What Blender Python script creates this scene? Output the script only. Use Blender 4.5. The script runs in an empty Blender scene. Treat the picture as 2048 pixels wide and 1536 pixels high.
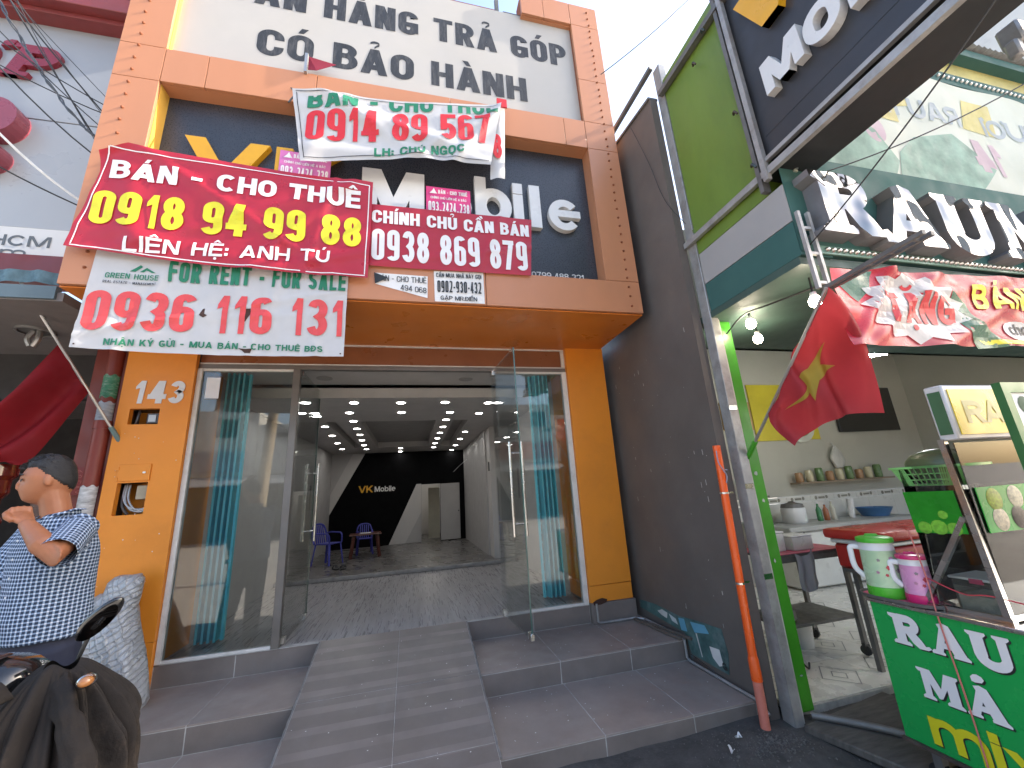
import bpy, bmesh, math, random, unicodedata
from mathutils import Vector, Matrix, noise
random.seed(11)
SC = bpy.context.scene
COL = SC.collection
PI = math.pi
rad = math.radians

# ---------------------------------------------------------------- camera
cam_data = bpy.data.cameras.new('camera')
cam = bpy.data.objects.new('camera', cam_data)
COL.objects.link(cam)
cam_data.sensor_fit = 'HORIZONTAL'
cam_data.sensor_width = 36.0
cam_data.lens = 800.0 / 2048.0 * 36.0
cam_data.clip_start = 0.05
cam_data.clip_end = 2000.0
cr = Vector((0.9705595, -0.23278011, -0.06186824))
cu = Vector((-0.00285218, -0.26795167, 0.96342813))
cf = Vector((0.2408446, 0.93488787, 0.26072697))
cam.matrix_world = Matrix(((cr.x, cu.x, -cf.x, 0), (cr.y, cu.y, -cf.y, 0), (cr.z, cu.z, -cf.z, 1.6), (0, 0, 0, 1)))
SC.camera = cam

# ---------------------------------------------------------------- sky, sun, exposure
SUN_EL, SUN_OFF = 33.0, 5.5          # elevation; degrees the sun stands on the street side of the facade line
sd = Vector((math.cos(rad(SUN_OFF)) * math.cos(rad(SUN_EL)), -math.sin(rad(SUN_OFF)) * math.cos(rad(SUN_EL)), math.sin(rad(SUN_EL))))
world = bpy.data.worlds.new('World')
SC.world = world
world.use_nodes = True
wn = world.node_tree
sky = wn.nodes.new('ShaderNodeTexSky')
sky.sky_type = 'NISHITA'
sky.sun_disc = False
sky.sun_elevation = rad(SUN_EL)
sky.sun_rotation = math.atan2(sd.x, sd.y)
sky.air_density = 1.0
sky.dust_density = 2.6
sky.ozone_density = 0.5
wn.links.new(sky.outputs[0], wn.nodes['Background'].inputs[0])
wn.nodes['Background'].inputs[1].default_value = 0.13
sun_data = bpy.data.lights.new('sun', 'SUN')
sun_data.energy = 2.7
sun_data.angle = rad(0.55)
sun_data.color = (1.0, 0.90, 0.76)
sun = bpy.data.objects.new('sun', sun_data)
COL.objects.link(sun)
sun.location = (30, -6, 14)
sun.rotation_euler = sd.to_track_quat('Z', 'Y').to_euler()
vs = SC.view_settings
vs.view_transform = 'Standard'
vs.look = 'None'
vs.exposure = 2.22
vs.gamma = 1.0
SC.cycles.max_bounces = 10
SC.cycles.transparent_max_bounces = 24
SC.cycles.caustics_reflective = False
SC.cycles.caustics_refractive = False

# ---------------------------------------------------------------- helpers
def V(*a):
    return Vector(a)

class MB:
    """collects faces; build() links them as one mesh object"""
    def __init__(s):
        s.v, s.f = [], []
    def add(s, pts, faces):
        b = len(s.v)
        s.v += [tuple(p) for p in pts]
        s.f += [tuple(b + i for i in f) for f in faces]
        return s
    def box(s, x0, x1, y0, y1, z0, z1):
        return s.add([(x0, y0, z0), (x1, y0, z0), (x1, y1, z0), (x0, y1, z0), (x0, y0, z1), (x1, y0, z1), (x1, y1, z1), (x0, y1, z1)],
                     [(0, 3, 2, 1), (4, 5, 6, 7), (0, 1, 5, 4), (1, 2, 6, 5), (2, 3, 7, 6), (3, 0, 4, 7)])
    def hexa(s, p):          # 8 points: 4 bottom ccw, 4 top ccw
        return s.add(p, [(0, 3, 2, 1), (4, 5, 6, 7), (0, 1, 5, 4), (1, 2, 6, 5), (2, 3, 7, 6), (3, 0, 4, 7)])
    def bar(s, p0, p1, w, h, up=(0, 0, 1)):
        p0, p1 = Vector(p0), Vector(p1)
        d = (p1 - p0).normalized()
        a = d.cross(Vector(up))
        if a.length < 1e-4:
            a = d.cross(Vector((1, 0, 0)))
        a.normalize()
        b = a.cross(d).normalized()
        a *= w / 2
        b *= h / 2
        return s.hexa([p0 - a - b, p0 + a - b, p1 + a - b, p1 - a - b, p0 - a + b, p0 + a + b, p1 + a + b, p1 - a + b])
    def tube(s, pts, r, n=8, cap=True, flat=None):
        pts = [Vector(p) for p in pts]
        m = len(pts)
        rs = r if isinstance(r, (list, tuple)) else [r] * m
        prev = None
        rings = []
        for i, p in enumerate(pts):
            t = (pts[min(i + 1, m - 1)] - pts[max(i - 1, 0)]).normalized()
            if prev is None:
                a = t.cross(Vector((0, 0, 1)))
                if a.length < 1e-3:
                    a = t.cross(Vector((0, 1, 0)))
                a.normalize()
            else:
                a = (prev - t * prev.dot(t))
                if a.length < 1e-6:
                    a = t.orthogonal()
                a.normalize()
            prev = a
            b = t.cross(a).normalized()
            rings.append([p + (a * math.cos(2 * PI * k / n) + b * math.sin(2 * PI * k / n) * (flat or 1)) * rs[i] for k in range(n)])
        base = len(s.v)
        for rg in rings:
            s.v += [tuple(q) for q in rg]
        for i in range(m - 1):
            for k in range(n):
                k2 = (k + 1) % n
                s.f.append((base + i * n + k, base + i * n + k2, base + (i + 1) * n + k2, base + (i + 1) * n + k))
        if cap:
            s.f.append(tuple(base + k for k in reversed(range(n))))
            s.f.append(tuple(base + (m - 1) * n + k for k in range(n)))
        return s
    def lathe(s, prof, o=(0, 0, 0), axis=(0, 0, 1), n=20, cap=True):
        o, ax = Vector(o), Vector(axis).normalized()
        a = ax.orthogonal().normalized()
        b = ax.cross(a)
        base = len(s.v)
        for r, z in prof:
            for k in range(n):
                t = 2 * PI * k / n
                s.v.append(tuple(o + ax * z + (a * math.cos(t) + b * math.sin(t)) * r))
        m = len(prof)
        for i in range(m - 1):
            for k in range(n):
                k2 = (k + 1) % n
                s.f.append((base + i * n + k, base + i * n + k2, base + (i + 1) * n + k2, base + (i + 1) * n + k))
        if cap:
            s.f.append(tuple(base + k for k in reversed(range(n))))
            s.f.append(tuple(base + (m - 1) * n + k for k in range(n)))
        return s
    def prism(s, poly, vec):
        poly = [Vector(p) for p in poly]
        vec = Vector(vec)
        n = len(poly)
        b = len(s.v)
        s.v += [tuple(p) for p in poly] + [tuple(p + vec) for p in poly]
        s.f.append(tuple(b + i for i in range(n)))
        s.f.append(tuple(b + n + i for i in reversed(range(n))))
        for i in range(n):
            j = (i + 1) % n
            s.f.append((b + i, b + n + i, b + n + j, b + j))
        return s
    def grid(s, fn, nu, nv, wrap=False):
        b = len(s.v)
        for j in range(nv + 1):
            for i in range(nu + (0 if wrap else 1)):
                s.v.append(tuple(fn(i / nu, j / nv)))
        st = nu if wrap else nu + 1
        for j in range(nv):
            for i in range(nu):
                i2 = (i + 1) % nu if wrap else i + 1
                s.f.append((b + j * st + i, b + j * st + i2, b + (j + 1) * st + i2, b + (j + 1) * st + i))
        return s
    def loft(s, rings, cap=True):
        n = len(rings[0])
        b = len(s.v)
        for rg in rings:
            s.v += [tuple(p) for p in rg]
        for i in range(len(rings) - 1):
            for k in range(n):
                k2 = (k + 1) % n
                s.f.append((b + i * n + k, b + i * n + k2, b + (i + 1) * n + k2, b + (i + 1) * n + k))
        if cap:
            s.f.append(tuple(b + k for k in reversed(range(n))))
            s.f.append(tuple(b + (len(rings) - 1) * n + k for k in range(n)))
        return s
    def xform(s, M):
        s.v = [tuple(M @ Vector(p)) for p in s.v]
        return s
    def mesh(s, name, bevel=0.0, smooth=True, fix=True, angle=38, segs=1):
        bm = bmesh.new()
        vs_ = [bm.verts.new(p) for p in s.v]
        for f in s.f:
            try:
                bm.faces.new([vs_[i] for i in f])
            except ValueError:
                pass
        if fix:
            bmesh.ops.recalc_face_normals(bm, faces=bm.faces)
        if bevel:
            ed = [e for e in bm.edges if len(e.link_faces) == 2 and e.calc_face_angle(0) > 0.6]
            bmesh.ops.bevel(bm, geom=ed, offset=bevel, segments=segs, affect='EDGES', profile=0.6)
        me = bpy.data.meshes.new(name)
        bm.to_mesh(me)
        bm.free()
        if smooth:
            me.polygons.foreach_set('use_smooth', [True] * len(me.polygons))
            me.set_sharp_from_angle(angle=rad(angle))
        return me
    def build(s, name, m, parent=None, **k):
        return put(name, s.mesh(name, **k), m, parent)

def put(name, me, m, parent=None):
    o = bpy.data.objects.new(name, me)
    COL.objects.link(o)
    if m is not None:
        if len(me.materials) == 0:
            me.materials.append(m)
    if parent is not None:
        o.parent = parent
        if 'origin' in parent:
            o.matrix_parent_inverse = Matrix.Translation(-Vector(parent['origin']))
    return o

def thing(name, label, cat, loc=(0, 0, 0), rotz=None, group=None):
    """an Empty at the base of a thing; rotz=None: parts are given in world coordinates, else in local ones"""
    o = bpy.data.objects.new(name, None)
    COL.objects.link(o)
    o.empty_display_size = 0.1
    o.location = loc
    if rotz is None:
        o['origin'] = [float(c) for c in loc]
    else:
        o.rotation_euler = (0, 0, rotz)
    return tag(o, label, cat, group)

def tag(o, label=None, cat=None, group=None, kind=None):
    if label:
        o['label'] = label
    if cat:
        o['category'] = cat
    if group:
        o['group'] = group
    if kind:
        o['kind'] = kind
    return o

def part_empty(name, parent):
    o = bpy.data.objects.new(name, None)
    COL.objects.link(o)
    o.parent = parent
    if 'origin' in parent:
        o['origin'] = list(parent['origin'])
        o.location = (0, 0, 0)
    return o

def spline(pts, n=8):
    """Catmull-Rom through the points"""
    P = [Vector(p) for p in pts]
    out = []
    for i in range(len(P) - 1):
        p0, p1, p2, p3 = P[max(i - 1, 0)], P[i], P[i + 1], P[min(i + 2, len(P) - 1)]
        for k in range(n):
            t = k / n
            out.append(0.5 * ((2 * p1) + (p2 - p0) * t + (2 * p0 - 5 * p1 + 4 * p2 - p3) * t * t + (3 * p1 - p0 - 3 * p2 + p3) * t ** 3))
    out.append(P[-1])
    return out

def sag(a, b, d, n=14):
    a, b = Vector(a), Vector(b)
    return [a.lerp(b, i / n) - Vector((0, 0, d * 4 * (i / n) * (1 - i / n))) for i in range(n + 1)]

# ---------------------------------------------------------------- materials
def sset(node, **kw):
    for k, v in kw.items():
        node.inputs[k].default_value = v

def mat(name, col, rough=0.6, metal=0.0, var=0.12, scale=3.0, bump=0.0, bscale=60.0, dirt=0.0, dirtcol=(0.05, 0.045, 0.04), dscale=1.6,
        spec=0.5, coat=0.0, stretch=(1, 1, 1), rvar=0.12, sheen=0.0, subs=0.0):
    m = bpy.data.materials.new(name)
    m.use_nodes = True
    nt = m.node_tree
    N, L = nt.nodes, nt.links
    b = N['Principled BSDF']
    sset(b, Roughness=rough, Metallic=metal)
    b.inputs['Specular IOR Level'].default_value = spec
    if coat:
        b.inputs['Coat Weight'].default_value = coat
        b.inputs['Coat Roughness'].default_value = 0.08
    if sheen:
        b.inputs['Sheen Weight'].default_value = sheen
    if subs:
        b.inputs['Subsurface Weight'].default_value = subs
        b.inputs['Subsurface Radius'].default_value = (0.02, 0.008, 0.004)
        b.inputs['Subsurface Scale'].default_value = 1.0
    tc = N.new('ShaderNodeTexCoord')
    mp = N.new('ShaderNodeMapping')
    mp.inputs['Scale'].default_value = stretch
    L.new(tc.outputs['Object'], mp.inputs['Vector'])
    n1 = N.new('ShaderNodeTexNoise')
    sset(n1, Scale=scale, Detail=7.0, Roughness=0.62)
    L.new(mp.outputs[0], n1.inputs['Vector'])
    mr = N.new('ShaderNodeMapRange')
    sset(mr, **{'From Min': 0.28, 'From Max': 0.72})
    L.new(n1.outputs['Fac'], mr.inputs['Value'])
    mx = N.new('ShaderNodeMix')
    mx.data_type = 'RGBA'
    mx.inputs['A'].default_value = tuple(max(0, c * (1 - var)) for c in col) + (1,)
    mx.inputs['B'].default_value = tuple(min(1, c * (1 + var)) for c in col) + (1,)
    L.new(mr.outputs[0], mx.inputs['Factor'])
    out = mx.outputs['Result']
    if dirt:
        n2 = N.new('ShaderNodeTexNoise')
        sset(n2, Scale=dscale, Detail=10.0, Roughness=0.72)
        L.new(mp.outputs[0], n2.inputs['Vector'])
        m2 = N.new('ShaderNodeMapRange')
        sset(m2, **{'From Min': 0.5, 'From Max': 0.74, 'To Max': dirt})
        L.new(n2.outputs['Fac'], m2.inputs['Value'])
        mx2 = N.new('ShaderNodeMix')
        mx2.data_type = 'RGBA'
        mx2.inputs['B'].default_value = tuple(dirtcol) + (1,)
        L.new(out, mx2.inputs['A'])
        L.new(m2.outputs[0], mx2.inputs['Factor'])
        out = mx2.outputs['Result']
    L.new(out, b.inputs['Base Color'])
    if rvar:
        m3 = N.new('ShaderNodeMapRange')
        sset(m3, **{'From Min': 0.3, 'From Max': 0.7, 'To Min': max(0.02, rough - rvar), 'To Max': min(1, rough + rvar)})
        n3 = N.new('ShaderNodeTexNoise')
        sset(n3, Scale=scale * 2.3, Detail=5.0)
        L.new(mp.outputs[0], n3.inputs['Vector'])
        L.new(n3.outputs['Fac'], m3.inputs['Value'])
        L.new(m3.outputs[0], b.inputs['Roughness'])
    if bump:
        n4 = N.new('ShaderNodeTexNoise')
        sset(n4, Scale=bscale, Detail=5.0)
        L.new(mp.outputs[0], n4.inputs['Vector'])
        bp = N.new('ShaderNodeBump')
        sset(bp, Strength=bump, Distance=0.01)
        L.new(n4.outputs['Fac'], bp.inputs['Height'])
        L.new(bp.outputs[0], b.inputs['Normal'])
    return m

def emit(name, col, s):
    m = bpy.data.materials.new(name)
    m.use_nodes = True
    b = m.node_tree.nodes['Principled BSDF']
    b.inputs['Base Color'].default_value = (0.8, 0.8, 0.8, 1)
    b.inputs['Emission Color'].default_value = tuple(col) + (1,)
    b.inputs['Emission Strength'].default_value = s
    return m

def glass(name, tint=(0.86, 0.9, 0.88), ior=1.55, boost=1.0, smear=0.0):
    """thin sheet: transparent with a Fresnel mirror on top, a little dust"""
    m = bpy.data.materials.new(name)
    m.use_nodes = True
    nt = m.node_tree
    N, L = nt.nodes, nt.links
    for n in list(N):
        if n.type != 'OUTPUT_MATERIAL':
            N.remove(n)
    o = [n for n in N if n.type == 'OUTPUT_MATERIAL'][0]
    tr = N.new('ShaderNodeBsdfTransparent')
    tr.inputs[0].default_value = tuple(tint) + (1,)
    gl = N.new('ShaderNodeBsdfGlossy')
    gl.inputs['Roughness'].default_value = 0.015
    fr = N.new('ShaderNodeFresnel')
    fr.inputs['IOR'].default_value = ior
    mu = N.new('ShaderNodeMath')
    mu.operation = 'MULTIPLY'
    mu.use_clamp = True
    mu.inputs[1].default_value = boost
    L.new(fr.outputs[0], mu.inputs[0])
    mi = N.new('ShaderNodeMixShader')
    L.new(mu.outputs[0], mi.inputs[0])
    L.new(tr.outputs[0], mi.inputs[1])
    L.new(gl.outputs[0], mi.inputs[2])
    last = mi
    if smear:
        df = N.new('ShaderNodeBsdfDiffuse')
        df.inputs[0].default_value = (0.5, 0.49, 0.46, 1)
        tc = N.new('ShaderNodeTexCoord')
        ns = N.new('ShaderNodeTexNoise')
        sset(ns, Scale=2.2, Detail=9.0, Roughness=0.7)
        L.new(tc.outputs['Object'], ns.inputs['Vector'])
        mr = N.new('ShaderNodeMapRange')
        sset(mr, **{'From Min': 0.4, 'From Max': 0.8, 'To Max': smear})
        L.new(ns.outputs['Fac'], mr.inputs['Value'])
        m2 = N.new('ShaderNodeMixShader')
        L.new(mr.outputs[0], m2.inputs[0])
        L.new(mi.outputs[0], m2.inputs[1])
        L.new(df.outputs[0], m2.inputs[2])
        last = m2
    L.new(last.outputs[0], o.inputs[0])
    return m

def cloth(name, col, transl=0.3, rough=0.7, var=0.1, scale=5, dirt=0.0, spec=0.3, dirtcol=(0.25, 0.23, 0.2), bump=0.1, bscale=300):
    """thin fabric or vinyl that lets some light through"""
    m = mat(name, col, rough=rough, var=var, scale=scale, dirt=dirt, dirtcol=dirtcol, spec=spec, bump=bump, bscale=bscale)
    nt = m.node_tree
    N, L = nt.nodes, nt.links
    b = N['Principled BSDF']
    o = [n for n in N if n.type == 'OUTPUT_MATERIAL'][0]
    t = N.new('ShaderNodeBsdfTranslucent')
    src = b.inputs['Base Color'].links[0].from_socket
    L.new(src, t.inputs[0])
    mi = N.new('ShaderNodeMixShader')
    mi.inputs[0].default_value = transl
    L.new(b.outputs[0], mi.inputs[1])
    L.new(t.outputs[0], mi.inputs[2])
    L.new(mi.outputs[0], o.inputs[0])
    return m

# ---------------------------------------------------------------- stroke lettering (flat polygons)
def arc(cx, cy, rx, ry, a0, a1, n=None):
    n = n or max(4, int(abs(a1 - a0) / 15))
    return [(cx + rx * math.cos(rad(a0 + (a1 - a0) * i / n)), cy + ry * math.sin(rad(a0 + (a1 - a0) * i / n))) for i in range(n + 1)]

WF = {'1': 0.62, 'M': 1.28, '-': 0.6, ' ': 0.5, 'W': 1.5, 'E': 0.9, 'L': 0.86, 'F': 0.86, 'm': 1.45, 'e': 0.9, 'o': 0.95, 'c': 0.85, 'x': 0.9, 'A': 1.1, 'V': 1.08, 'n': 0.85, 'b': 0.95, 'h': 0.9, 'r': 0.6, 'a': 0.9, 't': 0.6, 'u': 0.9}
NARROW = 'I.:il,'

def glyph(c, W, tx, ty):
    k = min(0.5, max(0.05, (W - tx) / (2 * (1 - ty))))
    k = min(k, 0.5)
    st = []
    Vv = lambda x, a=0, b=1: st.append(('v', x, a, b))
    H = lambda y, a=0, b=1: st.append(('h', y, a, b))
    D = lambda *a: st.append(('d',) + a)
    P = lambda p, cl=False: st.append(('p', p, cl))
    def six():
        m = min(k, 0.3)
        return [(arc(.5, .6 - m, .5, m, 0, 180) + arc(.5, m, .5, m, 180, 360), True), ([(0, .3)] + arc(.5, 1 - k, .5, k, 180, 18), False)]
    def cee(e=0.34):
        if k > 0.34:
            return arc(.5, 1 - k, .5, k, 38, 180) + arc(.5, k, .5, k, 180, 322)
        return [(1, 1 - e)] + arc(.5, 1 - k, .5, k, 0, 180) + arc(.5, k, .5, k, 180, 360) + [(1, e)]
    if c in 'O0':
        P(arc(.5, 1 - k, .5, k, 0, 180) + arc(.5, k, .5, k, 180, 360), True)
    elif c == 'Q':
        P(arc(.5, 1 - k, .5, k, 0, 180) + arc(.5, k, .5, k, 180, 360), True); D(1.05, -.05, .6, .3)
    elif c == 'C':
        P(cee())
    elif c == 'G':
        P(cee(0.2)); Vv(1, .1, .42); H(.42, .6, 1)
    elif c == 'S':
        P(arc(.5, .75, .48, .25, 25, 270) + arc(.5, .25, .5, .25, 90, -158)[1:])
    elif c == '3':
        P(arc(.5, .755, .48, .245, 162, -90) + arc(.5, .255, .5, .255, 90, -162)[1:])
    elif c == '8':
        P(arc(.5, .76, .46, .24, 0, 360), True); P(arc(.5, .26, .5, .26, 0, 360), True)
    elif c == '6':
        for p, cl in six():
            P(p, cl)
    elif c == '9':
        for p, cl in six():
            P([(1 - x, 1 - y) for x, y in p], cl)
    elif c == '2':
        k2 = min(k, .28)
        P(arc(.5, 1 - k2, .5, k2, 172, 0) + [(1, .72), (.97, .6), (.86, .46), (.6, .27), (.3, .1), (.12, 0)]); H(0, 0, 1)
    elif c == '5':
        H(1, .06, 1); Vv(.06, .5, 1); P(arc(.5, .31, .5, .31, 140, -152))
    elif c == '7':
        H(1, 0, 1); D(.28, 0, .95, .95)
    elif c == '4':
        Vv(.74, 0, 1); D(.02, .27, .7, 1); H(.25, 0, 1.02)
    elif c == '1':
        Vv(.85, 0, 1); st.append(('q', [(.85, 1), (.85, .78), (-.15, .66), (-.15, .82), (.45, 1)]))
    elif c == 'A':
        D(0, 0, .5, 1); D(1, 0, .5, 1); H(.22, .22, .78)
    elif c == 'B':
        Vv(0); P([(0, 1), (.45, 1)] + arc(.45, .77, .47, .23, 90, -90) + [(0, .54)]); P([(0, .54), (.5, .54)] + arc(.5, .27, .5, .27, 90, -90) + [(0, 0)])
    elif c == 'D':
        q = min(k * 1.1, .5)
        Vv(0); P([(0, 1), (.4, 1)] + arc(.4, 1 - q, .6, q, 90, 0) + arc(.4, q, .6, q, 0, -90) + [(0, 0)])
    elif c in 'EF':
        Vv(0); H(1, 0, 1); H(.52, 0, .92)
        if c == 'E':
            H(0, 0, 1)
    elif c == 'H':
        Vv(0); Vv(1); H(.5, 0, 1)
    elif c == 'I':
        Vv(.5)
    elif c == 'K':
        Vv(0); D(1, 0, .3, .55); D(.05, .4, .95, 1)
    elif c == 'L':
        Vv(0); H(0, 0, 1)
    elif c == 'M':
        Vv(0); Vv(1); D(.5, .05, .06, 1); D(.5, .05, .94, 1)
    elif c == 'N':
        Vv(0); Vv(1); D(.96, 0, .04, 1)
    elif c in 'PR':
        Vv(0); P([(0, 1), (.48, 1)] + arc(.48, .73, .52, .27, 90, -90) + [(0, .46)])
        if c == 'R':
            D(1, 0, .45, .48)
    elif c == 'T':
        H(1, 0, 1); Vv(.5)
    elif c == 'U':
        P([(0, 1.0 + ty / 2 / (1 - ty))] + arc(.5, k, .5, k, 180, 360) + [(1, 1.0 + ty / 2 / (1 - ty))])
    elif c == 'V':
        D(.5, 0, 0, 1); D(.5, 0, 1, 1)
    elif c == 'X':
        D(1, 0, 0, 1); D(0, 0, 1, 1)
    elif c == 'Y':
        D(.5, .42, 0, 1); D(.5, .42, 1, 1); Vv(.5, 0, .45)
    elif c == 'Z':
        H(1); H(0); D(.05, 0, .95, 1)
    elif c == '-':
        H(.42, .1, .9)
    elif c == '.':
        Vv(.5, 0, .04)
    elif c == ':':
        Vv(.5, .08, .12); Vv(.5, .56, .6)
    elif c == 'i':
        Vv(.5, 0, .66); Vv(.5, .94, 1)
    elif c == 'l':
        Vv(.5, 0, 1)
    elif c == 'o':
        P(arc(.5, .36, .5, .36, 0, 360), True)
    elif c == 'c':
        P(arc(.5, .36, .5, .36, 40, 320))
    elif c == 'e':
        P(arc(.5, .36, .5, .36, 0, 300)); H(.36, .1, .95)
    elif c == 'a':
        P(arc(.5, .3, .5, .3, 0, 360), True); Vv(1, 0, .65)
    elif c == 'b':
        Vv(0, 0, 1); P(arc(.5, .36, .5, .36, 0, 360), True)
    elif c == 'h':
        Vv(0, 0, 1); P([(0, .4)] + arc(.5, .4, .5, .32, 180, 0) + [(1, -ty / 2 / (1 - ty))])
    elif c in 'nr':
        Vv(0, 0, .68); P([(0, .4)] + (arc(.5, .4, .5, .32, 180, 0) + [(1, -ty / 2 / (1 - ty))] if c == 'n' else arc(.6, .4, .6, .32, 180, 60)))
    elif c == 'm':
        Vv(0, 0, .68)
        for a in (0, .5):
            P([(a, .4)] + arc(a + .25, .42, .25, .3, 180, 0) + [(a + .5, -ty / 2 / (1 - ty))])
    elif c == 'u':
        P([(0, .7)] + arc(.5, .36, .5, .36, 180, 360) + [(1, .7)]); Vv(1, 0, .68)
    elif c == 't':
        Vv(.4, 0, .95); H(.66, 0, 1)
    elif c == 'x':
        D(1, 0, 0, .68); D(0, 0, 1, .68)
    return st

class Polys(list):
    words = None

def words_of(polys):
    return getattr(polys, 'words', None) or [polys]

def text2d(s, w, h, stem=0.16, bar=None, gap=0.07, lw=None):
    """polygons of a line of capitals h high (without marks), stretched to w wide"""
    bar = bar or stem * 0.92
    tx, ty = stem, bar
    items = []
    for c in s:
        d = unicodedata.normalize('NFD', c)
        base, marks = d[0], d[1:]
        if c in 'Đ':
            base, marks = 'D', 'đ'
        items.append((base, marks))
    fixed = sum(tx for b, _ in items if b in NARROW) + gap * (len(items) - 1)
    flex = sum(WF.get(b, 1.0) for b, _ in items if b not in NARROW)
    wid = max(0.12, (w / h - fixed) / max(flex, 1e-6)) if flex else 0.4
    x = 0.0
    polys = []
    cuts = [0]
    for b, marks in items:
        if b == ' ':
            cuts.append(len(polys))
        W = tx if b in NARROW else wid * WF.get(b, 1.0)
        tx_ = min(tx, W * 0.42) if b not in NARROW else tx
        cx = lambda u: x + tx_ / 2 + u * (W - tx_)
        cy = lambda v: ty / 2 + v * (1 - ty)
        for stt in glyph(b, W, tx_, ty):
            kind = stt[0]
            if kind == 'v':
                X = cx(stt[1]); a, e = cy(stt[2]) - ty / 2, cy(stt[3]) + ty / 2
                polys.append([(X - tx_ / 2, a), (X + tx_ / 2, a), (X + tx_ / 2, e), (X - tx_ / 2, e)])
            elif kind == 'h':
                Y = cy(stt[1]); a, e = cx(stt[2]) - tx_ / 2, cx(stt[3]) + tx_ / 2
                polys.append([(a, Y - ty / 2), (e, Y - ty / 2), (e, Y + ty / 2), (a, Y + ty / 2)])
            elif kind == 'q':
                polys.append([(cx(u), cy(v) + (ty / 2 if v == 1 else 0)) for u, v in stt[1]])
            elif kind == 'd':
                x0, y0, x1, y1 = cx(stt[1]), cy(stt[2]) - ty / 2, cx(stt[3]), cy(stt[4]) + ty / 2
                hw = min(tx_ / 2 * math.hypot(1, (x1 - x0) / max(0.05, y1 - y0)), tx_ * 0.85)
                polys.append([(x0 - hw, y0), (x0 + hw, y0), (x1 + hw, y1), (x1 - hw, y1)])
            else:
                P_, cl = [(cx(u), cy(v)) for u, v in stt[1]], stt[2]
                n = len(P_)
                if cl and (abs(P_[0][0] - P_[-1][0]) + abs(P_[0][1] - P_[-1][1])) < 1e-6:
                    P_ = P_[:-1]; n -= 1
                L_, R_ = [], []
                for i in range(n):
                    if cl:
                        a, e = P_[i - 1], P_[(i + 1) % n]
                    else:
                        a, e = P_[max(i - 1, 0)], P_[min(i + 1, n - 1)]
                    dx, dy = e[0] - a[0], e[1] - a[1]
                    l = math.hypot(dx, dy) or 1
                    nx, ny = -dy / l * tx_ / 2, dx / l * ty / 2
                    L_.append((P_[i][0] + nx, P_[i][1] + ny)); R_.append((P_[i][0] - nx, P_[i][1] - ny))
                polys.append(('ribbon', L_, R_, cl))
        if marks:
            mx, t = x + W / 2, min(tx, 0.17) * 0.8
            up = 1.06
            tone_x = mx
            for mk in marks:
                n_ = unicodedata.name(mk, '')
                if mk == 'đ':
                    polys.append([(x - tx * .5, .42), (x + W * .5, .42), (x + W * .5, .58), (x - tx * .5, .58)])
                elif 'CIRCUMFLEX' in n_:
                    polys.append([(mx - t * 1.7, up), (mx - t * .5, up), (mx + t * .3, up + t), (mx + t * .1, up + t * 1.5), (mx - t * .3, up + t * 1.5)])
                    polys.append([(mx + t * 1.7, up), (mx + t * .5, up), (mx - t * .3, up + t), (mx - t * .1, up + t * 1.5), (mx + t * .3, up + t * 1.5)])
                    tone_x = mx + t * 1.6; up += t * .9
                elif 'BREVE' in n_:
                    A = arc(mx, up + t * 1.2, t * 1.4, t * 1.1, 180, 360)
                    B = arc(mx, up + t * 1.5, t * .8, t * .6, 180, 360)
                    polys.append(('ribbon', A, B, False))
                elif 'ACUTE' in n_:
                    polys.append([(tone_x - t * .8, up), (tone_x + t * .3, up), (tone_x + t * 1.3, up + t * 1.5), (tone_x - t * .1, up + t * 1.5)])
                elif 'GRAVE' in n_:
                    polys.append([(tone_x + t * .8, up), (tone_x - t * .3, up), (tone_x - t * 1.3, up + t * 1.5), (tone_x + t * .1, up + t * 1.5)])
                elif 'HOOK' in n_:
                    A = [(tone_x - t, up + t * 1.25)] + arc(tone_x, up + t * 1.15, t * .95, t * .55, 120, -60) + [(tone_x - t * .1, up)]
                    polys.append(('ribbon', [(a - .0, c_ + t * .32) for a, c_ in A], [(a + .0, c_ - t * .32) for a, c_ in A], False))
                elif 'TILDE' in n_:
                    A = [(mx + t * (i / 6 * 3 - 1.5), up + t * (.7 + .45 * math.sin(i / 6 * 2 * PI))) for i in range(7)]
                    polys.append(('ribbon', [(a, c_ + t * .4) for a, c_ in A], [(a, c_ - t * .4) for a, c_ in A], False))
                elif 'DOT BELOW' in n_:
                    polys.append(arc(mx, -.05 - t * .7, t * .7, t * .7, 0, 330, 11))
                elif 'HORN' in n_:
                    polys.append([(x + W - tx * .2, .84), (x + W + tx * .55, .9), (x + W + tx * .6, 1.08), (x + W + tx * .2, 1.08), (x + W - tx * .2, 1.0)])
        x += W + gap
    out = []
    sc_ = w / (x - gap) if s.strip() else 1
    f = lambda p: (p[0] * sc_, p[1] * h)
    for p in polys:
        if isinstance(p, tuple):
            out.append(('ribbon', [f(q) for q in p[1]], [f(q) for q in p[2]], p[3]))
        else:
            out.append([f(q) for q in p])
    out = Polys(out)
    cuts.append(len(polys))
    out.words = [out[a:e] for a, e in zip(cuts[:-1], cuts[1:]) if e > a]
    return out

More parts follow.
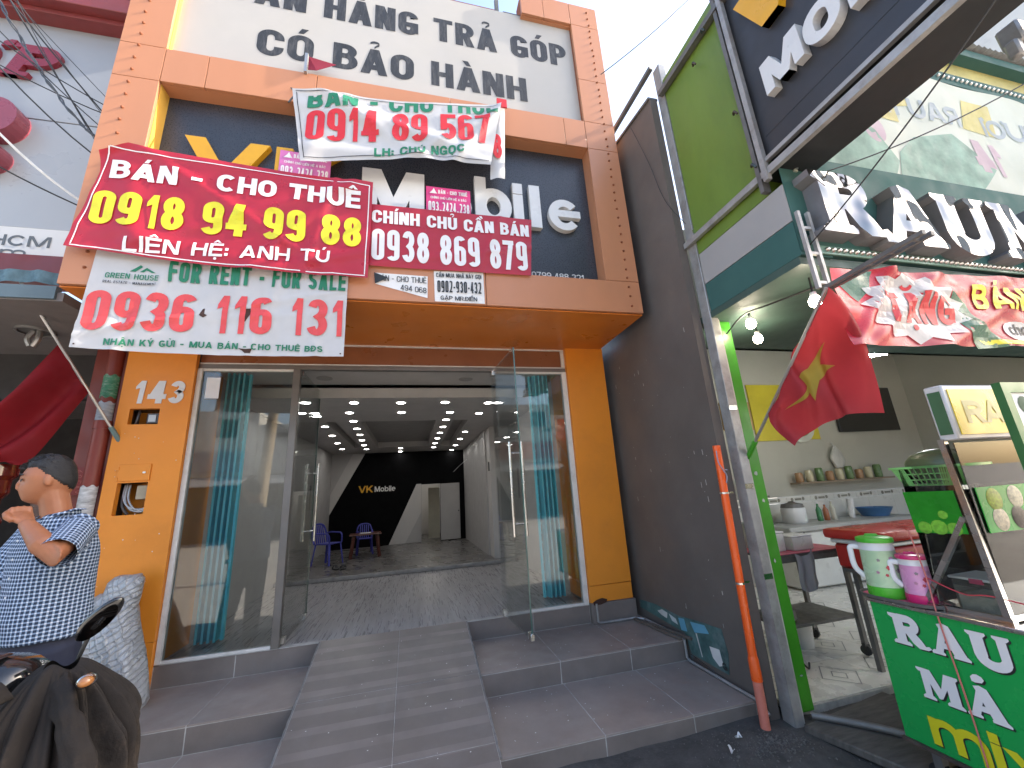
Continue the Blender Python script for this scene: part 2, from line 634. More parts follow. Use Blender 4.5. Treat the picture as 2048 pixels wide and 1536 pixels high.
def letters_mesh(polys, place, depth=0.0, step=0.0, lift=0.00018, clip=None):
    """polys in flat (x, z); place(x, z, d) -> world point, d metres in front of the surface"""
    bm = bmesh.new()
    off = 0
    for p in polys:
        fs = []
        if isinstance(p, tuple):
            L_, R_, cl = p[1], p[2], p[3]
            a = [bm.verts.new((q[0], q[1], off)) for q in L_]
            b = [bm.verts.new((q[0], q[1], off)) for q in R_]
            n = len(a)
            for i in range(n if cl else n - 1):
                j = (i + 1) % n
                fs.append(bm.faces.new((a[i], a[j], b[j], b[i])))
        else:
            fs.append(bm.faces.new([bm.verts.new((q[0], q[1], off)) for q in p]))
        off += lift
        if depth:
            r = bmesh.ops.extrude_face_region(bm, geom=fs)
            for v in r['geom']:
                if isinstance(v, bmesh.types.BMVert):
                    v.co.z += depth
    if step:
        xs = [v.co.x for v in bm.verts]; ys = [v.co.y for v in bm.verts]
        for ax, lo, hi in ((0, min(xs), max(xs)), (1, min(ys), max(ys))):
            t = math.floor(lo / step) * step + step
            while t < hi:
                co = [0, 0, 0]; no = [0, 0, 0]
                co[ax] = t; no[ax] = 1
                bmesh.ops.bisect_plane(bm, geom=bm.verts[:] + bm.edges[:] + bm.faces[:], plane_co=co, plane_no=no)
                t += step
    if clip:
        for co, no in clip:
            bmesh.ops.bisect_plane(bm, geom=bm.verts[:] + bm.edges[:] + bm.faces[:], plane_co=co, plane_no=no, clear_outer=True)
    for v in bm.verts:
        v.co = place(v.co.x, v.co.y, v.co.z)
    bmesh.ops.recalc_face_normals(bm, faces=bm.faces)
    me = bpy.data.meshes.new('lettering')
    bm.to_mesh(me)
    bm.free()
    return me

# ================================================================ MATERIALS
M = {}
M['orange'] = mat('orange_paint', (0.76, 0.26, 0.028), rough=0.42, var=0.07, scale=1.4, bump=0.06, bscale=90, dirt=0.25, dirtcol=(0.4, 0.14, 0.03), spec=0.35)
M['clad'] = mat('orange_cladding', (0.47, 0.205, 0.105), rough=0.4, var=0.08, scale=1.2, bump=0.02, bscale=120, dirt=0.3, dirtcol=(0.5, 0.24, 0.15), spec=0.4, stretch=(1, 1, 0.35))
M['reveal'] = mat('sunlit_reveal', (0.75, 0.42, 0.07), rough=0.45, var=0.08)  # orange reveal, with the yellow of direct sunlight painted into its colour
M['soffit'] = mat('soffit_paint', (0.62, 0.19, 0.03), rough=0.35, var=0.08, scale=1.5)
M['darkpanel'] = mat('dark_sign_panel', (0.030, 0.034, 0.044), rough=0.32, var=0.35, scale=40, bump=0.15, bscale=300, dirt=0.5, dirtcol=(0.07, 0.075, 0.085), dscale=2.0)
M['board'] = mat('white_board', (0.42, 0.395, 0.365), rough=0.55, var=0.05, scale=1.0, dirt=0.2, dirtcol=(0.5, 0.47, 0.42))
M['blackprint'] = mat('worn_black_print', (0.024, 0.024, 0.026), rough=0.55, var=0.3, scale=14, dirt=0.45, dirtcol=(0.2, 0.19, 0.18), dscale=9, stretch=(3, 1, 0.6))
M['hole'] = mat('screw_hole', (0.05, 0.02, 0.012), rough=0.8)
M['joint'] = mat('panel_joint', (0.22, 0.07, 0.03), rough=0.8)
M['yellow'] = mat('yellow_letter', (0.72, 0.36, 0.01), rough=0.35, var=0.06, dirt=0.15)
M['whitelet'] = mat('white_letter', (0.66, 0.66, 0.66), rough=0.35, var=0.05, dirt=0.2, dirtcol=(0.35, 0.34, 0.33))
M['letside'] = mat('letter_side', (0.42, 0.42, 0.43), rough=0.5)
M['whiteframe'] = mat('white_frame', (0.68, 0.66, 0.62), rough=0.4, var=0.06, dirt=0.45, dirtcol=(0.3, 0.26, 0.2), dscale=5)
M['alu'] = mat('aluminium', (0.42, 0.41, 0.40), rough=0.38, metal=0.75, var=0.08, dirt=0.2)
M['darkalu'] = mat('brown_aluminium', (0.20, 0.185, 0.17), rough=0.42, metal=0.4, var=0.1, dirt=0.3)
M['brownpanel'] = mat('brown_lintel', (0.24, 0.085, 0.035), rough=0.35, var=0.1)
M['steel'] = mat('brushed_steel', (0.68, 0.67, 0.64), rough=0.24, metal=1.0, var=0.05)
M['darksteel'] = mat('dark_metal', (0.10, 0.10, 0.105), rough=0.4, metal=0.7)
M['glass'] = glass('shop_glass', (0.93, 0.95, 0.94), 1.5, 1.5, smear=0.03)
M['doorglass'] = glass('door_glass', (0.95, 0.965, 0.96), 1.5, 0.55, smear=0.025)
M['glassedge'] = mat('glass_edge', (0.06, 0.12, 0.10), rough=0.15, var=0.1)
M['bluegate'] = mat('blue_gate_paint', (0.15, 0.74, 0.88), rough=0.45, var=0.12, scale=4, dirt=0.3, dirtcol=(0.02, 0.07, 0.08), dscale=4, stretch=(1, 1, 0.3))
M['rust'] = mat('rusty_steel', (0.07, 0.05, 0.04), rough=0.75, var=0.4, scale=12, dirt=0.5, dirtcol=(0.02, 0.2, 0.26))
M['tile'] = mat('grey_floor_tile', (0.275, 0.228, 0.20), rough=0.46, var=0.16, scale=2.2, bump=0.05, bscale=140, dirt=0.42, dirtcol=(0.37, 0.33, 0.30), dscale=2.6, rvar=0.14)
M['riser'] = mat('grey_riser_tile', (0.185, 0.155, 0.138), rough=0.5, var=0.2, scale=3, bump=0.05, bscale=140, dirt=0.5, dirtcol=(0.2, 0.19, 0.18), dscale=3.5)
M['grout'] = mat('pale_grout', (0.40, 0.38, 0.355), rough=0.9, var=0.3, scale=12, bump=0.3, bscale=60)
M['mortar'] = mat('rough_mortar', (0.20, 0.19, 0.18), rough=0.95, var=0.3, scale=14, bump=0.6, bscale=50, dirt=0.5)
M['bluewall'] = mat('dark_side_wall', (0.115, 0.098, 0.087), rough=0.55, var=0.16, scale=1.3, bump=0.08, bscale=70, dirt=0.28, dirtcol=(0.17, 0.155, 0.14), dscale=1.2)
M['galv'] = mat('galvanised_steel', (0.36, 0.35, 0.34), rough=0.5, metal=0.45, var=0.18, scale=9, dirt=0.6, dirtcol=(0.16, 0.13, 0.11), dscale=5, bump=0.08, bscale=80)
M['darkgalv'] = mat('dark_galvanised', (0.16, 0.155, 0.15), rough=0.55, metal=0.4, var=0.2, scale=9, dirt=0.5, dirtcol=(0.08, 0.06, 0.05))
M['intwall'] = mat('interior_grey', (0.40, 0.385, 0.375), rough=0.55, var=0.05)
M['intwhite'] = mat('interior_white', (0.52, 0.50, 0.48), rough=0.5, var=0.04)
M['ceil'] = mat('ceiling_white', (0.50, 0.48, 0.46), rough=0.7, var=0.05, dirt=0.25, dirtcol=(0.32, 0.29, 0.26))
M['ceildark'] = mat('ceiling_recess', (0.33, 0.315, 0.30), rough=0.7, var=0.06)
M['blackwall'] = mat('black_wall', (0.0025, 0.0025, 0.003), rough=0.7, var=0.3, spec=0.08)
M['lamp'] = emit('downlight_glow', (1.0, 0.98, 0.94), 12.0)
M['rearlamp'] = emit('rear_room_glow', (1.0, 0.97, 0.9), 2.5)
M['chair'] = mat('blue_plastic', (0.045, 0.05, 0.32), rough=0.4, var=0.1)
M['wood'] = mat('dark_red_wood', (0.09, 0.022, 0.014), rough=0.35, var=0.3, scale=6, stretch=(1, 1, 6), coat=0.3)
M['black'] = mat('black_plastic', (0.018, 0.018, 0.019), rough=0.5, var=0.2)
M['blackgloss'] = mat('black_gloss', (0.012, 0.012, 0.013), rough=0.12, coat=0.7, var=0.2)

def floor_vinyl():
    m = mat('wood_vinyl', (0.25, 0.24, 0.245), rough=0.32, var=0.38, scale=1.3, stretch=(26, 1.3, 1), dirt=0.35, dirtcol=(0.40, 0.40, 0.42), dscale=0.9)
    return m
M['vinyl'] = floor_vinyl()
M['rearfloor'] = mat('rear_floor', (0.13, 0.122, 0.118), rough=0.3, var=0.12, scale=2)

def ramp_tile():
    m = mat('grey_ramp_tile', (0.166, 0.140, 0.125), rough=0.46, var=0.14, scale=2.4, bump=0.05, bscale=140, dirt=0.3, dirtcol=(0.25, 0.24, 0.24), dscale=3.0)
    nt = m.node_tree
    N, L = nt.nodes, nt.links
    b = N['Principled BSDF']
    src = b.inputs['Base Color'].links[0].from_socket
    tc = N.new('ShaderNodeTexCoord')
    sp = N.new('ShaderNodeSeparateXYZ')
    L.new(tc.outputs['Object'], sp.inputs[0])
    nz = N.new('ShaderNodeTexNoise')
    sset(nz, Scale=5.0, Detail=6.0)
    L.new(tc.outputs['Object'], nz.inputs['Vector'])
    a = N.new('ShaderNodeMath'); a.operation = 'MULTIPLY'; a.inputs[1].default_value = 1 / 0.166
    L.new(sp.outputs['Y'], a.inputs[0])
    f = N.new('ShaderNodeMath'); f.operation = 'FRACT'
    L.new(a.outputs[0], f.inputs[0])
    mr = N.new('ShaderNodeMapRange'); sset(mr, **{'From Min': 0.62, 'From Max': 0.66})
    L.new(f.outputs[0], mr.inputs['Value'])
    m3 = N.new('ShaderNodeMapRange'); sset(m3, **{'From Min': 0.3, 'From Max': 0.65, 'To Min': 0.12, 'To Max': 0.55})
    L.new(nz.outputs['Fac'], m3.inputs['Value'])
    mu = N.new('ShaderNodeMath'); mu.operation = 'MULTIPLY'
    L.new(mr.outputs[0], mu.inputs[0]); L.new(m3.outputs[0], mu.inputs[1])
    mx = N.new('ShaderNodeMix'); mx.data_type = 'RGBA'
    mx.inputs['B'].default_value = (0.27, 0.235, 0.213, 1)
    L.new(src, mx.inputs['A']); L.new(mu.outputs[0], mx.inputs['Factor'])
    L.new(mx.outputs['Result'], b.inputs['Base Color'])
    return m
M['ramp'] = ramp_tile()

# ================================================================ GROUND
M['asphalt'] = mat('street_asphalt', (0.06, 0.057, 0.053), rough=0.9, var=0.35, scale=9, bump=0.6, bscale=70, dirt=0.6, dirtcol=(0.12, 0.11, 0.10), dscale=2.5)
def street_fn(u, v):
    x, y = -60 + 120 * u, -60 + 120 * v
    return (x, y, 0.0)
g = MB()
g.box(-400, 400, -400, 400, -0.5, 0.0)
tag(g.build('street', mat('pale_concrete_street', (.48, .44, .385), rough=.9, var=.15, scale=.8, dirt=.4, dirtcol=(.22, .21, .19))), 'pale dusty concrete street in front of the shops', 'street', kind='structure')
# dirty uneven strip of ground along the foot of the steps
g = MB()
g.grid(lambda u, v: (-3.2 + 8.6 * u, 0.7 + 2.1 * v, 0.012 + 0.05 * v * v + 0.012 * noise.noise(Vector((u * 30, v * 9, 0))) + 0.03 * max(0, 1 - abs(-3.2 + 8.6 * u - 2.1) / 0.5) * v), 90, 26)
tag(g.build('pavement', M['asphalt'], smooth=True), 'uneven dirty pavement at the foot of the steps', 'pavement', kind='structure')

# ================================================================ STEPS AND RAMP (tiles one by one)
Z1, Z2, Z3 = 0.16, 0.32, 0.48
YA, YB, YG = 3.39, 2.68, 4.10          # noses of the treads, face of the threshold
RX0, RX1 = -0.745, 0.478
steps = thing('entrance_steps', 'grey tiled steps and ramp leading up to the shop', 'steps', (0, 3.4, 0))
steps['kind'] = 'structure'
g = MB()
for (a, b) in ((-4.2, RX0 - 0.004), (RX1 + 0.004, 2.235)):
    g.box(a, b, YB + 0.0016, YA + 0.05, -0.1, Z1 - 0.0016)
    g.box(a, b, YA + 0.0016, YG + 0.05, -0.1, Z2 - 0.0016)
g.box(-2.46, RX0 - 0.004, YG + 0.0016, YG + 0.06, 0, Z3 - 0.004)
g.box(RX1 + 0.004, 1.70, YG + 0.0016, YG + 0.06, 0, Z3 - 0.004)
g.build('step_base', M['grout'], steps)
def tile(x0, x1, y0, y1, z0, z1, m='tile'):
    gq = MB().box(x0 + 0.0026, x1 - 0.0026, y0 + 0.0008, y1 - 0.0016, z0 + .001, z1 + random.uniform(-0.0006, 0.0006))
    return gq.build('tile', M[m], steps, bevel=0.0016)
for x0, x1 in ((-4.2, -3.6), (-3.6, -2.98), (-2.98, -2.0), (-2.0, -1.372), (-1.372, RX0 - 0.006), (RX1 + 0.006, 1.117), (1.117, 1.72), (1.72, 2.232)):
    tile(x0, x1, YA, YG + 0.01, Z2 - 0.013, Z2)
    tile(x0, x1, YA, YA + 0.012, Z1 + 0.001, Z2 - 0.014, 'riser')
for x0, x1 in ((-4.2, -3.6), (-3.6, -2.98), (-2.98, -2.0), (-2.0, -1.372), (-1.372, RX0 - 0.006), (RX1 + 0.006, 1.13), (1.13, 1.745), (1.745, 2.222)):
    tile(x0, x1, YB, YA + 0.01, Z1 - 0.013, Z1)
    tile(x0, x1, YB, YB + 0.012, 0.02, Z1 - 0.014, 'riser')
for x0, x1 in ((-2.46, -1.93), (-1.93, -1.372), (-1.372, RX0 - 0.006), (RX1 + 0.006, 1.117), (1.117, 1.70)):
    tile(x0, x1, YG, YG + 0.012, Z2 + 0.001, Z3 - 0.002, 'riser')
# ramp: a plane through the step noses
rz = lambda y: 0.494 - 0.2253 * (YG - y)
g = MB()
g.hexa([(RX0, 1.95, -0.1), (RX1, 1.95, -0.1), (RX1, YG, -0.1), (RX0, YG, -0.1), (RX0, 1.95, rz(1.95) - 0.002), (RX1, 1.95, rz(1.95) - 0.002), (RX1, YG, rz(YG) - 0.002), (RX0, YG, rz(YG) - 0.002)])
g.build('ramp_base', M['grout'], steps)
ys = [1.95, 2.095, 2.775, 3.385, YG - 0.001]
for x0, x1 in ((RX0, -0.105), (-0.105, RX1)):
    for y0, y1 in zip(ys[:-1], ys[1:]):
        a, b, c, d = x0 + .0016, x1 - .0016, y0 + .0018, y1 - .0018
        q = MB().hexa([(a, c, rz(c) - .013), (b, c, rz(c) - .013), (b, d, rz(d) - .013), (a, d, rz(d) - .013), (a, c, rz(c)), (b, c, rz(c)), (b, d, rz(d)), (a, d, rz(d))])
        q.build('tile', M['ramp'], steps, bevel=0.0016)
# crumbly mortar along both sides of the ramp
for sx, s in ((RX0, -1), (RX1, 1)):
    q = MB()
    q.tube([(sx + s * 0.006 + 0.006 * noise.noise(Vector((i * .7, s, 0))), YB + (YG - YB) * i / 40, rz(YB + (YG - YB) * i / 40) - 0.012 + 0.006 * noise.noise(Vector((i * .9, 3, s)))) for i in range(41)], 0.011, 6)
    q.build('mortar_bead', M['mortar'], steps)

# ================================================================ FLOORS INSIDE
tag(MB().box(-1.95, 1.72, YG + 0.03, 7.0, 0.30, Z3).build('floor', M['vinyl']), 'grey wood-look vinyl floor behind the glass doors', 'floor', kind='structure')
rf = MB().box(-1.95, 1.72, 7.0, 14.0, 0.30, 0.54).build('floor', M['rearfloor'])
tag(rf, 'raised dark floor at the back of the empty shop', 'floor', kind='structure')
q = MB()
q.grid(lambda u, v: (-1.94 + 3.6 * u, 6.985 - 0.02 * math.sin(v * PI / 2) + 0.006 * noise.noise(Vector((u * 60, 0, 5))), 0.485 + 0.062 * v + 0.004 * noise.noise(Vector((u * 50, v * 3, 1)))), 80, 4)
q.build('step_edge', M['grout'], rf)

# ================================================================ THE ORANGE SHOP
shop = thing('orange_shop_building', 'orange framed empty shop with glass doors and big sign box', 'building', (-0.1, 4.1, 0.0))
def plate(x0, x1, z0, z1, y0, y1, holes):
    """slab with rectangular holes"""
    g = MB()
    xs = sorted({x0, x1, *[h[0] for h in holes], *[h[1] for h in holes]})
    zs = sorted({z0, z1, *[h[2] for h in holes], *[h[3] for h in holes]})
    for a, b in zip(xs[:-1], xs[1:]):
        for c, d in zip(zs[:-1], zs[1:]):
            mx, mz = (a + b) / 2, (c + d) / 2
            if not any(h[0] < mx < h[1] and h[2] < mz < h[3] for h in holes):
                g.box(a, b, y0, y1, c, d)
    return g
# left pillar with two meter niches
hol = [(-2.372, -2.152, 2.362, 2.500), (-2.362, -2.148, 1.615, 1.872)]
pl = plate(-2.46, -1.93, 0.66, 3.17, 4.06, 4.11, hol).build('pillar', M['orange'], shop)
MB().box(-2.459, -1.931, 4.063, 4.11, Z2, 0.655).build('base_panel', M['orange'], pl, bevel=0.002)
MB().box(-2.46, -1.93, 4.24, 4.62, Z2, 3.17).build('pillar_core', M['orange'], pl)
MB().box(-2.455, -1.935, 4.11, 4.24, 0.60, 1.615).box(-2.455, -1.935, 4.11, 4.24, 1.872, 2.362).box(-2.455, -1.935, 4.11, 4.24, 2.5, 3.17).box(-2.455, -2.39, 4.11, 4.24, 1.6, 2.6).box(-2.13, -1.935, 4.11, 4.24, 1.6, 2.6).build('niche_lining', M['black'], pl)
MB().box(-2.262, -2.170, 4.10, 4.22, 2.374, 2.468).build('meter_box', M['darksteel'], pl, bevel=0.006)
MB().box(-2.245, -2.19, 4.094, 4.099, 2.39, 2.45).build('meter_window', M['alu'], pl)
q = MB()
for k, (dx, dz) in enumerate(((0, 0), (0.02, 0.01), (-0.015, 0.02))):
    q.tube(spline([(-2.33 + dx, 4.14, 1.86), (-2.32 + dx, 4.12, 1.74 + dz), (-2.27 + dx, 4.11, 1.66 + dz), (-2.20, 4.12, 1.635 + dz), (-2.16, 4.13, 1.66 + dz)]), 0.008, 7)
q.build('cable', M['alu'], pl)
q = MB()
q.tube(spline([(-2.35, 4.15, 1.87), (-2.34, 4.13, 1.7), (-2.3, 4.14, 1.62)]), 0.012, 7)
q.build('cable', M['darksteel'], pl)
MB().tube(spline([(-2.34, 4.14, 2.5), (-2.335, 4.12, 2.43), (-2.35, 4.13, 2.37)]), 0.011, 7).build('cable', M['darksteel'], pl)
MB().box(-2.25, -2.16, 4.11, 4.19, 1.735, 1.85).build('fuse_box', mat('cream_plastic', (0.42, 0.36, 0.25), rough=0.5, dirt=0.4), pl, bevel=0.006)
MB().box(-2.372, -2.140, 4.050, 4.0596, 1.885, 2.022).build('hatch_lid', M['orange'], pl, bevel=0.002)
MB().box(-2.19, -2.17, 4.044, 4.0498, 1.944, 1.958).build('latch', M['steel'], pl)
for hz_ in (1.905, 1.99):
    MB().box(-2.385, -2.36, 4.046, 4.0498, hz_ - 0.014, hz_ + 0.014).build('hinge', M['orange'], pl)
# 143
for ch, x0, wd in (('1', -2.372, 0.085), ('4', -2.262, 0.135), ('3', -2.108, 0.115)):
    put('letter', letters_mesh(text2d(ch, wd, 0.205, stem=0.23), lambda x, z, d, x0=x0: Vector((x0 + x + z * 0.06, 4.0595 - d, 2.545 + z)), depth=0.006), M['whitelet'], pl)
q = MB()
for k in range(26):
    a = random.uniform(-2.42, -1.97); z = random.uniform(0.7, 2.3)
    q.lathe([(random.uniform(.002, .005), 0), (0.001, 0.002)], (a, 4.06, z), (0, -1, 0), 5)
q.build('paint_chip', M['whitelet'], pl)['kind'] = 'stuff'
# right pillar on its plinth
pr = MB().box(1.70, 2.165, 4.06, 4.62, 0.655, 3.17).build('pillar', M['orange'], shop, bevel=0.003)
MB().box(1.701, 2.164, 4.064, 4.6, 0.502, 0.651).build('base_panel', M['orange'], pr, bevel=0.002)
MB().box(1.702, 2.18, 4.045, 4.6, Z2, 0.500).build('plinth', M['riser'], pr, bevel=0.003)
q = MB()
q.prism([(1.725, 4.0425, 0.485), (1.80, 4.0425, 0.485), (1.86, 4.0425, 0.50), (1.87, 4.0425, 0.525), (1.82, 4.0425, 0.54), (1.76, 4.0425, 0.53), (1.72, 4.0425, 0.51)], (0, 0.006, 0))
q.build('broken_hole', M['hole'], pr)
# lintel panel, header rail, trims
MB().box(-1.93, 1.70, 4.135, 4.18, 2.93, 3.17).build('lintel', M['brownpanel'], shop)
MB().box(-1.93, 1.70, 4.105, 4.16, 2.887, 2.930).build('header_rail', M['darkalu'], shop, bevel=0.003)
MB().box(-1.93, 1.70, 4.118, 4.133, 2.936, 2.948).build('lintel_trim', M['whiteframe'], shop)
MB().box(-1.93, 1.70, 4.118, 4.1345, 3.145, 3.1685).build('lintel_trim', M['whiteframe'], shop)
MB().box(1.66, 1.699, 4.112, 4.1335, 2.95, 3.144).build('lintel_trim', M['whiteframe'], shop)
# fixed windows
for a, b, jl, jr in ((-1.888, -1.125, -1.929, None), (0.875, 1.642, None, 1.699)):
    wnd = MB().box(a, b, 4.118, 4.128, 0.508, 2.886).build('window', M['glass'], shop)
    if jl is not None:
        MB().box(jl, a, 4.095, 4.15, 0.484, 2.886).build('frame', M['whiteframe'], wnd, bevel=0.003)
    if jr is not None:
        MB().box(b, jr, 4.095, 4.15, 0.484, 2.886).build('frame', M['whiteframe'], wnd, bevel=0.003)
    MB().box(a, b + (0.0), 4.100, 4.146, 0.484, 0.507).build('frame', M['whiteframe'], wnd, bevel=0.002)
    MB().box(a, b, 4.100, 4.146, 2.862, 2.886).build('frame', M['whiteframe'], wnd, bevel=0.002)
MB().box(-1.888, RX0, 4.094, 4.16, Z3 - 0.001, Z3 + 0.004).build('threshold_mortar', M['grout'], shop)
MB().box(RX1, 1.70, 4.094, 4.16, Z3 - 0.001, Z3 + 0.004).build('threshold_mortar', M['grout'], shop)
MB().box(-1.124, -1.062, 4.09, 4.155, 0.484, 2.886).build('mullion', M['darkalu'], shop, bevel=0.003)
q = MB().box(-1.85, -1.74, 4.1095, 4.1165, 2.60, 2.80)
q.build('paper_sticker', mat('white_paper', (0.7, 0.71, 0.74), rough=0.7), shop)
# glass doors
def glass_door(px, py, ang, label):
    """pivot at (px, py); leaf runs in direction ang; 0.83 long"""
    e = Vector((math.cos(ang), math.sin(ang), 0)); n = Vector((-e.y, e.x, 0))
    P_ = lambda s_, t, z: Vector((px, py, 0)) + e * s_ + n * t + Vector((0, 0, z))
    def bx(g, s0, s1, t0, t1, z0, z1):
        return g.hexa([P_(s0, t0, z0), P_(s1, t0, z0), P_(s1, t1, z0), P_(s0, t1, z0), P_(s0, t0, z1), P_(s1, t0, z1), P_(s1, t1, z1), P_(s0, t1, z1)])
    d = bx(MB(), 0, 0.80, -0.006, 0.006, 0.505, 2.876).build('glass_door', M['doorglass'], shop)
    d['label'] = label
    bx(MB(), 0.8003, 0.8025, -0.006, 0.006, 0.505, 2.876).build('glass_edge', M['glassedge'], d)
    for s0, z0, z1 in ((0.0, 0.50, 0.545), (0.735, 0.50, 0.55), (0.0, 2.83, 2.88)):
        bx(MB(), s0, s0 + 0.075, -0.014, 0.014, z0, z1).build('patch_fitting', M['steel'], d, bevel=0.002)
    for t in (-1, 1):
        g = MB()
        g.tube([P_(0.68, t * 0.055, 1.24), P_(0.68, t * 0.055, 2.03)], 0.0125, 12)
        for z in (1.34, 1.93):
            g.tube([P_(0.68, t * 0.006, z), P_(0.68, t * 0.055, z)], 0.008, 10)
        g.build('handle', M['steel'], d)
    bx(MB(), 0.66, 0.70, 0.0065, 0.009, 1.55, 1.80).build('lock_plate', M['black'], d)
    return d
glass_door(-1.052, 4.135, rad(90), 'left glass door swung into the shop')
glass_door(0.835, 4.128, rad(-86), 'right glass door swung out over the steps')

# ---------------- sign box over the entrance
YF = 3.10
port = part_empty('sign_box', shop)
def panel(x0, x1, z0, z1, y=YF, th=0.03, m='clad'):
    return MB().box(x0 + .0022, x1 - .0022, y, y + th, z0 + .0022, z1 - .0022).build('cladding_panel', M[m], port, bevel=0.002)
XL, XLi, XRi, XR = -2.372, -2.04, 1.79, 2.142
for a, b in ((3.5, 5.06), (5.06, 5.42), (5.42, 6.3), (6.3, 7.2)):
    panel(XL, XLi, a, b)
for a, b in ((3.5, 5.06), (5.06, 5.42), (5.42, 6.02), (6.02, 6.86)):
    panel(XRi, XR, a, b)
for a, b in ((XL, -0.95), (-0.95, 0.62), (0.62, XR)):
    panel(a, b, 3.17, 3.5)
for a, b in ((XLi, -1.72), (-1.72, -0.86), (-0.86, 0.35), (0.35, 1.55), (1.55, XRi)):
    panel(a, b, 5.06, 5.42)
for a, b in ((1.19, 1.46), (1.46, 1.79), (1.79, XR)):
    panel(a, b, 6.86, 7.2)
panel(XL, -1.2, 7.2, 7.5)
# backing, sides, soffit
g = MB()
g.box(XL + .01, XLi - .004, 3.131, 3.30, 3.18, 7.19)
g.box(XRi + .004, XR - .01, 3.131, 3.30, 3.18, 7.19)
g.box(XLi - .004, XRi + .004, 3.131, 3.30, 3.18, 3.494)
g.box(XLi - .004, XRi + .004, 3.131, 3.30, 5.068, 5.412)
g.box(1.2, XR - .01, 3.131, 3.30, 6.87, 7.19)
g.build('backing', M['joint'], port)
MB().box(XL, XL + .008, 3.131, 4.055, 3.17, 7.2).build('side_panel', M['clad'], port)
MB().box(XR - .008, XR, 3.131, 4.055, 3.17, 7.2).build('side_panel', M['clad'], port)
MB().box(1.19, XR - .01, 3.131, 3.55, 6.852, 6.868).build('beam_soffit', M['clad'], port)
MB().box(XL, XR, 3.131, 4.134, 3.160, 3.1695).build('soffit', M['soffit'], port)
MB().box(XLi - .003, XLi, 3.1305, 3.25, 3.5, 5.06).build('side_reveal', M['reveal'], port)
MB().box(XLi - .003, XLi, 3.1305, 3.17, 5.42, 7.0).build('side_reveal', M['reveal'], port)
MB().box(XRi, XRi + .003, 3.1305, 3.25, 3.5, 5.06).build('side_reveal', M['clad'], port)
MB().box(XLi, XRi, 3.1305, 3.25, 5.060, 5.064).build('top_reveal', M['clad'], port)
MB().box(XLi, XRi, 3.1305, 3.25, 3.496, 3.4995).build('sill', M['clad'], port)
MB().box(XLi, XRi, 3.25, 3.27, 3.5, 5.06).build('dark_panel', M['darkpanel'], port)
bd = MB().box(XLi, XRi + .06, 3.165, 3.185, 5.424, 6.90).build('white_board', M['board'], shop)
g = MB()
g.box(XLi, XRi, 3.19, 3.23, 6.84, 6.88); g.box(XLi, XRi, 3.19, 3.23, 6.1, 6.14)
for x in (-1.5, -0.3, 0.93, 1.3):
    g.box(x - .02, x + .02, 3.19, 3.23, 5.43, 7.15 if x > 0.5 else 6.86)
g.build('steel_frame', M['darkgalv'], port)
g = MB()
g.box(1.0, 1.33, 3.19, 3.23, 6.93, 6.96)
g.build('steel_frame', M['darkgalv'], port)
# dark red beam of the roof seen over the board
MB().box(-0.4, 0.98, 3.42, 3.52, 7.03, 7.34).build('roof_beam', mat('dark_red_paint', (0.18, 0.02, 0.022), rough=0.5), port)
# screws down both columns
def screws(x, z0, z1, n):
    base = MB().lathe([(0.012, 0), (0.012, 0.004), (0.006, 0.014), (0.0, 0.015)], (0, 0, 0), (0, -1, 0), 6, cap=False).mesh('screw')
    base.materials.append(M['joint'])
    for i in range(n):
        o = bpy.data.objects.new('screw', base)
        COL.objects.link(o); o.parent = port
        o.location = Vector((x + random.uniform(-.006, .006), YF + .0005, z0 + (z1 - z0) * i / (n - 1) + random.uniform(-.006, .006))) - Vector(port['origin'])
screws(-2.24, 3.3, 7.1, 30)
screws(2.02, 3.24, 7.1, 40)
# board lettering
def flat(polys, name, m, parent, x0, y, z0, slope=0.0, depth=0.0):
    for w_ in words_of(polys):
        o = put(name, letters_mesh(w_, lambda x, z, d: Vector((x0 + x, y - d, z0 + z + slope * x)), depth=depth), m, parent)
    return o
flat(text2d('BÁN HÀNG TRẢ GÓP', 3.42, 0.325, stem=0.25, gap=0.09, bar=0.19), 'lettering', M['blackprint'], bd, -1.71, 3.1635, 6.25)
flat(text2d('CÓ BẢO HÀNH', 2.60, 0.325, stem=0.25, gap=0.09, bar=0.19), 'lettering', M['blackprint'], bd, -1.41, 3.1635, 5.625)
# VK Mobile sign letters standing on the dark panel
def standing(ch, x0, z0, w, h, m, stem, depth=0.055, y=3.249, gap=0.05):
    return flat(text2d(ch, w, h, stem=stem), 'letter', m, port, x0, y, z0, depth=depth)
vx = 0.964
standing('V', -1.84, 4.20, 0.62, 0.44, M['yellow'], 0.30)
standing('K', -1.16, 4.20, 0.52, 0.44, M['yellow'], 0.30)
standing('M', -0.45, 4.04, 0.55, 0.50, M['whitelet'], 0.27)
standing('o', 0.14, 4.05, 0.40, 0.46, M['whitelet'], 0.22)
standing('b', 0.575, 4.07, 0.36, 0.53, M['whitelet'], 0.21)
standing('i', 0.955, 4.085, 0.10, 0.49, M['whitelet'], 0.22)
standing('l', 1.125, 4.085, 0.11, 0.49, M['whitelet'], 0.24)
pe = text2d('c', 0.34, 0.47, stem=0.19) + [[(0.08, 0.155), (0.34, 0.155), (0.34, 0.235), (0.08, 0.235)]]
flat(pe, 'letter', M['whitelet'], port, 1.315, 3.249, 4.085, depth=0.055)
flat(text2d('0799 488 321', 0.54, 0.062, stem=0.16), 'lettering', M['whitelet'], port, 1.10, 3.2485, 3.565)

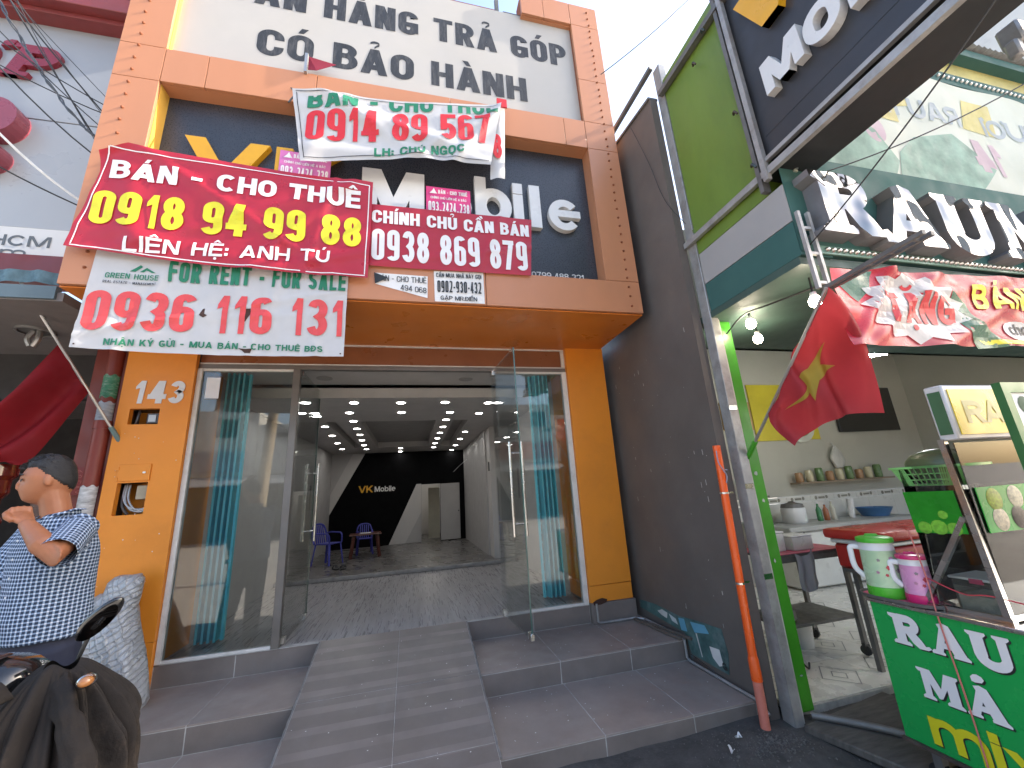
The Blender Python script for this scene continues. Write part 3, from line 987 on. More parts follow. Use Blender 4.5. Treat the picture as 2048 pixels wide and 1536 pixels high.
# ---------------- interior of the empty shop
room = part_empty('interior', shop)
MB().box(-2.05, -1.95, 4.62, 10.95, 0.3, 3.2).build('wall', M['intwall'], room)
MB().box(1.72, 1.80, 4.62, 7.2, 0.3, 3.2).build('wall', M['intwall'], room)
MB().box(1.36, 1.80, 7.2, 7.55, 0.54, 2.79).build('wall_pier', M['intwhite'], room)
MB().box(1.33, 1.42, 7.56, 10.95, 0.3, 3.2).build('wall', M['intwall'], room)
bw = plate(-1.95, 1.33, 0.54, 3.2, 10.9, 10.98, [(0.225, 0.70, 0.54, 1.94)]).build('back_wall', M['blackwall'], shop)
MB().prism([(-1.949, 10.885, 2.788), (-1.17, 10.885, 2.788), (-1.949, 10.885, 1.33)], (0, 0.012, 0)).build('grey_wedge', M['intwhite'], bw)
MB().prism([(-1.949, 10.88, 2.787), (-1.46, 10.88, 2.787), (-1.949, 10.88, 1.80)], (0, 0.003, 0)).build('grey_wedge', M['intwall'], bw)
MB().prism([(0.10, 10.885, 1.955), (0.222, 10.885, 1.955), (0.222, 10.885, 0.545), (-0.56, 10.885, 0.545)], (0, 0.012, 0)).build('grey_wedge', M['intwhite'], bw)
MB().prism([(-0.17, 10.882, 0.548), (0.215, 10.882, 0.548), (0.215, 10.882, 1.25)], (0, 0.002, 0)).build('grey_wedge', M['intwall'], bw)
flat(text2d('VK', 0.34, 0.165, stem=0.2), 'lettering', M['yellow'], bw, -1.30, 10.897, 1.815, depth=0.01)
flat(text2d('Mobile', 0.50, 0.13, stem=0.18), 'lettering', M['whitelet'], bw, -0.92, 10.897, 1.82, depth=0.01)
MB().box(0.70, 1.19, 10.80, 10.835, 0.56, 1.93).build('open_door', M['intwall'], bw, bevel=0.004)
MB().box(1.14, 1.17, 10.785, 10.80, 1.22, 1.25).build('door_knob', M['darksteel'], bw)
g = MB()
g.box(0.05, 0.9, 13.2, 13.25, 0.5, 2.3); g.box(0.0, 0.05, 10.99, 13.2, 0.5, 2.3); g.box(0.9, 0.95, 10.99, 13.2, 0.5, 2.3)
g.build('rear_room_wall', M['intwhite'], bw)
MB().box(0.0, 0.95, 10.99, 13.25, 2.3, 2.35).build('rear_room_ceiling', M['ceil'], bw)
MB().box(0.30, 0.62, 12.2, 12.5, 2.27, 2.295).build('rear_lamp', M['rearlamp'], bw)
MB().box(0.42, 0.72, 11.6, 11.64, 0.55, 1.86).build('rear_door_leaf', mat('cream_door', (0.6, 0.56, 0.44), rough=0.5), bw, bevel=0.003)
# ceiling
cl = MB().box(-1.95, 1.72, 4.16, 4.90, 2.95, 3.0).build('front_ceiling', M['ceil'], room)
MB().box(-1.95, 1.72, 4.90, 4.915, 2.79, 3.0).build('bulkhead', M['ceil'], room)
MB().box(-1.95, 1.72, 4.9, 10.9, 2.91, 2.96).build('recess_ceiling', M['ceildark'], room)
for b in ((-1.95, 1.72, 4.916, 6.45), (-1.95, 1.33, 9.75, 10.9), (-1.95, -1.27, 6.45, 9.75), (-1.13, -0.78, 6.45, 9.75), (0.36, 0.64, 6.45, 9.75), (0.88, 1.72, 6.45, 9.75)):
    MB().box(b[0], b[1], b[2], b[3], 2.79, 2.909).build('ceiling_board', M['ceil'], room)
LT = [(-1.774, 7.314), (-1.006, 7.343), (-0.207, 7.372), (0.585, 7.36), (1.413, 7.432), (-2.044, 8.193), (-1.845, 8.506), (-1.199, 8.206), (-0.219, 8.226), (0.759, 8.293), (1.396, 8.445), (-1.244, 9.118), (0.742, 9.141),
      (-1.93, 9.732), (-2.02, 11.099), (-2.126, 12.562), (-2.231, 14.038), (-1.292, 10.102), (-1.334, 11.053), (-1.4, 12.087), (-1.465, 13.206), (-1.499, 14.267), (0.741, 10.092), (0.729, 11.066), (0.723, 12.128),
      (0.709, 13.274), (0.713, 14.354), (1.407, 11.003), (1.423, 12.384), (1.445, 13.992), (1.446, 15.4), (-0.401, 14.315), (-0.435, 15.35)]
lm = MB().lathe([(0.05, 0.0), (0.05, 0.004)], (0, 0, 0), (0, 0, 1), 14).mesh('downlight'); lm.materials.append(M['lamp'])
rm = MB().lathe([(0.052, 0.0), (0.066, 0.0), (0.066, 0.006), (0.052, 0.006)], (0, 0, 0), (0, 0, 1), 14, cap=False).mesh('lamp_ring'); rm.materials.append(M['intwhite'])
for lx, ly in LT:
    for nm, me, dz in (('downlight', lm, 2.784), ('lamp_ring', rm, 2.7825)):
        o = bpy.data.objects.new(nm, me); COL.objects.link(o); o.parent = room
        o.location = Vector((lx * 0.7, ly * 0.7, dz)) - Vector(room['origin'])
for lx, ly in ((-0.95, 4.62), (0.62, 4.62)):
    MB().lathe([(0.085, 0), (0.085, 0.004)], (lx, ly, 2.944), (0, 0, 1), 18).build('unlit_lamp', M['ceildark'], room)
g = MB(); g.tube(spline([(1.02, 10.6, 2.2), (1.15, 10.2, 2.33), (1.3, 10.0, 2.45)]), 0.006, 6)
g.build('loose_wire', M['whitelet'], room)
MB().box(1.345, 1.358, 7.3, 7.36, 2.0, 2.16).build('wall_switch', M['black'], room)

# folding steel gates behind the fixed panes
def gate(x0, x1, label, s):
    t = thing('folding_gate', label, 'gate', ((x0 + x1) / 2, 4.6, Z3), group='folded steel gates behind the glass')
    n = 8
    for i in range(n):
        a = x0 + (x1 - x0) * i / n; b = x0 + (x1 - x0) * (i + 1) / n
        ya, yb = (4.46, 4.60) if i % 2 else (4.60, 4.46)
        g = MB()
        g.hexa([(a, ya, .5), (b - .004, yb, .5), (b - .004, yb + .012, .5), (a, ya + .012, .5), (a, ya, 3.0), (b - .004, yb, 3.0), (b - .004, yb + .012, 3.0), (a, ya + .012, 3.0)])
        g.box(a, a + .018, min(ya, yb) - .004 if ya < yb else ya - .004, ya + .014, .5, 3.0)
        g.build('slat', M['bluegate'], t)
    xe = x1 + 0.012 if s > 0 else x0 - 0.012
    g = MB()
    for k in range(24):
        z = 0.56 + k * 0.1
        g.box(xe - .009, xe + .009, 4.52, 4.56, z, z + .075)
    g.build('hinge_rod', M['rust'], t)
    MB().box(xe + s * .012 - .011, xe + s * .012 + .011, 4.50, 4.54, .5, 3.0).build('edge_rail', M['bluegate'], t)
gate(-1.85, -1.66, 'blue folded steel gate behind the left window', 1)
gate(1.40, 1.60, 'blue folded steel gate behind the right window', -1)

# furniture at the back
def chair(loc, rz_, label, sc_=.85):
    t = thing('plastic_chair', label, 'chair', loc, rz_, 'blue plastic chairs')
    t.scale = (sc_, sc_, sc_)
    MB().box(-.20, .20, -.20, .20, .415, .435).build('seat', M['chair'], t, bevel=.012, segs=2)
    for sx in (-1, 1):
        for sy in (-1, 1):
            g = MB(); g.bar((sx * .175, sy * .175, .42), (sx * .215, sy * .225, 0), .045, .03)
            g.build('leg', M['chair'], t, bevel=.006)
        g = MB(); g.tube(spline([(sx * .19, .19, .42), (sx * .225, .23, .62), (sx * .20, -.05, .635), (sx * .20, -.17, .6), (sx * .19, -.19, .43)]), .016, 7)
        g.build('armrest', M['chair'], t)
    g = MB(); g.tube(spline([(-.2, .19, .43), (-.21, .24, .62), (-.15, .275, .79), (0, .285, .83), (.15, .275, .79), (.21, .24, .62), (.2, .19, .43)]), .02, 8)
    g.build('back_frame', M['chair'], t)
    for k in (-2, -1, 0, 1, 2):
        g = MB(); g.bar((k * .06, .195, .43), (k * .055, .275, .80), .028, .012)
        g.build('back_slat', M['chair'], t)
    return t
chair((-1.50, 8.45, 0.54), rad(60), 'blue plastic chair nearest the left wall inside the shop')
chair((-0.98, 9.55, 0.54), rad(10), 'blue plastic chair behind the small wooden table', .72)
t = thing('small_table', 'small dark wooden table between the blue chairs', 'table', (-0.92, 9.1, 0.54), rad(6))
MB().box(-.30, .30, -.25, .25, .42, .445).build('table_top', M['wood'], t, bevel=.006)
for sx in (-1, 1):
    for sy in (-1, 1):
        g = MB(); g.bar((sx * .22, sy * .18, .42), (sx * .27, sy * .22, 0), .05, .05); g.build('leg', M['wood'], t, bevel=.004)
MB().box(-.1, .1, -.12, .05, .447, .455).build('paper_pad', M['whitelet'], t)
for k, (sx, sy, a) in enumerate(((-1.24, 7.75, .5), (-1.12, 7.72, .2))):
    t = thing('black_sandal', 'black sandal on the floor edge below the blue chair, ' + ('left one' if k == 0 else 'right one'), 'sandal', (sx, sy, 0.541), a, 'sandals')
    g = MB(); g.loft([[(math.cos(q_ * PI / 6) * .045, math.sin(q_ * PI / 6) * .13, z) for q_ in range(12)] for z in (0, .02)])
    g.build('sole', M['black'], t)
    g = MB(); g.tube(spline([(-.045, .02, .015), (-.02, .04, .05), (.02, .04, .05), (.045, .02, .015)]), .014, 6); g.build('strap', M['black'], t)

# ================================================================ BANNERS AND PAPERS ON THE FACADE
M['red_vinyl'] = cloth('red_vinyl', (0.42, 0.016, 0.034), transl=0.1, rough=0.36, var=0.08, scale=3, spec=0.5, bump=0.03)
M['white_vinyl'] = cloth('white_vinyl', (0.54, 0.535, 0.54), transl=0.12, rough=0.42, var=0.05, scale=4, dirt=0.35, dirtcol=(0.42, 0.42, 0.42), spec=0.45, bump=0.03)
M['pr_white'] = mat('print_white', (0.74, 0.72, 0.72), rough=0.4, var=0.05, spec=0.45)
M['pr_yellow'] = mat('print_yellow', (0.66, 0.60, 0.02), rough=0.4, var=0.06, spec=0.45)
M['pr_red'] = mat('print_red', (0.56, 0.022, 0.03), rough=0.45, var=0.1, spec=0.4)
M['pr_red2'] = mat('print_red_faded', (0.62, 0.06, 0.06), rough=0.45, var=0.12, scale=8)
M['pr_green'] = mat('print_green', (0.012, 0.17, 0.085), rough=0.45, var=0.12)
M['pr_black'] = mat('print_black', (0.02, 0.02, 0.02), rough=0.5)
M['pink'] = mat('pink_paper', (0.60, 0.045, 0.20), rough=0.45, var=0.08)
M['pink2'] = mat('faded_pink_paper', (0.60, 0.16, 0.40), rough=0.45, var=0.08)
M['paper'] = mat('white_paper_sheet', (0.72, 0.71, 0.70), rough=0.7, var=0.06, dirt=0.2, dirtcol=(0.5, 0.48, 0.45))

def fold(x, z, pts):
    """sum of soft creases: (x0, z0, angle, width, height)"""
    d = 0.0
    for x0, z0, a, w_, h_ in pts:
        t = (x - x0) * math.sin(a) - (z - z0) * math.cos(a)
        d += h_ * math.exp(-(t / w_) ** 2)
    return d

def banner(name, label, cat, TL, TR, BR, BL, y0, wr, sheet, nu=70, nv=34, edge=None, group=None):
    cx_, cz_ = (BL[0] + BR[0]) / 2, min(BL[1], BR[1])
    t = thing(name, label, cat, (cx_, y0, cz_), group=group)
    def S(u, v):
        x = (TL[0] * (1 - u) + TR[0] * u) * v + (BL[0] * (1 - u) + BR[0] * u) * (1 - v)
        z = (TL[1] * (1 - u) + TR[1] * u) * v + (BL[1] * (1 - u) + BR[1] * u) * (1 - v)
        if edge:
            dx, dz = edge(u, v)
            x += dx; z += dz
        return Vector((x, y0 - wr(x, z), z))
    MB().grid(S, nu, nv).build('sheet', sheet, t, smooth=True, fix=False, angle=80)
    def text(s, x0, z0, w, h, m, stem=0.17, slope=0.0, gap=0.07, clip=None, bar=None, lean=0.0):
        for w_ in words_of(text2d(s, w, h, stem=stem, gap=gap, bar=bar)):
            me = letters_mesh(w_, lambda x, z, d: (lambda X, Z: Vector((X, y0 - wr(X, Z) - 0.0065 - d, Z)))(x0 + x + lean * z, z0 + z + slope * x), step=0.035, clip=clip)
            put('lettering', me, m, t)
    def shape(pts, m, nm='print_shape'):
        me = letters_mesh([pts], lambda x, z, d: Vector((x, y0 - wr(x, z) - 0.0035, z)), step=0.035)
        return put(nm, me, m, t)
    t_ = (t, text, shape, S)
    return t_

# big red banner
NZ = lambda x, z, s, o: noise.noise(Vector((x * s, z * s, o)))
wr1 = lambda x, z: 0.012 + 0.013 * NZ(x, z, 2.2, 1) + 0.004 * NZ(x, z, 7, 2) + fold(x, z, [(-2.02, 3.9, 1.75, .08, .012), (-1.85, 3.5, 2.4, .07, .007), (-1.5, 3.45, 2.95, .06, .009), (-0.6, 4.1, 0.9, .045, .016), (-1.1, 4.2, -.1, .045, .014), (-2.25, 4.25, .7, .05, .025), (-0.9, 3.4, .3, .045, .015), (-0.75, 3.7, 1.35, .035, .014), (-1.3, 3.8, .45, .04, .012), (-1.7, 4.1, -.6, .035, .014)])
t, T, SH, S = banner('red_banner', 'large red banner BÁN - CHO THUÊ with yellow phone number 0918 94 99 88', 'banner', (-2.215, 4.33), (-0.335, 4.235), (-0.352, 3.325), (-2.335, 3.425), 3.05, wr1, M['red_vinyl'],
    edge=lambda u, v: (-0.09 * max(0, (v - .8)) * 4 * max(0, 1 - u * 12) * .6, -0.035 * math.sin(PI * u) * (1 - v) - 0.012 * math.sin(PI * u) * v - (0.10 * max(0, 1 - u * 14) * v)))
T('BÁN - CHO THUÊ', -2.175, 4.015, 1.745, 0.158, M['pr_white'], stem=0.26, slope=-0.028, gap=0.08, bar=.21)
T('0918 94 99 88', -2.235, 3.615, 1.82, 0.285, M['pr_yellow'], stem=0.225, slope=-0.012, gap=0.08, bar=.18)
T('LIÊN HỆ: ANH TÚ', -1.99, 3.405, 1.35, 0.115, M['pr_white'], stem=0.19, slope=0.015, gap=0.12)
for (a, b, c, d) in ((-2.19, 4.275, -0.36, 4.20), (-2.30, 3.44, -0.375, 3.345)):
    n_ = 24
    pts = [(a + (c - a) * i / n_, b + (d - b) * i / n_ - (0.03 if b < 4 else 0.012) * math.sin(PI * i / n_)) for i in range(n_ + 1)]
    put('border_line', letters_mesh([('ribbon', pts, [(x, z - .008) for x, z in pts], False)], lambda x, z, d_: Vector((x, 3.05 - wr1(x, z) - .004, z))), M['pr_white'], t)
for (a, b, c, d) in ((-2.20, 4.27, -2.30, 3.445), (-0.366, 4.195, -0.382, 3.35)):
    pts = [(a + (c - a) * i / 16, b + (d - b) * i / 16) for i in range(17)]
    put('border_line', letters_mesh([('ribbon', pts, [(x + .008, z) for x, z in pts], False)], lambda x, z, d_: Vector((x, 3.05 - wr1(x, z) - .004, z))), M['pr_white'], t)

# white rent banner under it
wr2 = lambda x, z: 0.010 + 0.011 * NZ(x, z, 3, 7) + 0.003 * NZ(x, z, 9, 8) + 0.0045 * math.sin(x * 34 + 3 * NZ(x, z, 4, 2)) * (0.5 + 0.5 * NZ(x, z, 2, 9)) + fold(x, z, [(-1.6, 2.95, .25, .02, .008), (-1.1, 2.9, 1.3, .03, .01), (-0.75, 3.0, 1.7, .025, .01), (-1.9, 2.85, 1.2, .03, .01), (-1.35, 2.95, 0.1, .03, .006)])
t, T, SH, S = banner('rent_banner', 'white FOR RENT - FOR SALE banner with red number 0936 116 131', 'banner', (-2.175, 3.46), (-0.505, 3.37), (-0.512, 2.668), (-2.205, 2.705), 3.095, wr2, M['white_vinyl'], nu=90,
    edge=lambda u, v: (0, -0.02 * math.sin(PI * u * 1.1) * (1 - v)))
T('FOR RENT - FOR SALE', -1.72, 3.222, 1.20, 0.16, M['pr_green'], stem=0.22, slope=-0.006, gap=0.08, bar=.19)
T('0936 116 131', -2.17, 2.825, 1.645, 0.30, M['pr_red2'], stem=0.22, slope=0.006, gap=0.085, bar=.17)
T('NHẬN KÝ GỬI - MUA BÁN - CHO THUÊ BĐS', -2.02, 2.722, 1.36, 0.047, M['pr_green'], stem=0.22, slope=-0.014, gap=0.13)
T('GREEN HOUSE', -2.095, 3.225, 0.32, 0.042, M['pr_green'], stem=0.16, slope=-0.02, gap=0.12)
T('REAL ESTATE - MANAGEMENT', -2.10, 3.185, 0.32, 0.02, M['pr_black'], stem=0.16, slope=-0.02, gap=0.12)
SH([(-1.96, 3.285), (-1.90, 3.34), (-1.885, 3.325), (-1.925, 3.285)], M['pr_green']); SH([(-1.90, 3.285), (-1.86, 3.32), (-1.80, 3.28), (-1.825, 3.28), (-1.86, 3.30), (-1.875, 3.283)], M['pr_green'])
SH([(-1.21, 3.03), (-1.17, 3.035), (-1.165, 2.99), (-1.195, 2.93), (-1.225, 2.92), (-1.205, 2.97)], M['hole'], 'torn_hole')
SH([(-1.475, 3.015), (-1.462, 3.02), (-1.458, 2.975), (-1.44, 2.965), (-1.462, 2.945), (-1.478, 2.955), (-1.49, 2.965)], M['hole'], 'torn_hole')
SH([(-1.225, 2.722), (-1.17, 2.715), (-1.13, 2.72), (-1.14, 2.685), (-1.175, 2.683), (-1.195, 2.703)], M['hole'], 'torn_hole')
SH([(-2.185, 2.722), (-2.175, 2.722), (-2.175, 2.732), (-2.185, 2.732)], M['hole'], 'eyelet'); SH([(-0.54, 2.69), (-0.53, 2.69), (-0.53, 2.70), (-0.54, 2.70)], M['hole'], 'eyelet')

# white crumpled banner on the middle band
wr3 = lambda x, z: 0.028 + 0.016 * NZ(x, z, 1.6, 3) + 0.004 * NZ(x, z, 5, 4) + fold(x, z, [(-0.7, 5.05, -.6, .06, .022), (-0.3, 4.9, -.35, .07, .02), (0.25, 4.75, -.15, .08, .018), (0.5, 4.95, .7, .05, .02), (0.66, 5.0, 1.0, .05, .025), (-0.1, 4.52, .05, .07, .018), (-0.78, 4.6, 1.2, .07, .016)])
t, T, SH, S = banner('crumpled_banner', 'crumpled white banner with red number 0914 89 567 tied across the sign box', 'banner', (-1.02, 5.085), (0.84, 5.31), (0.695, 4.53), (-0.90, 4.32), 3.02, wr3, M['white_vinyl'], nu=100, nv=50,
    edge=lambda u, v: (0, 0.05 * math.sin(PI * u) * (1 - v) - 0.05 * math.sin(PI * u) * v))
cl3 = [((0, 0.088, 0), (0, 1, 0))]
T('BÁN - CHO THUÊ', -0.885, 4.885, 1.68, 0.19, M['pr_green'], stem=0.22, slope=0.165, gap=0.09, clip=[((0, 0.135, 0), (0.035, 1, 0))])
T('0914 89 567', -0.885, 4.535, 1.60, 0.325, M['pr_red'], stem=0.185, slope=0.168, gap=0.06, bar=.14)
T('LH: CHÚ NGỌC', -0.33, 4.462, 0.78, 0.09, M['pr_green'], stem=0.22, slope=0.185, gap=0.1)
for a, b in (((-0.985, 5.05), (-0.875, 4.35)), ((-0.99, 5.06), (0.80, 5.265)), ((-0.87, 4.355), (0.68, 4.56))):
    n_ = 40
    up = 0
    pts = [(a[0] + (b[0] - a[0]) * i / n_, a[1] + (b[1] - a[1]) * i / n_ + (0 if abs(a[0] - b[0]) < .3 else (-0.05 if a[1] > 5 else 0.05) * math.sin(PI * i / n_))) for i in range(n_ + 1)]
    off = (.006, 0) if abs(a[0] - b[0]) < .3 else (0, .006)
    put('border_line', letters_mesh([('ribbon', pts, [(x + off[0], z + off[1]) for x, z in pts], False)], lambda x, z, d_: Vector((x, 3.02 - wr3(x, z) - .006, z))), M['pr_black'], t)
# its folded right flap and ties
g = MB()
g.grid(lambda u, v: Vector((0.70 + 0.14 * u + 0.05 * v, 3.035 - 0.02 * math.sin(u * PI) - 0.01 * NZ(u, v * 3, 2, 2), 4.43 + 0.86 * v + 0.03 * u)), 8, 30)
g.build('flap', M['white_vinyl'], t, fix=False, angle=80)
flat(text2d('8', 0.09, 0.29, stem=0.25), 'lettering', M['pr_red'], t, 0.735, 3.008, 4.66, slope=0.1)
g = MB(); g.tube([(-1.06, 3.06, 5.0), (-1.0, 3.04, 5.09), (-1.06, 3.09, 5.2)], .008, 6); g.build('tie', M['darksteel'], t)
g = MB(); g.box(0.80, 0.90, 2.985, 3.0, 5.28, 5.38); g.build('red_tape', M['pr_red'], t)
# scrap of an old red flag stuck on the board
t = thing('torn_flag_scrap', 'torn scrap of dark red cloth on a stick below the white board', 'flag', (-0.92, 3.12, 5.42))
g = MB(); g.box(-0.97, -0.945, 3.07, 3.10, 5.40, 5.62); g.build('stick', M['alu'], t)
g = MB(); g.prism([(-0.94, 3.085, 5.60), (-0.94, 3.085, 5.44), (-0.86, 3.06, 5.42), (-0.70, 3.07, 5.54)], (0, .003, 0)); g.build('cloth_scrap', mat('dark_red_cloth', (0.22, 0.01, 0.03), rough=0.8), t)

# red owner banner
wr4 = lambda x, z: 0.008 + 0.006 * NZ(x, z, 3, 11) + 0.004 * math.sin(z * 60 + x * 8) * max(0, NZ(x, z, 2, 5)) + fold(x, z, [(0.0, 3.55, .2, .03, .008), (.6, 3.6, 1.2, .03, .008)])
t, T, SH, S = banner('owner_banner', 'small red banner CHÍNH CHỦ CẦN BÁN with white number 0938 869 879', 'banner', (-0.352, 4.06), (1.085, 4.07), (1.035, 3.475), (-0.352, 3.462), 3.085, wr4, M['red_vinyl'])
T('CHÍNH CHỦ CẦN BÁN', -0.34, 3.875, 1.385, 0.125, M['pr_white'], stem=0.24, slope=-0.002, gap=0.08, bar=.19)
T('0938 869 879', -0.335, 3.515, 1.345, 0.30, M['pr_white'], stem=0.19, gap=0.07, bar=.15)
# pink stickers
for k, (x0, z0, mm, lab, y_, sl) in enumerate(((-1.12, 4.29, 'pink2', 'faded pink sticker 093.2424.238 half hidden behind the crumpled banner', 3.17, -0.03), (0.115, 4.09, 'pink', 'pink sticker 093.2424.238 stuck over the letter o of the sign', 3.165, 0.0))):
    w_ = 0.41
    wrp = lambda x, z, k=k: 0.004 * NZ(x, z, 5, k + 20)
    t, T, SH, S = banner('pink_sticker', lab, 'sticker', (x0, z0 + .30), (x0 + w_, z0 + .30 + sl * w_), (x0 + w_, z0 + sl * w_), (x0, z0), y_, wrp, M[mm], nu=12, nv=10, group='pink stickers')
    T('BÁN - CHO THUÊ', x0 + .11, z0 + .225, .27, .042, M['pr_white'], stem=0.17, slope=sl)
    T('CHÍNH CHỦ LIÊN HỆ A BẮC', x0 + .04, z0 + .165, .33, .025, M['pr_white'], stem=0.18, slope=sl)
    T('093.2424.238', x0 + .02, z0 + .03, .375, .105, M['pr_white'], stem=0.17, slope=sl)
    SH([(x0 + .03, z0 + .225), (x0 + .10, z0 + .225), (x0 + .085, z0 + .25), (x0 + .07, z0 + .285), (x0 + .055, z0 + .255)], M['pr_white'])
# paper sheets on the bottom band
wrp = lambda x, z: 0.003 + 0.003 * NZ(x, z, 8, 31)
t, T, SH, S = banner('paper_notice', 'white paper notice CẦN MUA NHÀ NÀY GỌI 0902-930-432 on the orange band', 'notice', (0.172, 3.465), (0.60, 3.48), (0.602, 3.18), (0.178, 3.18), 3.098, wrp, M['paper'], nu=14, nv=10)
T('CẦN MUA NHÀ NÀY GỌI', .19, 3.405, .39, .04, M['pr_black'], stem=0.15, slope=.02)
T('0902-930-432', .20, 3.265, .375, .11, M['pr_black'], stem=0.15, slope=.01)
T('GẶP MR.ĐIỀN', .225, 3.195, .31, .038, M['pr_black'], stem=0.17)
t, T, SH, S = banner('torn_notice', 'torn white paper strip BÁN - CHO THUÊ with a folded corner on the orange band', 'notice', (-0.312, 3.412), (0.12, 3.408), (0.118, 3.205), (-0.30, 3.31), 3.098, wrp, M['paper'], nu=14, nv=10)
T('BÁN - CHO THUÊ', -.29, 3.338, .40, .052, M['pr_black'], stem=0.12)
T('494 068', -.10, 3.262, .21, .052, M['pr_black'], stem=0.12, slope=-.08)
MB().prism([(-.312, 3.088, 3.412), (-.20, 3.07, 3.36), (-.30, 3.086, 3.31)], (0, .002, 0)).build('folded_corner', M['black'], t)

# ================================================================ LEFT NEIGHBOUR
M['greyclad'] = mat('grey_cladding', (0.31, 0.325, 0.35), rough=0.35, var=0.04, scale=0.8, dirt=0.15, dirtcol=(0.35, 0.36, 0.38))
M['maroon'] = mat('maroon_paint', (0.20, 0.035, 0.035), rough=0.5, var=0.12, dirt=0.3)
M['brickred'] = mat('red_pillar_paint', (0.21, 0.034, 0.022), rough=0.5, var=0.12, dirt=0.3)
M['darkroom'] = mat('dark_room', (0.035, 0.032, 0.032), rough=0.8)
M['offwhite'] = mat('off_white_sign', (0.55, 0.55, 0.55), rough=0.5, var=0.04)
nb = thing('grey_clad_building', 'grey panelled shop house with maroon cornice left of the orange shop', 'building', (-5.5, 4.2, 0))
for z0, z1 in ((4.285, 5.545), (5.55, 6.83)):
    for x0, x1 in ((-8.2, -5.6), (-5.595, -2.55)):
        MB().box(x0 + .003, x1 - .003, 4.20, 4.24, z0 + .003, z1 - .003).build('facade_panel', M['greyclad'], nb, bevel=.003)
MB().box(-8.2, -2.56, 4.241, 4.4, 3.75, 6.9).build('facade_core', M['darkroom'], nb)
MB().box(-8.2, -2.55, 4.19, 4.24, 3.955, 4.280).build('sign_strip', M['offwhite'], nb)
flat(text2d('Đ. TRẦN HƯNG - TP.HCM', 2.6, 0.115, stem=0.2, gap=.12), 'lettering', mat('dark_print', (.10, .11, .12), rough=.5), nb, -5.92, 4.188, 4.08)
flat(text2d('hoatam.com', 1.3, 0.10, stem=0.2, gap=.12), 'lettering', mat('dark_print2', (.10, .11, .12), rough=.5), nb, -4.78, 4.188, 3.965)
g = MB(); g.box(-8.3, -2.5, 3.95, 4.5, 6.86, 7.06); g.box(-8.3, -2.5, 4.05, 4.5, 6.80, 6.86)
g.build('cornice', M['maroon'], nb, bevel=.006)
g = MB(); g.tube([(-8.3, 4.0, 7.14), (-2.5, 4.0, 7.14)], .012, 6)
for k in range(16):
    g.box(-8.2 + k * .36, -8.19 + k * .36, 3.99, 4.01, 7.05, 7.14)
g.build('roof_rail', M['darksteel'], nb)
MB().box(-8.2, -2.5, 4.10, 4.4, 3.74, 3.95).build('beam', M['maroon'], nb)
MB().box(-8.2, -2.46, 3.3, 8.0, 3.13, 3.2).build('ceiling', mat('porch_ceiling', (0.16, 0.145, 0.14), rough=0.8), nb)
MB().box(-8.2, -2.5, 3.28, 3.33, 3.14, 3.24).build('ceiling_edge', mat('blue_grey_edge', (0.1, 0.14, 0.16)), nb)
# pleated canvas awning edge
g = MB(); g.grid(lambda u, v: (-4.3 + 1.75 * u, 3.40 + .02 * math.sin(u * 60), 3.32 + .10 * v + .008 * math.sin(u * 45)), 80, 4)
g.build('awning_valance', mat('teal_canvas', (0.10, 0.17, 0.20), rough=.8, var=.3, scale=20), nb, fix=False)
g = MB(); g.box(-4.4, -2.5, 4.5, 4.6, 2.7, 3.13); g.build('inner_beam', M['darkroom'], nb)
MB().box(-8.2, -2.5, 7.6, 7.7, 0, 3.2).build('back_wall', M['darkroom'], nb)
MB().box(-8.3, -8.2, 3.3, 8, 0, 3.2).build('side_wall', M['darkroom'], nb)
pl2 = MB().box(-2.80, -2.462, 4.22, 4.7, 0.3, 3.13).build('red_pillar', M['brickred'], nb, bevel=.004)
MB().box(-2.9, -2.466, 4.195, 4.215, 1.80, 2.03).build('red_sign', mat('red_sign', (.22, .015, .012), rough=.4), pl2)
for k, (s_, z_) in enumerate((('CỬA GỖ', 1.985), ('ĐỒ THỜ CÚNG', 1.94), ('NỘI THẤT', 1.895), ('SẬP GỤ', 1.85), ('TỦ CHÈ', 1.815))):
    flat(text2d(s_, .30, .022, stem=.17), 'lettering', mat('faded_sign_print%d' % k, (.5, .16, .12)), pl2, -2.86, 4.193, z_)
# red lines of letters on the grey facade: slab letter P and part of round pink letters
def standing2(polys, nm, m, x0, z0, depth=.10):
    return flat(polys, nm, m, nb, x0, 4.199, z0, depth=depth)
M['redlet'] = mat('dark_red_letter', (0.22, 0.02, 0.035), rough=0.3, var=0.05)
M['pinklet'] = mat('pink_red_letter', (0.28, 0.06, 0.085), rough=0.3, var=0.05)
P_ = text2d('P', .36, .42, stem=.27) + [[(-.06, 0), (.20, 0), (.20, .05), (-.06, .05)], [(-.06, .37), (.1, .37), (.1, .42), (-.06, .42)]]
lean = lambda ps, k: [('ribbon', [(x + k * z, z) for x, z in p[1]], [(x + k * z, z) for x, z in p[2]], p[3]) if isinstance(p, tuple) else [(x + k * z, z) for x, z in p] for p in ps]
standing2(lean(P_, .25), 'letter', M['redlet'], -4.06, 6.02, .05)
standing2(lean(text2d('Ợ', .42, .42, stem=.27), .25), 'letter', M['redlet'], -4.62, 6.02, .05)
standing2([arc(0, 0, .19, .21, 0, 345, 23)], 'letter', M['pinklet'], -3.92, 5.40, .16)
standing2([arc(0, 0, .15, .15, 0, 345, 23)], 'letter', M['pinklet'], -3.93, 4.98, .16)
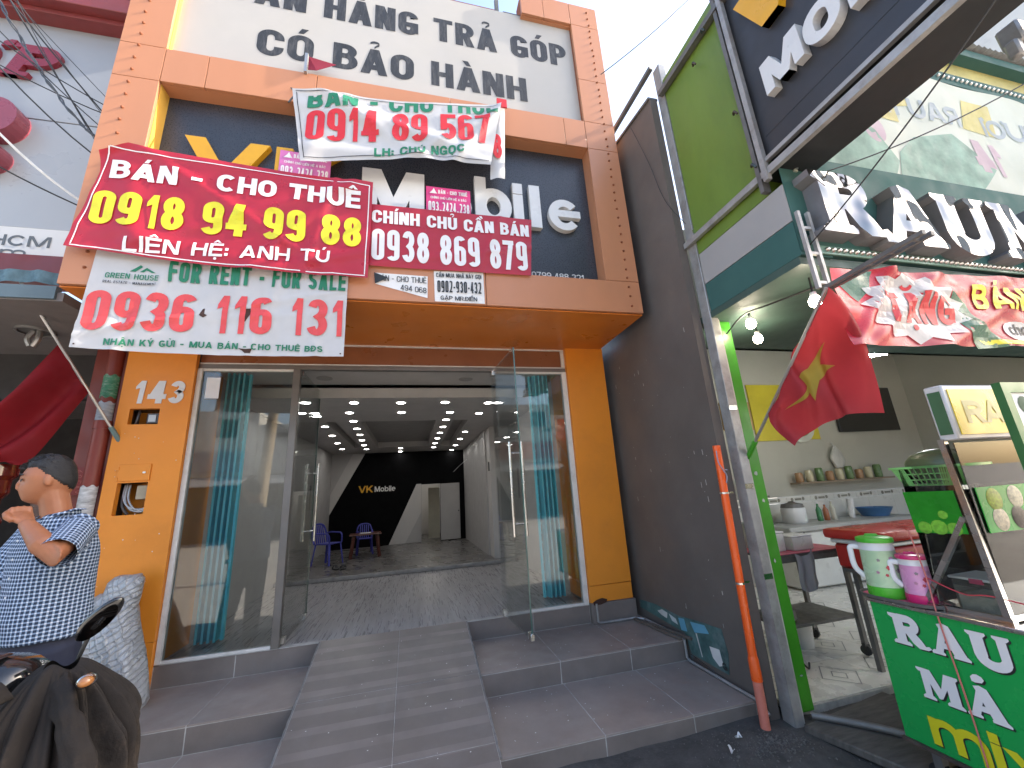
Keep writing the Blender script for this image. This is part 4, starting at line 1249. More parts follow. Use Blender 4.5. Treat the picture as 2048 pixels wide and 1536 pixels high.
# porch downlight
lamp = part_empty('ceiling_lamp', nb)
MB().lathe([(.10, 0), (.115, .0), (.115, .018), (.10, .018)], (-3.02, 3.88, 3.11), (0, 0, 1), 24, cap=False).build('lamp_ring', M['alu'], lamp)
MB().lathe([(.10, 0), (.10, .01)], (-3.02, 3.88, 3.121), (0, 0, 1), 24).build('lamp_plate', M['darkgalv'], lamp)
g = MB(); g.tube(spline([(-3.03, 3.88, 3.12), (-3.05, 3.87, 3.05), (-3.03, 3.88, 2.99)]), .02, 8); g.tube(spline([(-2.99, 3.88, 3.12), (-2.98, 3.87, 3.05), (-3.01, 3.88, 2.99)]), .02, 8); g.build('bulb', M['alu'], lamp)
# red drain pipe with posters wrapped on it
dp = thing('drain_pipe', 'red painted drain pipe with peeling stickers beside the orange pillar', 'pipe', (-2.56, 4.08, .3))
g = MB(); g.tube([(-2.56, 4.09, .3), (-2.56, 4.09, 3.13)], .055, 16); g.build('pipe', M['brickred'], dp)
g = MB(); g.tube([(-2.56, 4.09, 2.33), (-2.56, 4.09, 2.40)], .062, 16); g.build('pipe_collar', M['brickred'], dp)
for z0, z1, mm in ((2.60, 2.80, 'green_bill'), (2.36, 2.56, 'blue_bill'), (1.62, 1.86, 'white_bill')):
    col_ = {'green_bill': (.05, .22, .12), 'blue_bill': (.30, .34, .40), 'white_bill': (.5, .5, .5)}[mm]
    m_ = mat(mm, col_, rough=.6, var=.5, scale=14, dirt=.8, dirtcol=(.5, .5, .48), dscale=22, stretch=(1, 1, 3))
    g = MB()
    g.grid(lambda u, v: (-2.56 + .0572 * math.cos(PI + u * PI), 4.09 + .0572 * math.sin(PI + u * PI), z0 + (z1 - z0) * v + .01 * math.sin(u * 19)), 14, 4)
    g.build('sticker', m_, dp, fix=False)
# carved wooden post
cp = thing('carved_post', 'turned dark red wooden post at the left edge behind the man', 'post', (-2.93, 3.75, .16))
prof = [(.10, 0), (.10, .25), (.06, .28), (.05, .36), (.085, .45), (.085, .52), (.05, .62), (.045, .7), (.09, .78), (.09, .83), (.05, .88), (.055, 1.0), (.085, 1.1), (.085, 1.16), (.05, 1.25), (.05, 1.33), (.075, 1.4), (.09, 1.47), (.06, 1.54), (.06, 1.62), (.09, 1.66), (.09, 1.75), (.115, 1.78), (.115, 1.86)]
g = MB(); g.lathe(prof, (-2.93, 3.75, .16), (0, 0, 1), 22); g.build('turned_shaft', mat('lacquered_red_wood', (.11, .012, .008), rough=.18, coat=.6, var=.3), cp, angle=30)
g = MB(); g.box(-3.05, -2.81, 3.63, 3.87, .155, .2); g.build('post_foot', M['wood'], cp)
# dim stored furniture in the dark room
cb = thing('carved_cabinet', 'dim wooden cabinet stored in the dark shop on the left', 'cabinet', (-3.6, 6.2, 0))
g = MB().box(-4.3, -3.0, 6.0, 6.5, 0, 2.1); g.build('cabinet_body', M['wood'], cb, bevel=.01)
for k in range(3):
    MB().box(-4.25 + k * .42, -3.87 + k * .42, 5.985, 6.0, .1, 1.9).build('cabinet_door', M['wood'], cb, bevel=.006)
MB().box(-2.95, -2.85, 5.2, 5.3, 1.7, 2.3).build('paper_scroll', M['whitelet'], cb)
for k, (x_, z_, w_) in enumerate(((-2.95, 2.15, .3), (-3.25, 2.05, .35))):
    MB().box(x_, x_ + w_, 5.7, 5.72, z_, z_ + .12).build('paper_sign', M['paper'], cb)

# left red flag on its pole
M['flagred'] = cloth('flag_cloth', (0.21, 0.007, 0.012), transl=0.2, rough=0.75, var=0.1, bump=.08)
fl = thing('red_flag', 'furled red flag on a slanted pole fixed to the orange pillar', 'flag', (-2.42, 4.05, 2.30))
p0, p1 = Vector((-2.43, 4.05, 2.27)), Vector((-2.86, 3.45, 3.36))
g = MB(); g.tube([p0, p1], .011, 8); g.build('pole', M['alu'], fl)
g = MB(); g.tube([p0 - (p1 - p0) * .06, p0 + (p1 - p0) * .06], .019, 8); g.build('socket', mat('socket_paint', (.12, .2, .2)), fl)
pt = lambda s_: p0.lerp(p1, s_)
def flagL(u, v):
    a = pt(.62); b = pt(.30)
    # hoist edge a->b ; fly edge gathered toward lower left
    fa, fb = Vector((-3.02, 3.52, 2.02)), Vector((-2.78, 3.60, 2.03))
    e0 = a.lerp(b, v); e1 = fa.lerp(fb, v)
    p = e0.lerp(e1, u)
    bul = math.sin(PI * u)
    p += Vector((-.03 * bul, -.06 * bul * math.sin(v * PI * 2.6 + u) + .045 * math.sin(v * 12 + u * 4) * (.2 + .8 * u), -.12 * bul * (v - .2) * v * 2.0 - .04 * bul))
    return p
g = MB(); g.grid(flagL, 36, 30); g.build('flag_cloth', M['flagred'], fl, fix=False, angle=80)

# bundle of cables in front of the grey facade
wires = []
def wire(name, pts, r, label, m='black', grp='overhead cables left'):
    g = MB(); g.tube(pts, r, 6)
    o = g.build(name, M[m]); tag(o, label, 'cable', grp); wires.append(o)
    return o
A_ = [(-5.6, 2.2, 8.6), (-5.4, 2.3, 8.5), (-5.1, 2.4, 8.7), (-4.9, 2.0, 8.9), (-5.8, 2.5, 8.0), (-5.0, 2.2, 9.2), (-4.5, 2.2, 9.4), (-5.9, 2.4, 7.6), (-5.3, 1.9, 9.0)]
for k, a in enumerate(A_):
    b = (-2.52 + .03 * math.sin(k * 2), 3.34 + .02 * k, 4.75 + .28 * math.cos(k * 1.7))
    wire('overhead_cable', sag(a, b, .10 + .12 * ((k * 2) % 5), 18), .0028 + .0016 * (k % 3), 'black cable in the bundle fanning up left of the orange sign box')
for k, a in enumerate(((-2.52, 3.34, 4.9), (-2.53, 3.36, 4.82))):
    pts = [(-2.52 - .9 * t_ + .012 * math.sin(t_ * 40 + k * 2), 3.34 - .25 * t_ + .012 * math.cos(t_ * 40 + k), 4.62 + 1.4 * t_ ** 1.3) for t_ in [i / 24 for i in range(25)]]
    wire('overhead_cable', pts, .0065, 'twisted cable strand of the bundle beside the orange column', 'darksteel')
wire('white_cable', sag((-4.1, 3.2, 5.9), (-2.46, 3.5, 4.0), .25), .010, 'single white cable sagging across the grey facade', 'whiteframe')
wire('thin_cable', sag((-4.2, 3.1, 5.0), (-2.62, 3.6, 4.1), .1), .006, 'thin black cable crossing below the red letters')

# ================================================================ RIGHT SIDE: PARTY WALL, POSTS, BLADE SIGN
def serif(c):
    def rib(path, hw):
        L_, R_ = [], []
        for i, p in enumerate(path):
            a, e = path[max(i - 1, 0)], path[min(i + 1, len(path) - 1)]
            dx, dy = e[0] - a[0], e[1] - a[1]
            l = math.hypot(dx, dy) or 1
            h_ = hw[i] if isinstance(hw, list) else hw
            L_.append((p[0] - dy / l * h_, p[1] + dx / l * h_)); R_.append((p[0] + dy / l * h_, p[1] - dx / l * h_))
        return ('ribbon', L_, R_, False)
    foot = lambda a, b, z=0: [(a - .02, z), (b + .02, z), (b + .03, z + .06), (b - .04, z + .13), (a + .04, z + .13), (a - .03, z + .06)]
    head = lambda a, b: [(a + .04, .87), (b - .04, .87), (b + .03, .94), (b + .02, 1), (a - .02, 1), (a - .03, .94)]
    if c == 'R':
        return [[(.09, .08), (.40, .08), (.40, .92), (.09, .92)], foot(-.01, .50), [(-.04, 1.0), (.42, 1.0), (.42, .84), (.08, .84), (-.03, .9)],
                rib([(.26, .885), (.55, .885)] + arc(.55, .70, .20, .185, 80, -90) + [(.26, .515)], .125),
                [(.36, .5), (.66, .54), (.86, .28), (.95, .11), (1.05, .14), (1.11, .07), (1.0, 0), (.74, -.01), (.58, .12)]], 1.06
    if c == 'A':
        return [[(.08, .08), (.31, .08), (.58, .82), (.42, .95)], [(.33, .96), (.5, 1.02), (.68, .96), (1.0, .08), (.62, .08)], [(.22, .22), (.8, .22), (.8, .40), (.27, .40)], foot(0, .34), foot(.62, 1.04)], 1.06
    if c == 'U':
        p = [(.24, .95), (.24, .34)] + arc(.53, .32, .29, .22, 180, 360) + [(.82, .95)]
        return [rib(p, [.165, .165] + [.155 - .035 * i / 12 for i in range(len(p) - 4)] + [.115, .115]), head(.02, .46), head(.66, 1.0)], 1.0
    if c == 'M':
        return [[(.09, .08), (.31, .08), (.33, .95), (.09, .95)], [(.83, .08), (1.16, .08), (1.16, .95), (.83, .95)], [(.12, 1.0), (.42, 1.0), (.70, .32), (.58, .12), (.5, .12)], [(1.12, 1.0), (.84, 1.0), (.52, .14), (.62, .14)],
                foot(.02, .38), foot(.76, 1.22), head(0, .36), head(.88, 1.22)], 1.24

wall = thing('party_wall', 'tall dark brown party wall standing out from the right edge of the shop', 'wall', (2.28, 3.4, 0))
MB().hexa([(2.252, 2.61, .02), (2.33, 2.61, .02), (2.33, 4.8, .02), (2.252, 4.8, .02), (2.252, 2.61, 5.24), (2.33, 2.61, 5.24), (2.33, 4.8, 5.62), (2.252, 4.8, 5.62)]).build('wall_sheet', M['bluewall'], wall)
g = MB(); g.hexa([(2.235, 2.61, 5.235), (2.34, 2.61, 5.235), (2.34, 4.8, 5.615), (2.235, 4.8, 5.615), (2.235, 2.61, 5.262), (2.34, 2.61, 5.262), (2.34, 4.8, 5.64), (2.235, 4.8, 5.64)])
g.build('top_trim', M['darkgalv'], wall)
# torn poster at its foot
pm = mat('torn_poster', (.055, .12, .115), rough=.6, var=.5, scale=7, dirt=.75, dirtcol=(.20, .24, .24), dscale=6)
MB().prism([(2.2505, 4.10, .40), (2.2505, 4.10, .47), (2.2505, 3.80, .49), (2.2505, 3.45, .475), (2.2505, 3.2, .50), (2.2505, 2.93, .515), (2.2505, 2.90, .36), (2.2505, 2.93, .215), (2.2505, 3.35, .22), (2.2505, 3.40, .36)], (-.002, 0, 0)).build('torn_poster', pm, wall)
for pts, col_ in (([(3.78, .44), (3.70, .47), (3.62, .46), (3.64, .41), (3.72, .42)], (.5, .52, .5)), ([(3.46, .46), (3.38, .47), (3.36, .38), (3.44, .37)], (.12, .33, .45)), ([(3.30, .47), (3.12, .49), (3.08, .44), (3.26, .40)], (.12, .33, .45)), ([(3.60, .46), (3.50, .44), (3.48, .40), (3.56, .41)], (.45, .5, .5)), ([(3.10, .35), (2.99, .36), (2.97, .26), (3.02, .24), (3.08, .28)], (.6, .6, .58)), ([(3.25, .40), (3.235, .40), (3.205, .24), (3.215, .24)], (.5, .5, .48))):
    MB().prism([(2.2475, y_, z_) for y_, z_ in pts], (-.001, 0, 0)).build('poster_scrap', mat('scrap', col_, rough=.6, var=.2), wall)
put('lettering', letters_mesh(text2d('G', .05, .05, stem=.25), lambda x, z, d: Vector((2.2462 - d, 2.985 - x, .235 + z))), M['pr_black'], wall)
g = MB()
for k in range(46):
    y_, z_ = random.uniform(2.7, 4.0), random.uniform(.5, 2.9)
    h_ = random.choice((.006, .008, .03, .045)); w_ = random.uniform(.003, .006)
    g.prism([(2.2512, y_, z_), (2.2512, y_ - w_, z_ + .002), (2.2512, y_ - w_ * .6, z_ + h_), (2.2512, y_ + w_ * .3, z_ + h_ * .9)], (-.0012, 0, 0))
o = g.build('paint_scratches', mat('scratch', (.42, .40, .37), rough=.8), wall); o['kind'] = 'stuff'

frame = thing('galvanised_frame', 'tall galvanised post with brackets at the street end of the party wall', 'post', (2.37, 2.55, 0))
MB().box(2.335, 2.408, 2.505, 2.60, .0, 5.58).build('post', M['galv'], frame, bevel=.004)
MB().box(2.411, 2.436, 2.53, 2.60, .04, 5.2).build('rusty_strip', mat('peeling_white', (.52, .50, .46), rough=.8, var=.2, scale=10, dirt=.9, dirtcol=(.13, .07, .035), dscale=9, stretch=(1, 1, .3)), frame)
g = MB(); g.bar((2.20, 3.22, 5.47), (2.30, 2.57, 5.60), .04, .04); g.build('stay_bar', M['darkgalv'], frame)
for z_ in (.92, 1.52, 2.1, 3.65):
    MB().box(2.33, 2.40, 2.4995, 2.5045, z_, z_ + .035).build('bracket', M['steel'], frame)

M['olive'] = mat('green_panel_paint', (.13, .21, .028), rough=.45, var=.12, scale=2, dirt=.35, dirtcol=(.05, .08, .03), stretch=(1, 1, .4), bump=.05, bscale=30)
M['teal'] = mat('dark_teal_paint', (.05, .12, .11), spec=.12, rough=.65, var=.1, dirt=.3, dirtcol=(.06, .11, .1))
M['signdark'] = mat('blade_sign_face', (.030, .030, .035), rough=.42, var=.15, scale=2.5, dirt=.35, dirtcol=(.05, .048, .048))
blade = thing('blade_sign', 'dark projecting sign with MOBILE letters and green panel over the pavement', 'sign', (2.45, 1.6, 2.9))
MB().box(2.345, 2.62, 1.80, 2.50, 3.44, 5.36).build('green_panel', M['olive'], blade)
MB().box(2.338, 2.60, .30, 1.735, 3.67, 5.45).build('sign_face', M['signdark'], blade)
MB().box(2.3365, 2.3378, .30, 1.70, 3.832, 3.836).build('face_seam', M['black'], blade)
g = MB()
g.bar((2.315, 2.60, 3.575), (2.315, .2, 3.56), .035, .05)
g.build('bottom_rail', M['galv'], blade)
g = MB(); g.box(2.335, 2.64, .2, 2.5, 3.565, 3.60); g.build('underside_tray', M['black'], blade)
g = MB(); g.bar((2.30, 1.735, 3.50), (2.30, 1.735, 5.5), .035, .035); g.build('upright', M['galv'], blade)
g = MB(); g.bar((2.325, 1.79, 3.45), (2.325, 1.79, 5.5), .03, .06); g.build('upright', M['darkgalv'], blade)
g = MB(); g.bar((2.31, 2.53, 5.21), (2.31, 1.70, 5.17), .05, .05); g.build('top_rail', M['darkgalv'], blade)
g = MB(); g.bar((2.315, 1.735, 3.655), (2.315, .2, 3.655), .03, .03); g.build('face_trim', M['galv'], blade)
g = MB(); g.bar((2.315, .45, 3.6), (2.9, .45, 3.6), .05, .05); g.build('cross_bar', M['darkgalv'], blade)
for k, (y_, z_) in enumerate(((2.1, 5.0), (1.95, 5.16), (1.86, 4.2), (1.83, 3.7))):
    g = MB(); g.tube(spline([(2.31, y_, z_), (2.28, y_ - .03, z_ - .01), (2.285, y_ - .05, z_ - .05)]), .008, 6); g.build('hook', M['rust'], blade)
plc = lambda y0, z0, lean=0: (lambda x, z, d: Vector((2.337 - d, y0 - x - lean * z, z0 + z)))
put('letter', letters_mesh(text2d('M', .27, .245, stem=.26), plc(1.575, 4.03), depth=.06), M['whitelet'], blade)
put('letter', letters_mesh(text2d('O', .21, .245, stem=.26), plc(1.285, 4.00), depth=.06), M['whitelet'], blade)
for k, c in enumerate('BILE'):
    put('letter', letters_mesh(text2d(c, .19 if c != 'I' else .06, .245, stem=.26), plc(1.045 - k * .2, 3.99), depth=.06), M['whitelet'], blade)
put('letter', letters_mesh(text2d('V', .42, .40, stem=.3), plc(1.63, 4.52), depth=.06), M['yellow'], blade)
put('letter', letters_mesh(text2d('K', .36, .40, stem=.3), plc(1.16, 4.50), depth=.06), M['yellow'], blade)

# ================================================================ THE JUICE SHOP
js = thing('juice_shop_building', 'open fronted juice shop with teal fascia and silver RAU letters', 'building', (5.0, 2.6, 0))
MB().box(2.345, 2.60, 1.69, 2.50, 3.16, 3.435).build('white_strip', mat('grey_white_panel', (.33, .32, .315), rough=.5, var=.06, dirt=.4, dirtcol=(.3, .28, .26), dscale=3), js)
MB().box(2.347, 2.60, 1.692, 2.50, 2.915, 3.155).build('teal_side', M['teal'], js)
MB().box(2.345, 8.2, 1.71, 3.2, 2.86, 2.912).build('canopy_soffit', mat('dark_green_soffit', (.045, .085, .07), rough=.6, var=.1), js)
MB().box(2.352, 8.2, 1.685, 1.689, 2.94, 3.58).build('fascia_return', M['teal'], js)
fas = MB().box(2.47, 8.2, 1.69, 1.74, 2.94, 3.70).build('fascia', M['teal'], js)
gp = MB().box(2.44, 2.565, 2.56, 2.72, .10, 2.86).build('green_pillar', mat('bright_green_paint', (.045, .26, .015), rough=.4, var=.14, scale=5, dirt=.45, dirtcol=(.05, .13, .02), dscale=4, bump=.06, bscale=30), js, bevel=.006)
for x_, z_, w_, h_ in ((2.475, 1.60, .045, .05), (2.50, 1.41, .03, .035), (2.49, 1.0, .02, .035), (2.50, .30, .03, .012)):
    pts = [(x_ + w_ * (.5 + .5 * math.cos(a_) * (.7 + .5 * noise.noise(Vector((a_, x_ * 9, z_))))), 2.5565, z_ + h_ * (.5 + .5 * math.sin(a_) * (.7 + .5 * noise.noise(Vector((a_ * 2, z_ * 9, x_)))))) for a_ in [q_ * PI / 6 for q_ in range(12)]]
    MB().prism(pts, (0, .002, 0)).build('paint_patch', mat('chipped_grey', (.40, .41, .40), rough=.7, var=.3, scale=20), gp)
# stud strips along the fascia
sm = MB().lathe([(.016, 0), (.016, .006), (.008, .018), (0, .019)], (0, 0, 0), (0, -1, 0), 8, cap=False).mesh('stud'); sm.materials.append(M['steel'])
tr = MB().box(2.49, 8.2, 1.675, 1.689, 2.925, 2.985).build('stud_strip', mat('teal_trim', (.10, .20, .15), rough=.35, var=.1), js, bevel=.003)
for k in range(60):
    o = bpy.data.objects.new('stud', sm); COL.objects.link(o); o.parent = tr; o.location = (2.54 + k * .048, 1.674, 2.955)
tr2 = MB().box(2.47, 2.50, 1.675, 1.689, 3.55, 3.72).build('stud_strip', mat('pale_trim', (.45, .46, .36), rough=.35), js)
for k in range(4):
    o = bpy.data.objects.new('stud', sm); COL.objects.link(o); o.parent = tr2; o.location = (2.485, 1.674, 3.575 + k * .04)
# silver letters
def mirror():
    m = mat('mirror_steel', (.17, .17, .175), rough=.06, metal=1.0, var=.04, rvar=.03)
    nt = m.node_tree; N, L = nt.nodes, nt.links
    tc = N.new('ShaderNodeTexCoord'); w = N.new('ShaderNodeTexNoise'); sset(w, Scale=3.5, Detail=1.0)
    L.new(tc.outputs['Object'], w.inputs['Vector'])
    bp = N.new('ShaderNodeBump'); sset(bp, Strength=.7, Distance=.12); L.new(w.outputs['Fac'], bp.inputs['Height'])
    L.new(bp.outputs[0], N['Principled BSDF'].inputs['Normal'])
    return m
M['mirror'] = mirror()
M['lside'] = mat('letter_side_grey', (.20, .19, .20), rough=.4, metal=.3, var=.15, dirt=.3)
def silver(c, x0, w, z0, h, slope=0.0):
    polys, wd = serif(c)
    sx = w / wd
    S_ = [('ribbon', [(x * sx, z * h) for x, z in p[1]], [(x * sx, z * h) for x, z in p[2]], p[3]) if isinstance(p, tuple) else [(x * sx, z * h) for x, z in p] for p in polys]
    me = letters_mesh(S_, lambda x, z, d: Vector((x0 + x, 1.689 - d, z0 + z + slope * x)), depth=.11)
    o = put('letter', me, M['lside'], js)
    me.materials.append(M['mirror'])
    for p in me.polygons:
        if abs(p.normal.y) > .9:
            p.material_index = 1
    return o
silver('R', 2.45, .52, 3.02, .45); silver('A', 2.95, .55, 2.99, .46); silver('U', 3.50, .52, 2.98, .46); silver('M', 4.08, .70, 2.98, .46); silver('A', 4.85, .55, 2.98, .46)
# billboard above with a banner turned inside out, light shining through
bb = thing('billboard_banner', 'translucent banner with faint mirrored lettering above the silver letters', 'billboard', (4.6, 1.70, 3.72))
M['thinvinyl'] = cloth('thin_vinyl', (.66, .68, .58), transl=.35, rough=.5, var=.06, scale=2, dirt=.25, dirtcol=(.6, .58, .35), spec=.2)
M['fadegreen'] = cloth('faded_green_print', (.30, .46, .38), transl=.35, rough=.5, var=.3, scale=6, spec=.2)
M['fadeyellow'] = cloth('faded_yellow_print', (.66, .58, .24), transl=.35, rough=.5, var=.15, spec=.2)
M['fadegrey'] = cloth('faded_grey_print', (.44, .50, .54), transl=.35, rough=.5, var=.08, spec=.2)
M['fadepink'] = cloth('faded_pink_print', (.60, .46, .52), transl=.35, rough=.5, var=.08, spec=.2)
wb = lambda x, z: .012 * NZ(x, z, 1.3, 40) + .010 * math.sin(x * 5.5 + z * 2)
MB().grid(lambda u, v: (2.5 + 5.7 * u, 1.715 - wb(2.5 + 5.7 * u, 3.70 + 1.17 * v), 3.70 + 1.17 * v), 80, 16).build('sheet', M['thinvinyl'], bb, fix=False, angle=80)
def bbp(polys, m, x0, z0, nm='print_shape', flip=False, lift=.004):
    for w_ in words_of(polys):
        put(nm, letters_mesh(w_, lambda x, z, d: (lambda X, Z: Vector((X, 1.715 - wb(X, Z) - lift - d, Z)))(x0 + (-x if flip else x), z0 + z), step=.1), m, bb)
bbp([[(0, 0), (.95, 0), (1.05, .15), (.9, .42), (.55, .62), (.3, .55), (0, .62)]], M['fadegreen'], 2.55, 3.70)
bbp([[(0, 0), (.9, .0), (1.2, .25), (.8, .55), (.35, .45), (.1, .25)]], M['fadegreen'], 3.55, 3.70)
bbp([[(0, 0), (.42, .08), (.5, .5), (.1, .45)]], M['fadeyellow'], 3.55, 4.40)
bbp([[(0, 0), (.9, 0), (.9, .16), (0, .12)]], M['fadeyellow'], 2.9, 4.28)
bbp([[(0, 0), (.15, .35), (.5, .35), (.45, 0)]], M['fadeyellow'], 4.55, 4.35)
bbp(arc and [arc(0, 0, .12, .14, 0, 340, 16)], M['fadepink'], 3.45, 4.14)
bbp(text2d('RAU MÁ', 1.15, .20, stem=.22), M['fadegrey'], 4.55, 4.36, 'lettering', flip=True)
bbp(text2d('TƯƠI', .8, .20, stem=.22), M['fadegrey'], 5.65, 4.34, 'lettering', flip=True)
bbp(text2d('14', .42, .34, stem=.3), M['fadepink'], 4.95, 3.90, 'lettering', flip=True)
MB().box(2.49, 8.2, 1.72, 1.80, 4.885, 5.02).build('studded_beam', M['teal'], bb)
MB().box(2.49, 8.2, 1.745, 1.78, 5.02, 5.21).build('yellow_band', M['fadeyellow'], bb)
for k in range(64):
    o = bpy.data.objects.new('stud', sm); COL.objects.link(o); o.parent = bb; o.location = Vector((3.4 + k * .06, 1.719, 4.95)) - Vector(bb['origin'])
g = MB()
g.box(2.49, 8.2, 1.66, 1.80, 5.21, 5.30)
g.build('top_beam', M['teal'], bb)
g = MB(); g.grid(lambda u, v: (2.49 + 5.7 * u, 1.62 + .5 * v, 5.325 + .012 * math.sin(u * 5.7 * 2 * PI / .076)), 420, 1)
g.build('corrugated_roof', M['galv'], bb, fix=False)
MB().box(2.49, 8.2, 1.83, 1.86, 3.70, 5.2).build('back_slats', mat('backing_wood', (.5, .48, .4)), bb) if False else None
# ladder bracket at the corner and projecting truss
br = thing('ladder_bracket', 'rusty ladder shaped bracket at the corner under the juice shop fascia', 'bracket', (2.4, 1.6, 2.7))
g = MB()
g.bar((2.355, 1.655, 2.66), (2.355, 1.655, 3.20), .022, .022); g.bar((2.435, 1.655, 2.66), (2.435, 1.655, 3.20), .022, .022)
for z_ in (2.70, 2.90, 3.08):
    g.bar((2.355, 1.655, z_), (2.435, 1.655, z_), .018, .018)
g.build('ladder', M['galv'], br)
g = MB()
g.bar((2.39, 1.66, 2.66), (2.34, 1.12, 2.665), .022, .022); g.bar((2.43, 1.66, 2.66), (2.40, 1.12, 2.665), .022, .022)
for t_ in (.1, .3, .5, .7, .9):
    g.bar((2.39 - .05 * t_, 1.66 - .54 * t_, 2.66), (2.43 - .03 * t_, 1.66 - .54 * t_, 2.66), .012, .012)
g.build('arm', M['darkgalv'], br)
# inside of the juice shop
ji = js
M['dullwall'] = mat('greenish_wall', (.43, .425, .365), rough=.6, var=.06, scale=.9, dirt=.3, dirtcol=(.34, .32, .25))
M['whitetile'] = mat('white_wall_tile', (.66, .65, .60), rough=.35, var=.05, dirt=.2, dirtcol=(.35, .33, .28))
bwj = MB().box(2.345, 9.2, 5.42, 5.5, 1.26, 4.2).build('back_wall', M['dullwall'], ji)
for k in range(12):
    for z0, z1 in ((.10, .63), (.635, 1.165)):
        MB().box(2.4 + k * .56, 2.955 + k * .56, 5.405, 5.43, z0, z1).build('wall_tile', M['whitetile'], ji, bevel=.002)
for k in range(14):
    tb = MB().box(2.4 + k * .48, 2.875 + k * .48, 5.402, 5.43, 1.17, 1.255).build('border_tile', M['whitetile'], ji, bevel=.002)
gb = MB()
for k in range(14):
    x_ = 2.5 + k * .48
    gb.lathe([(.03, 0), (.02, .002)], (x_, 5.4015, 1.21), (0, -1, 0), 8); gb.box(x_ + .05, x_ + .18, 5.3995, 5.4015, 1.195, 1.225); gb.lathe([(.028, 0), (.02, .002)], (x_ + .22, 5.4015, 1.215), (0, -1, 0), 8)
o = gb.build('border_motif', mat('border_print', (.22, .21, .17)), ji); o['kind'] = 'stuff'
MB().box(2.34, 2.43, 2.73, 5.42, .1, 4.2).build('side_wall', M['dullwall'], ji)
MB().box(9.1, 9.2, 1.75, 5.42, .1, 5.2).build('side_wall', M['dullwall'], ji)
MB().box(2.34, 9.2, 3.2, 5.5, 4.2, 4.25).build('ceiling', M['dullwall'], ji)
MB().box(2.345, 9.2, 3.15, 3.2, 2.86, 4.2).build('inner_lintel', M['dullwall'], ji)
jf = MB().box(2.45, 9.1, 2.62, 5.42, -.05, .094).build('floor', M['grout'])
tag(jf, 'patterned white tile floor of the juice shop', 'floor', kind='structure')
M['floortile'] = mat('cream_floor_tile', (.74, .71, .64), rough=.3, var=.06, dirt=.45, dirtcol=(.26, .24, .2), dscale=2)
M['floorline'] = mat('floor_motif', (.25, .24, .22), rough=.35)
for i in range(8):
    for j in range(6):
        x0, y0 = 2.47 + i * .47, 2.64 + j * .47
        ft = MB().box(x0, x0 + .467, y0, min(y0 + .467, 5.41), .094, .100).build('tile', M['floortile'], jf, bevel=.0015)
        if i < 5 and j < 4:
            cxx, cyy = x0 + .23, y0 + .23
            for rr in (.17, .07):
                ring = [(cxx + rr * math.cos(a * PI / 2 + PI / 4 * 0), cyy + rr * math.sin(a * PI / 2)) for a in range(4)]
                inn = [(cxx + (rr - .012) * math.cos(a * PI / 2), cyy + (rr - .012) * math.sin(a * PI / 2)) for a in range(4)]
                put('tile_motif', letters_mesh([('ribbon', ring, inn, True)], lambda x, z, d: Vector((x, z, .1022))), M['floorline'], jf)
# things on the back wall
t = thing('wall_poster', 'yellow poster with a bowl of greens on the back wall of the juice shop', 'poster', (6.1, 5.40, 2.2))
MB().box(5.45, 6.75, 5.395, 5.415, 2.15, 3.10).build('poster_sheet', mat('yellow_poster', (.55, .47, .04), rough=.4), t)
g = MB(); g.lathe([(.02, 0), (.30, .004), (.32, .01)], (6.35, 5.394, 2.42), (0, -1, 0), 22); g.build('bowl_print', mat('bowl_print', (.5, .52, .45)), t)
g = MB(); g.lathe([(.02, 0), (.25, .004), (.26, .01)], (6.35, 5.382, 2.46), (0, -1, 0), 22); g.build('greens_print', mat('greens_print', (.12, .17, .04), var=.6, scale=30), t)
t = thing('wall_screen', 'dark flat screen on the back wall of the juice shop', 'screen', (7.9, 5.4, 2.2))
MB().box(7.2, 8.6, 5.36, 5.415, 2.25, 3.05).build('screen', M['blackgloss'], t, bevel=.01)
t = thing('wall_frame', 'small empty wooden frame hanging near the green pillar', 'frame', (5.15, 5.4, 2.35))
g = MB()
g.box(4.85, 5.42, 5.39, 5.415, 2.76, 2.80); g.box(4.85, 5.42, 5.39, 5.415, 2.34, 2.38); g.box(4.85, 4.89, 5.39, 5.415, 2.38, 2.76); g.box(5.38, 5.42, 5.39, 5.415, 2.38, 2.76)
g.build('frame_bars', mat('light_wood', (.42, .27, .12), rough=.5), t)
t = thing('tube_light', 'white fluorescent tube lamp hanging inside the juice shop', 'lamp', (4.6, 3.3, 2.75))
ta, tb_ = Vector((4.83, 3.35, 2.83)), Vector((5.55, 3.3, 2.93))
g = MB(); g.tube([ta, tb_], .018, 10); g.build('tube', emit('tube_glow', (.95, 1, .98), 40), t)
g = MB(); g.bar(ta + Vector((0, 0, .035)), tb_ + Vector((0, 0, .035)), .05, .03); g.build('holder', M['whitelet'], t)
g = MB(); g.tube([ta + Vector((0, 0, .05)), ta + Vector((0, 0, 1.3))], .003, 4); g.tube([tb_ + Vector((0, 0, .05)), tb_ + Vector((0, 0, 1.3))], .003, 4); g.build('hanging_wire', M['black'], t)
# chest freezer along the back wall
t = thing('chest_freezer', 'long white chest freezer along the back wall of the juice shop', 'freezer', (6.2, 5.0, .1))
MB().box(5.0, 7.4, 4.75, 5.38, .12, .82).build('cabinet', M['whitetile'], t, bevel=.02)
MB().box(4.98, 7.42, 4.73, 5.39, .825, .90).build('lid', mat('grey_lid', (.40, .40, .38), rough=.4), t, bevel=.015)
MB().box(5.9, 6.2, 4.71, 4.74, .80, .85).build('handle', M['black'], t)
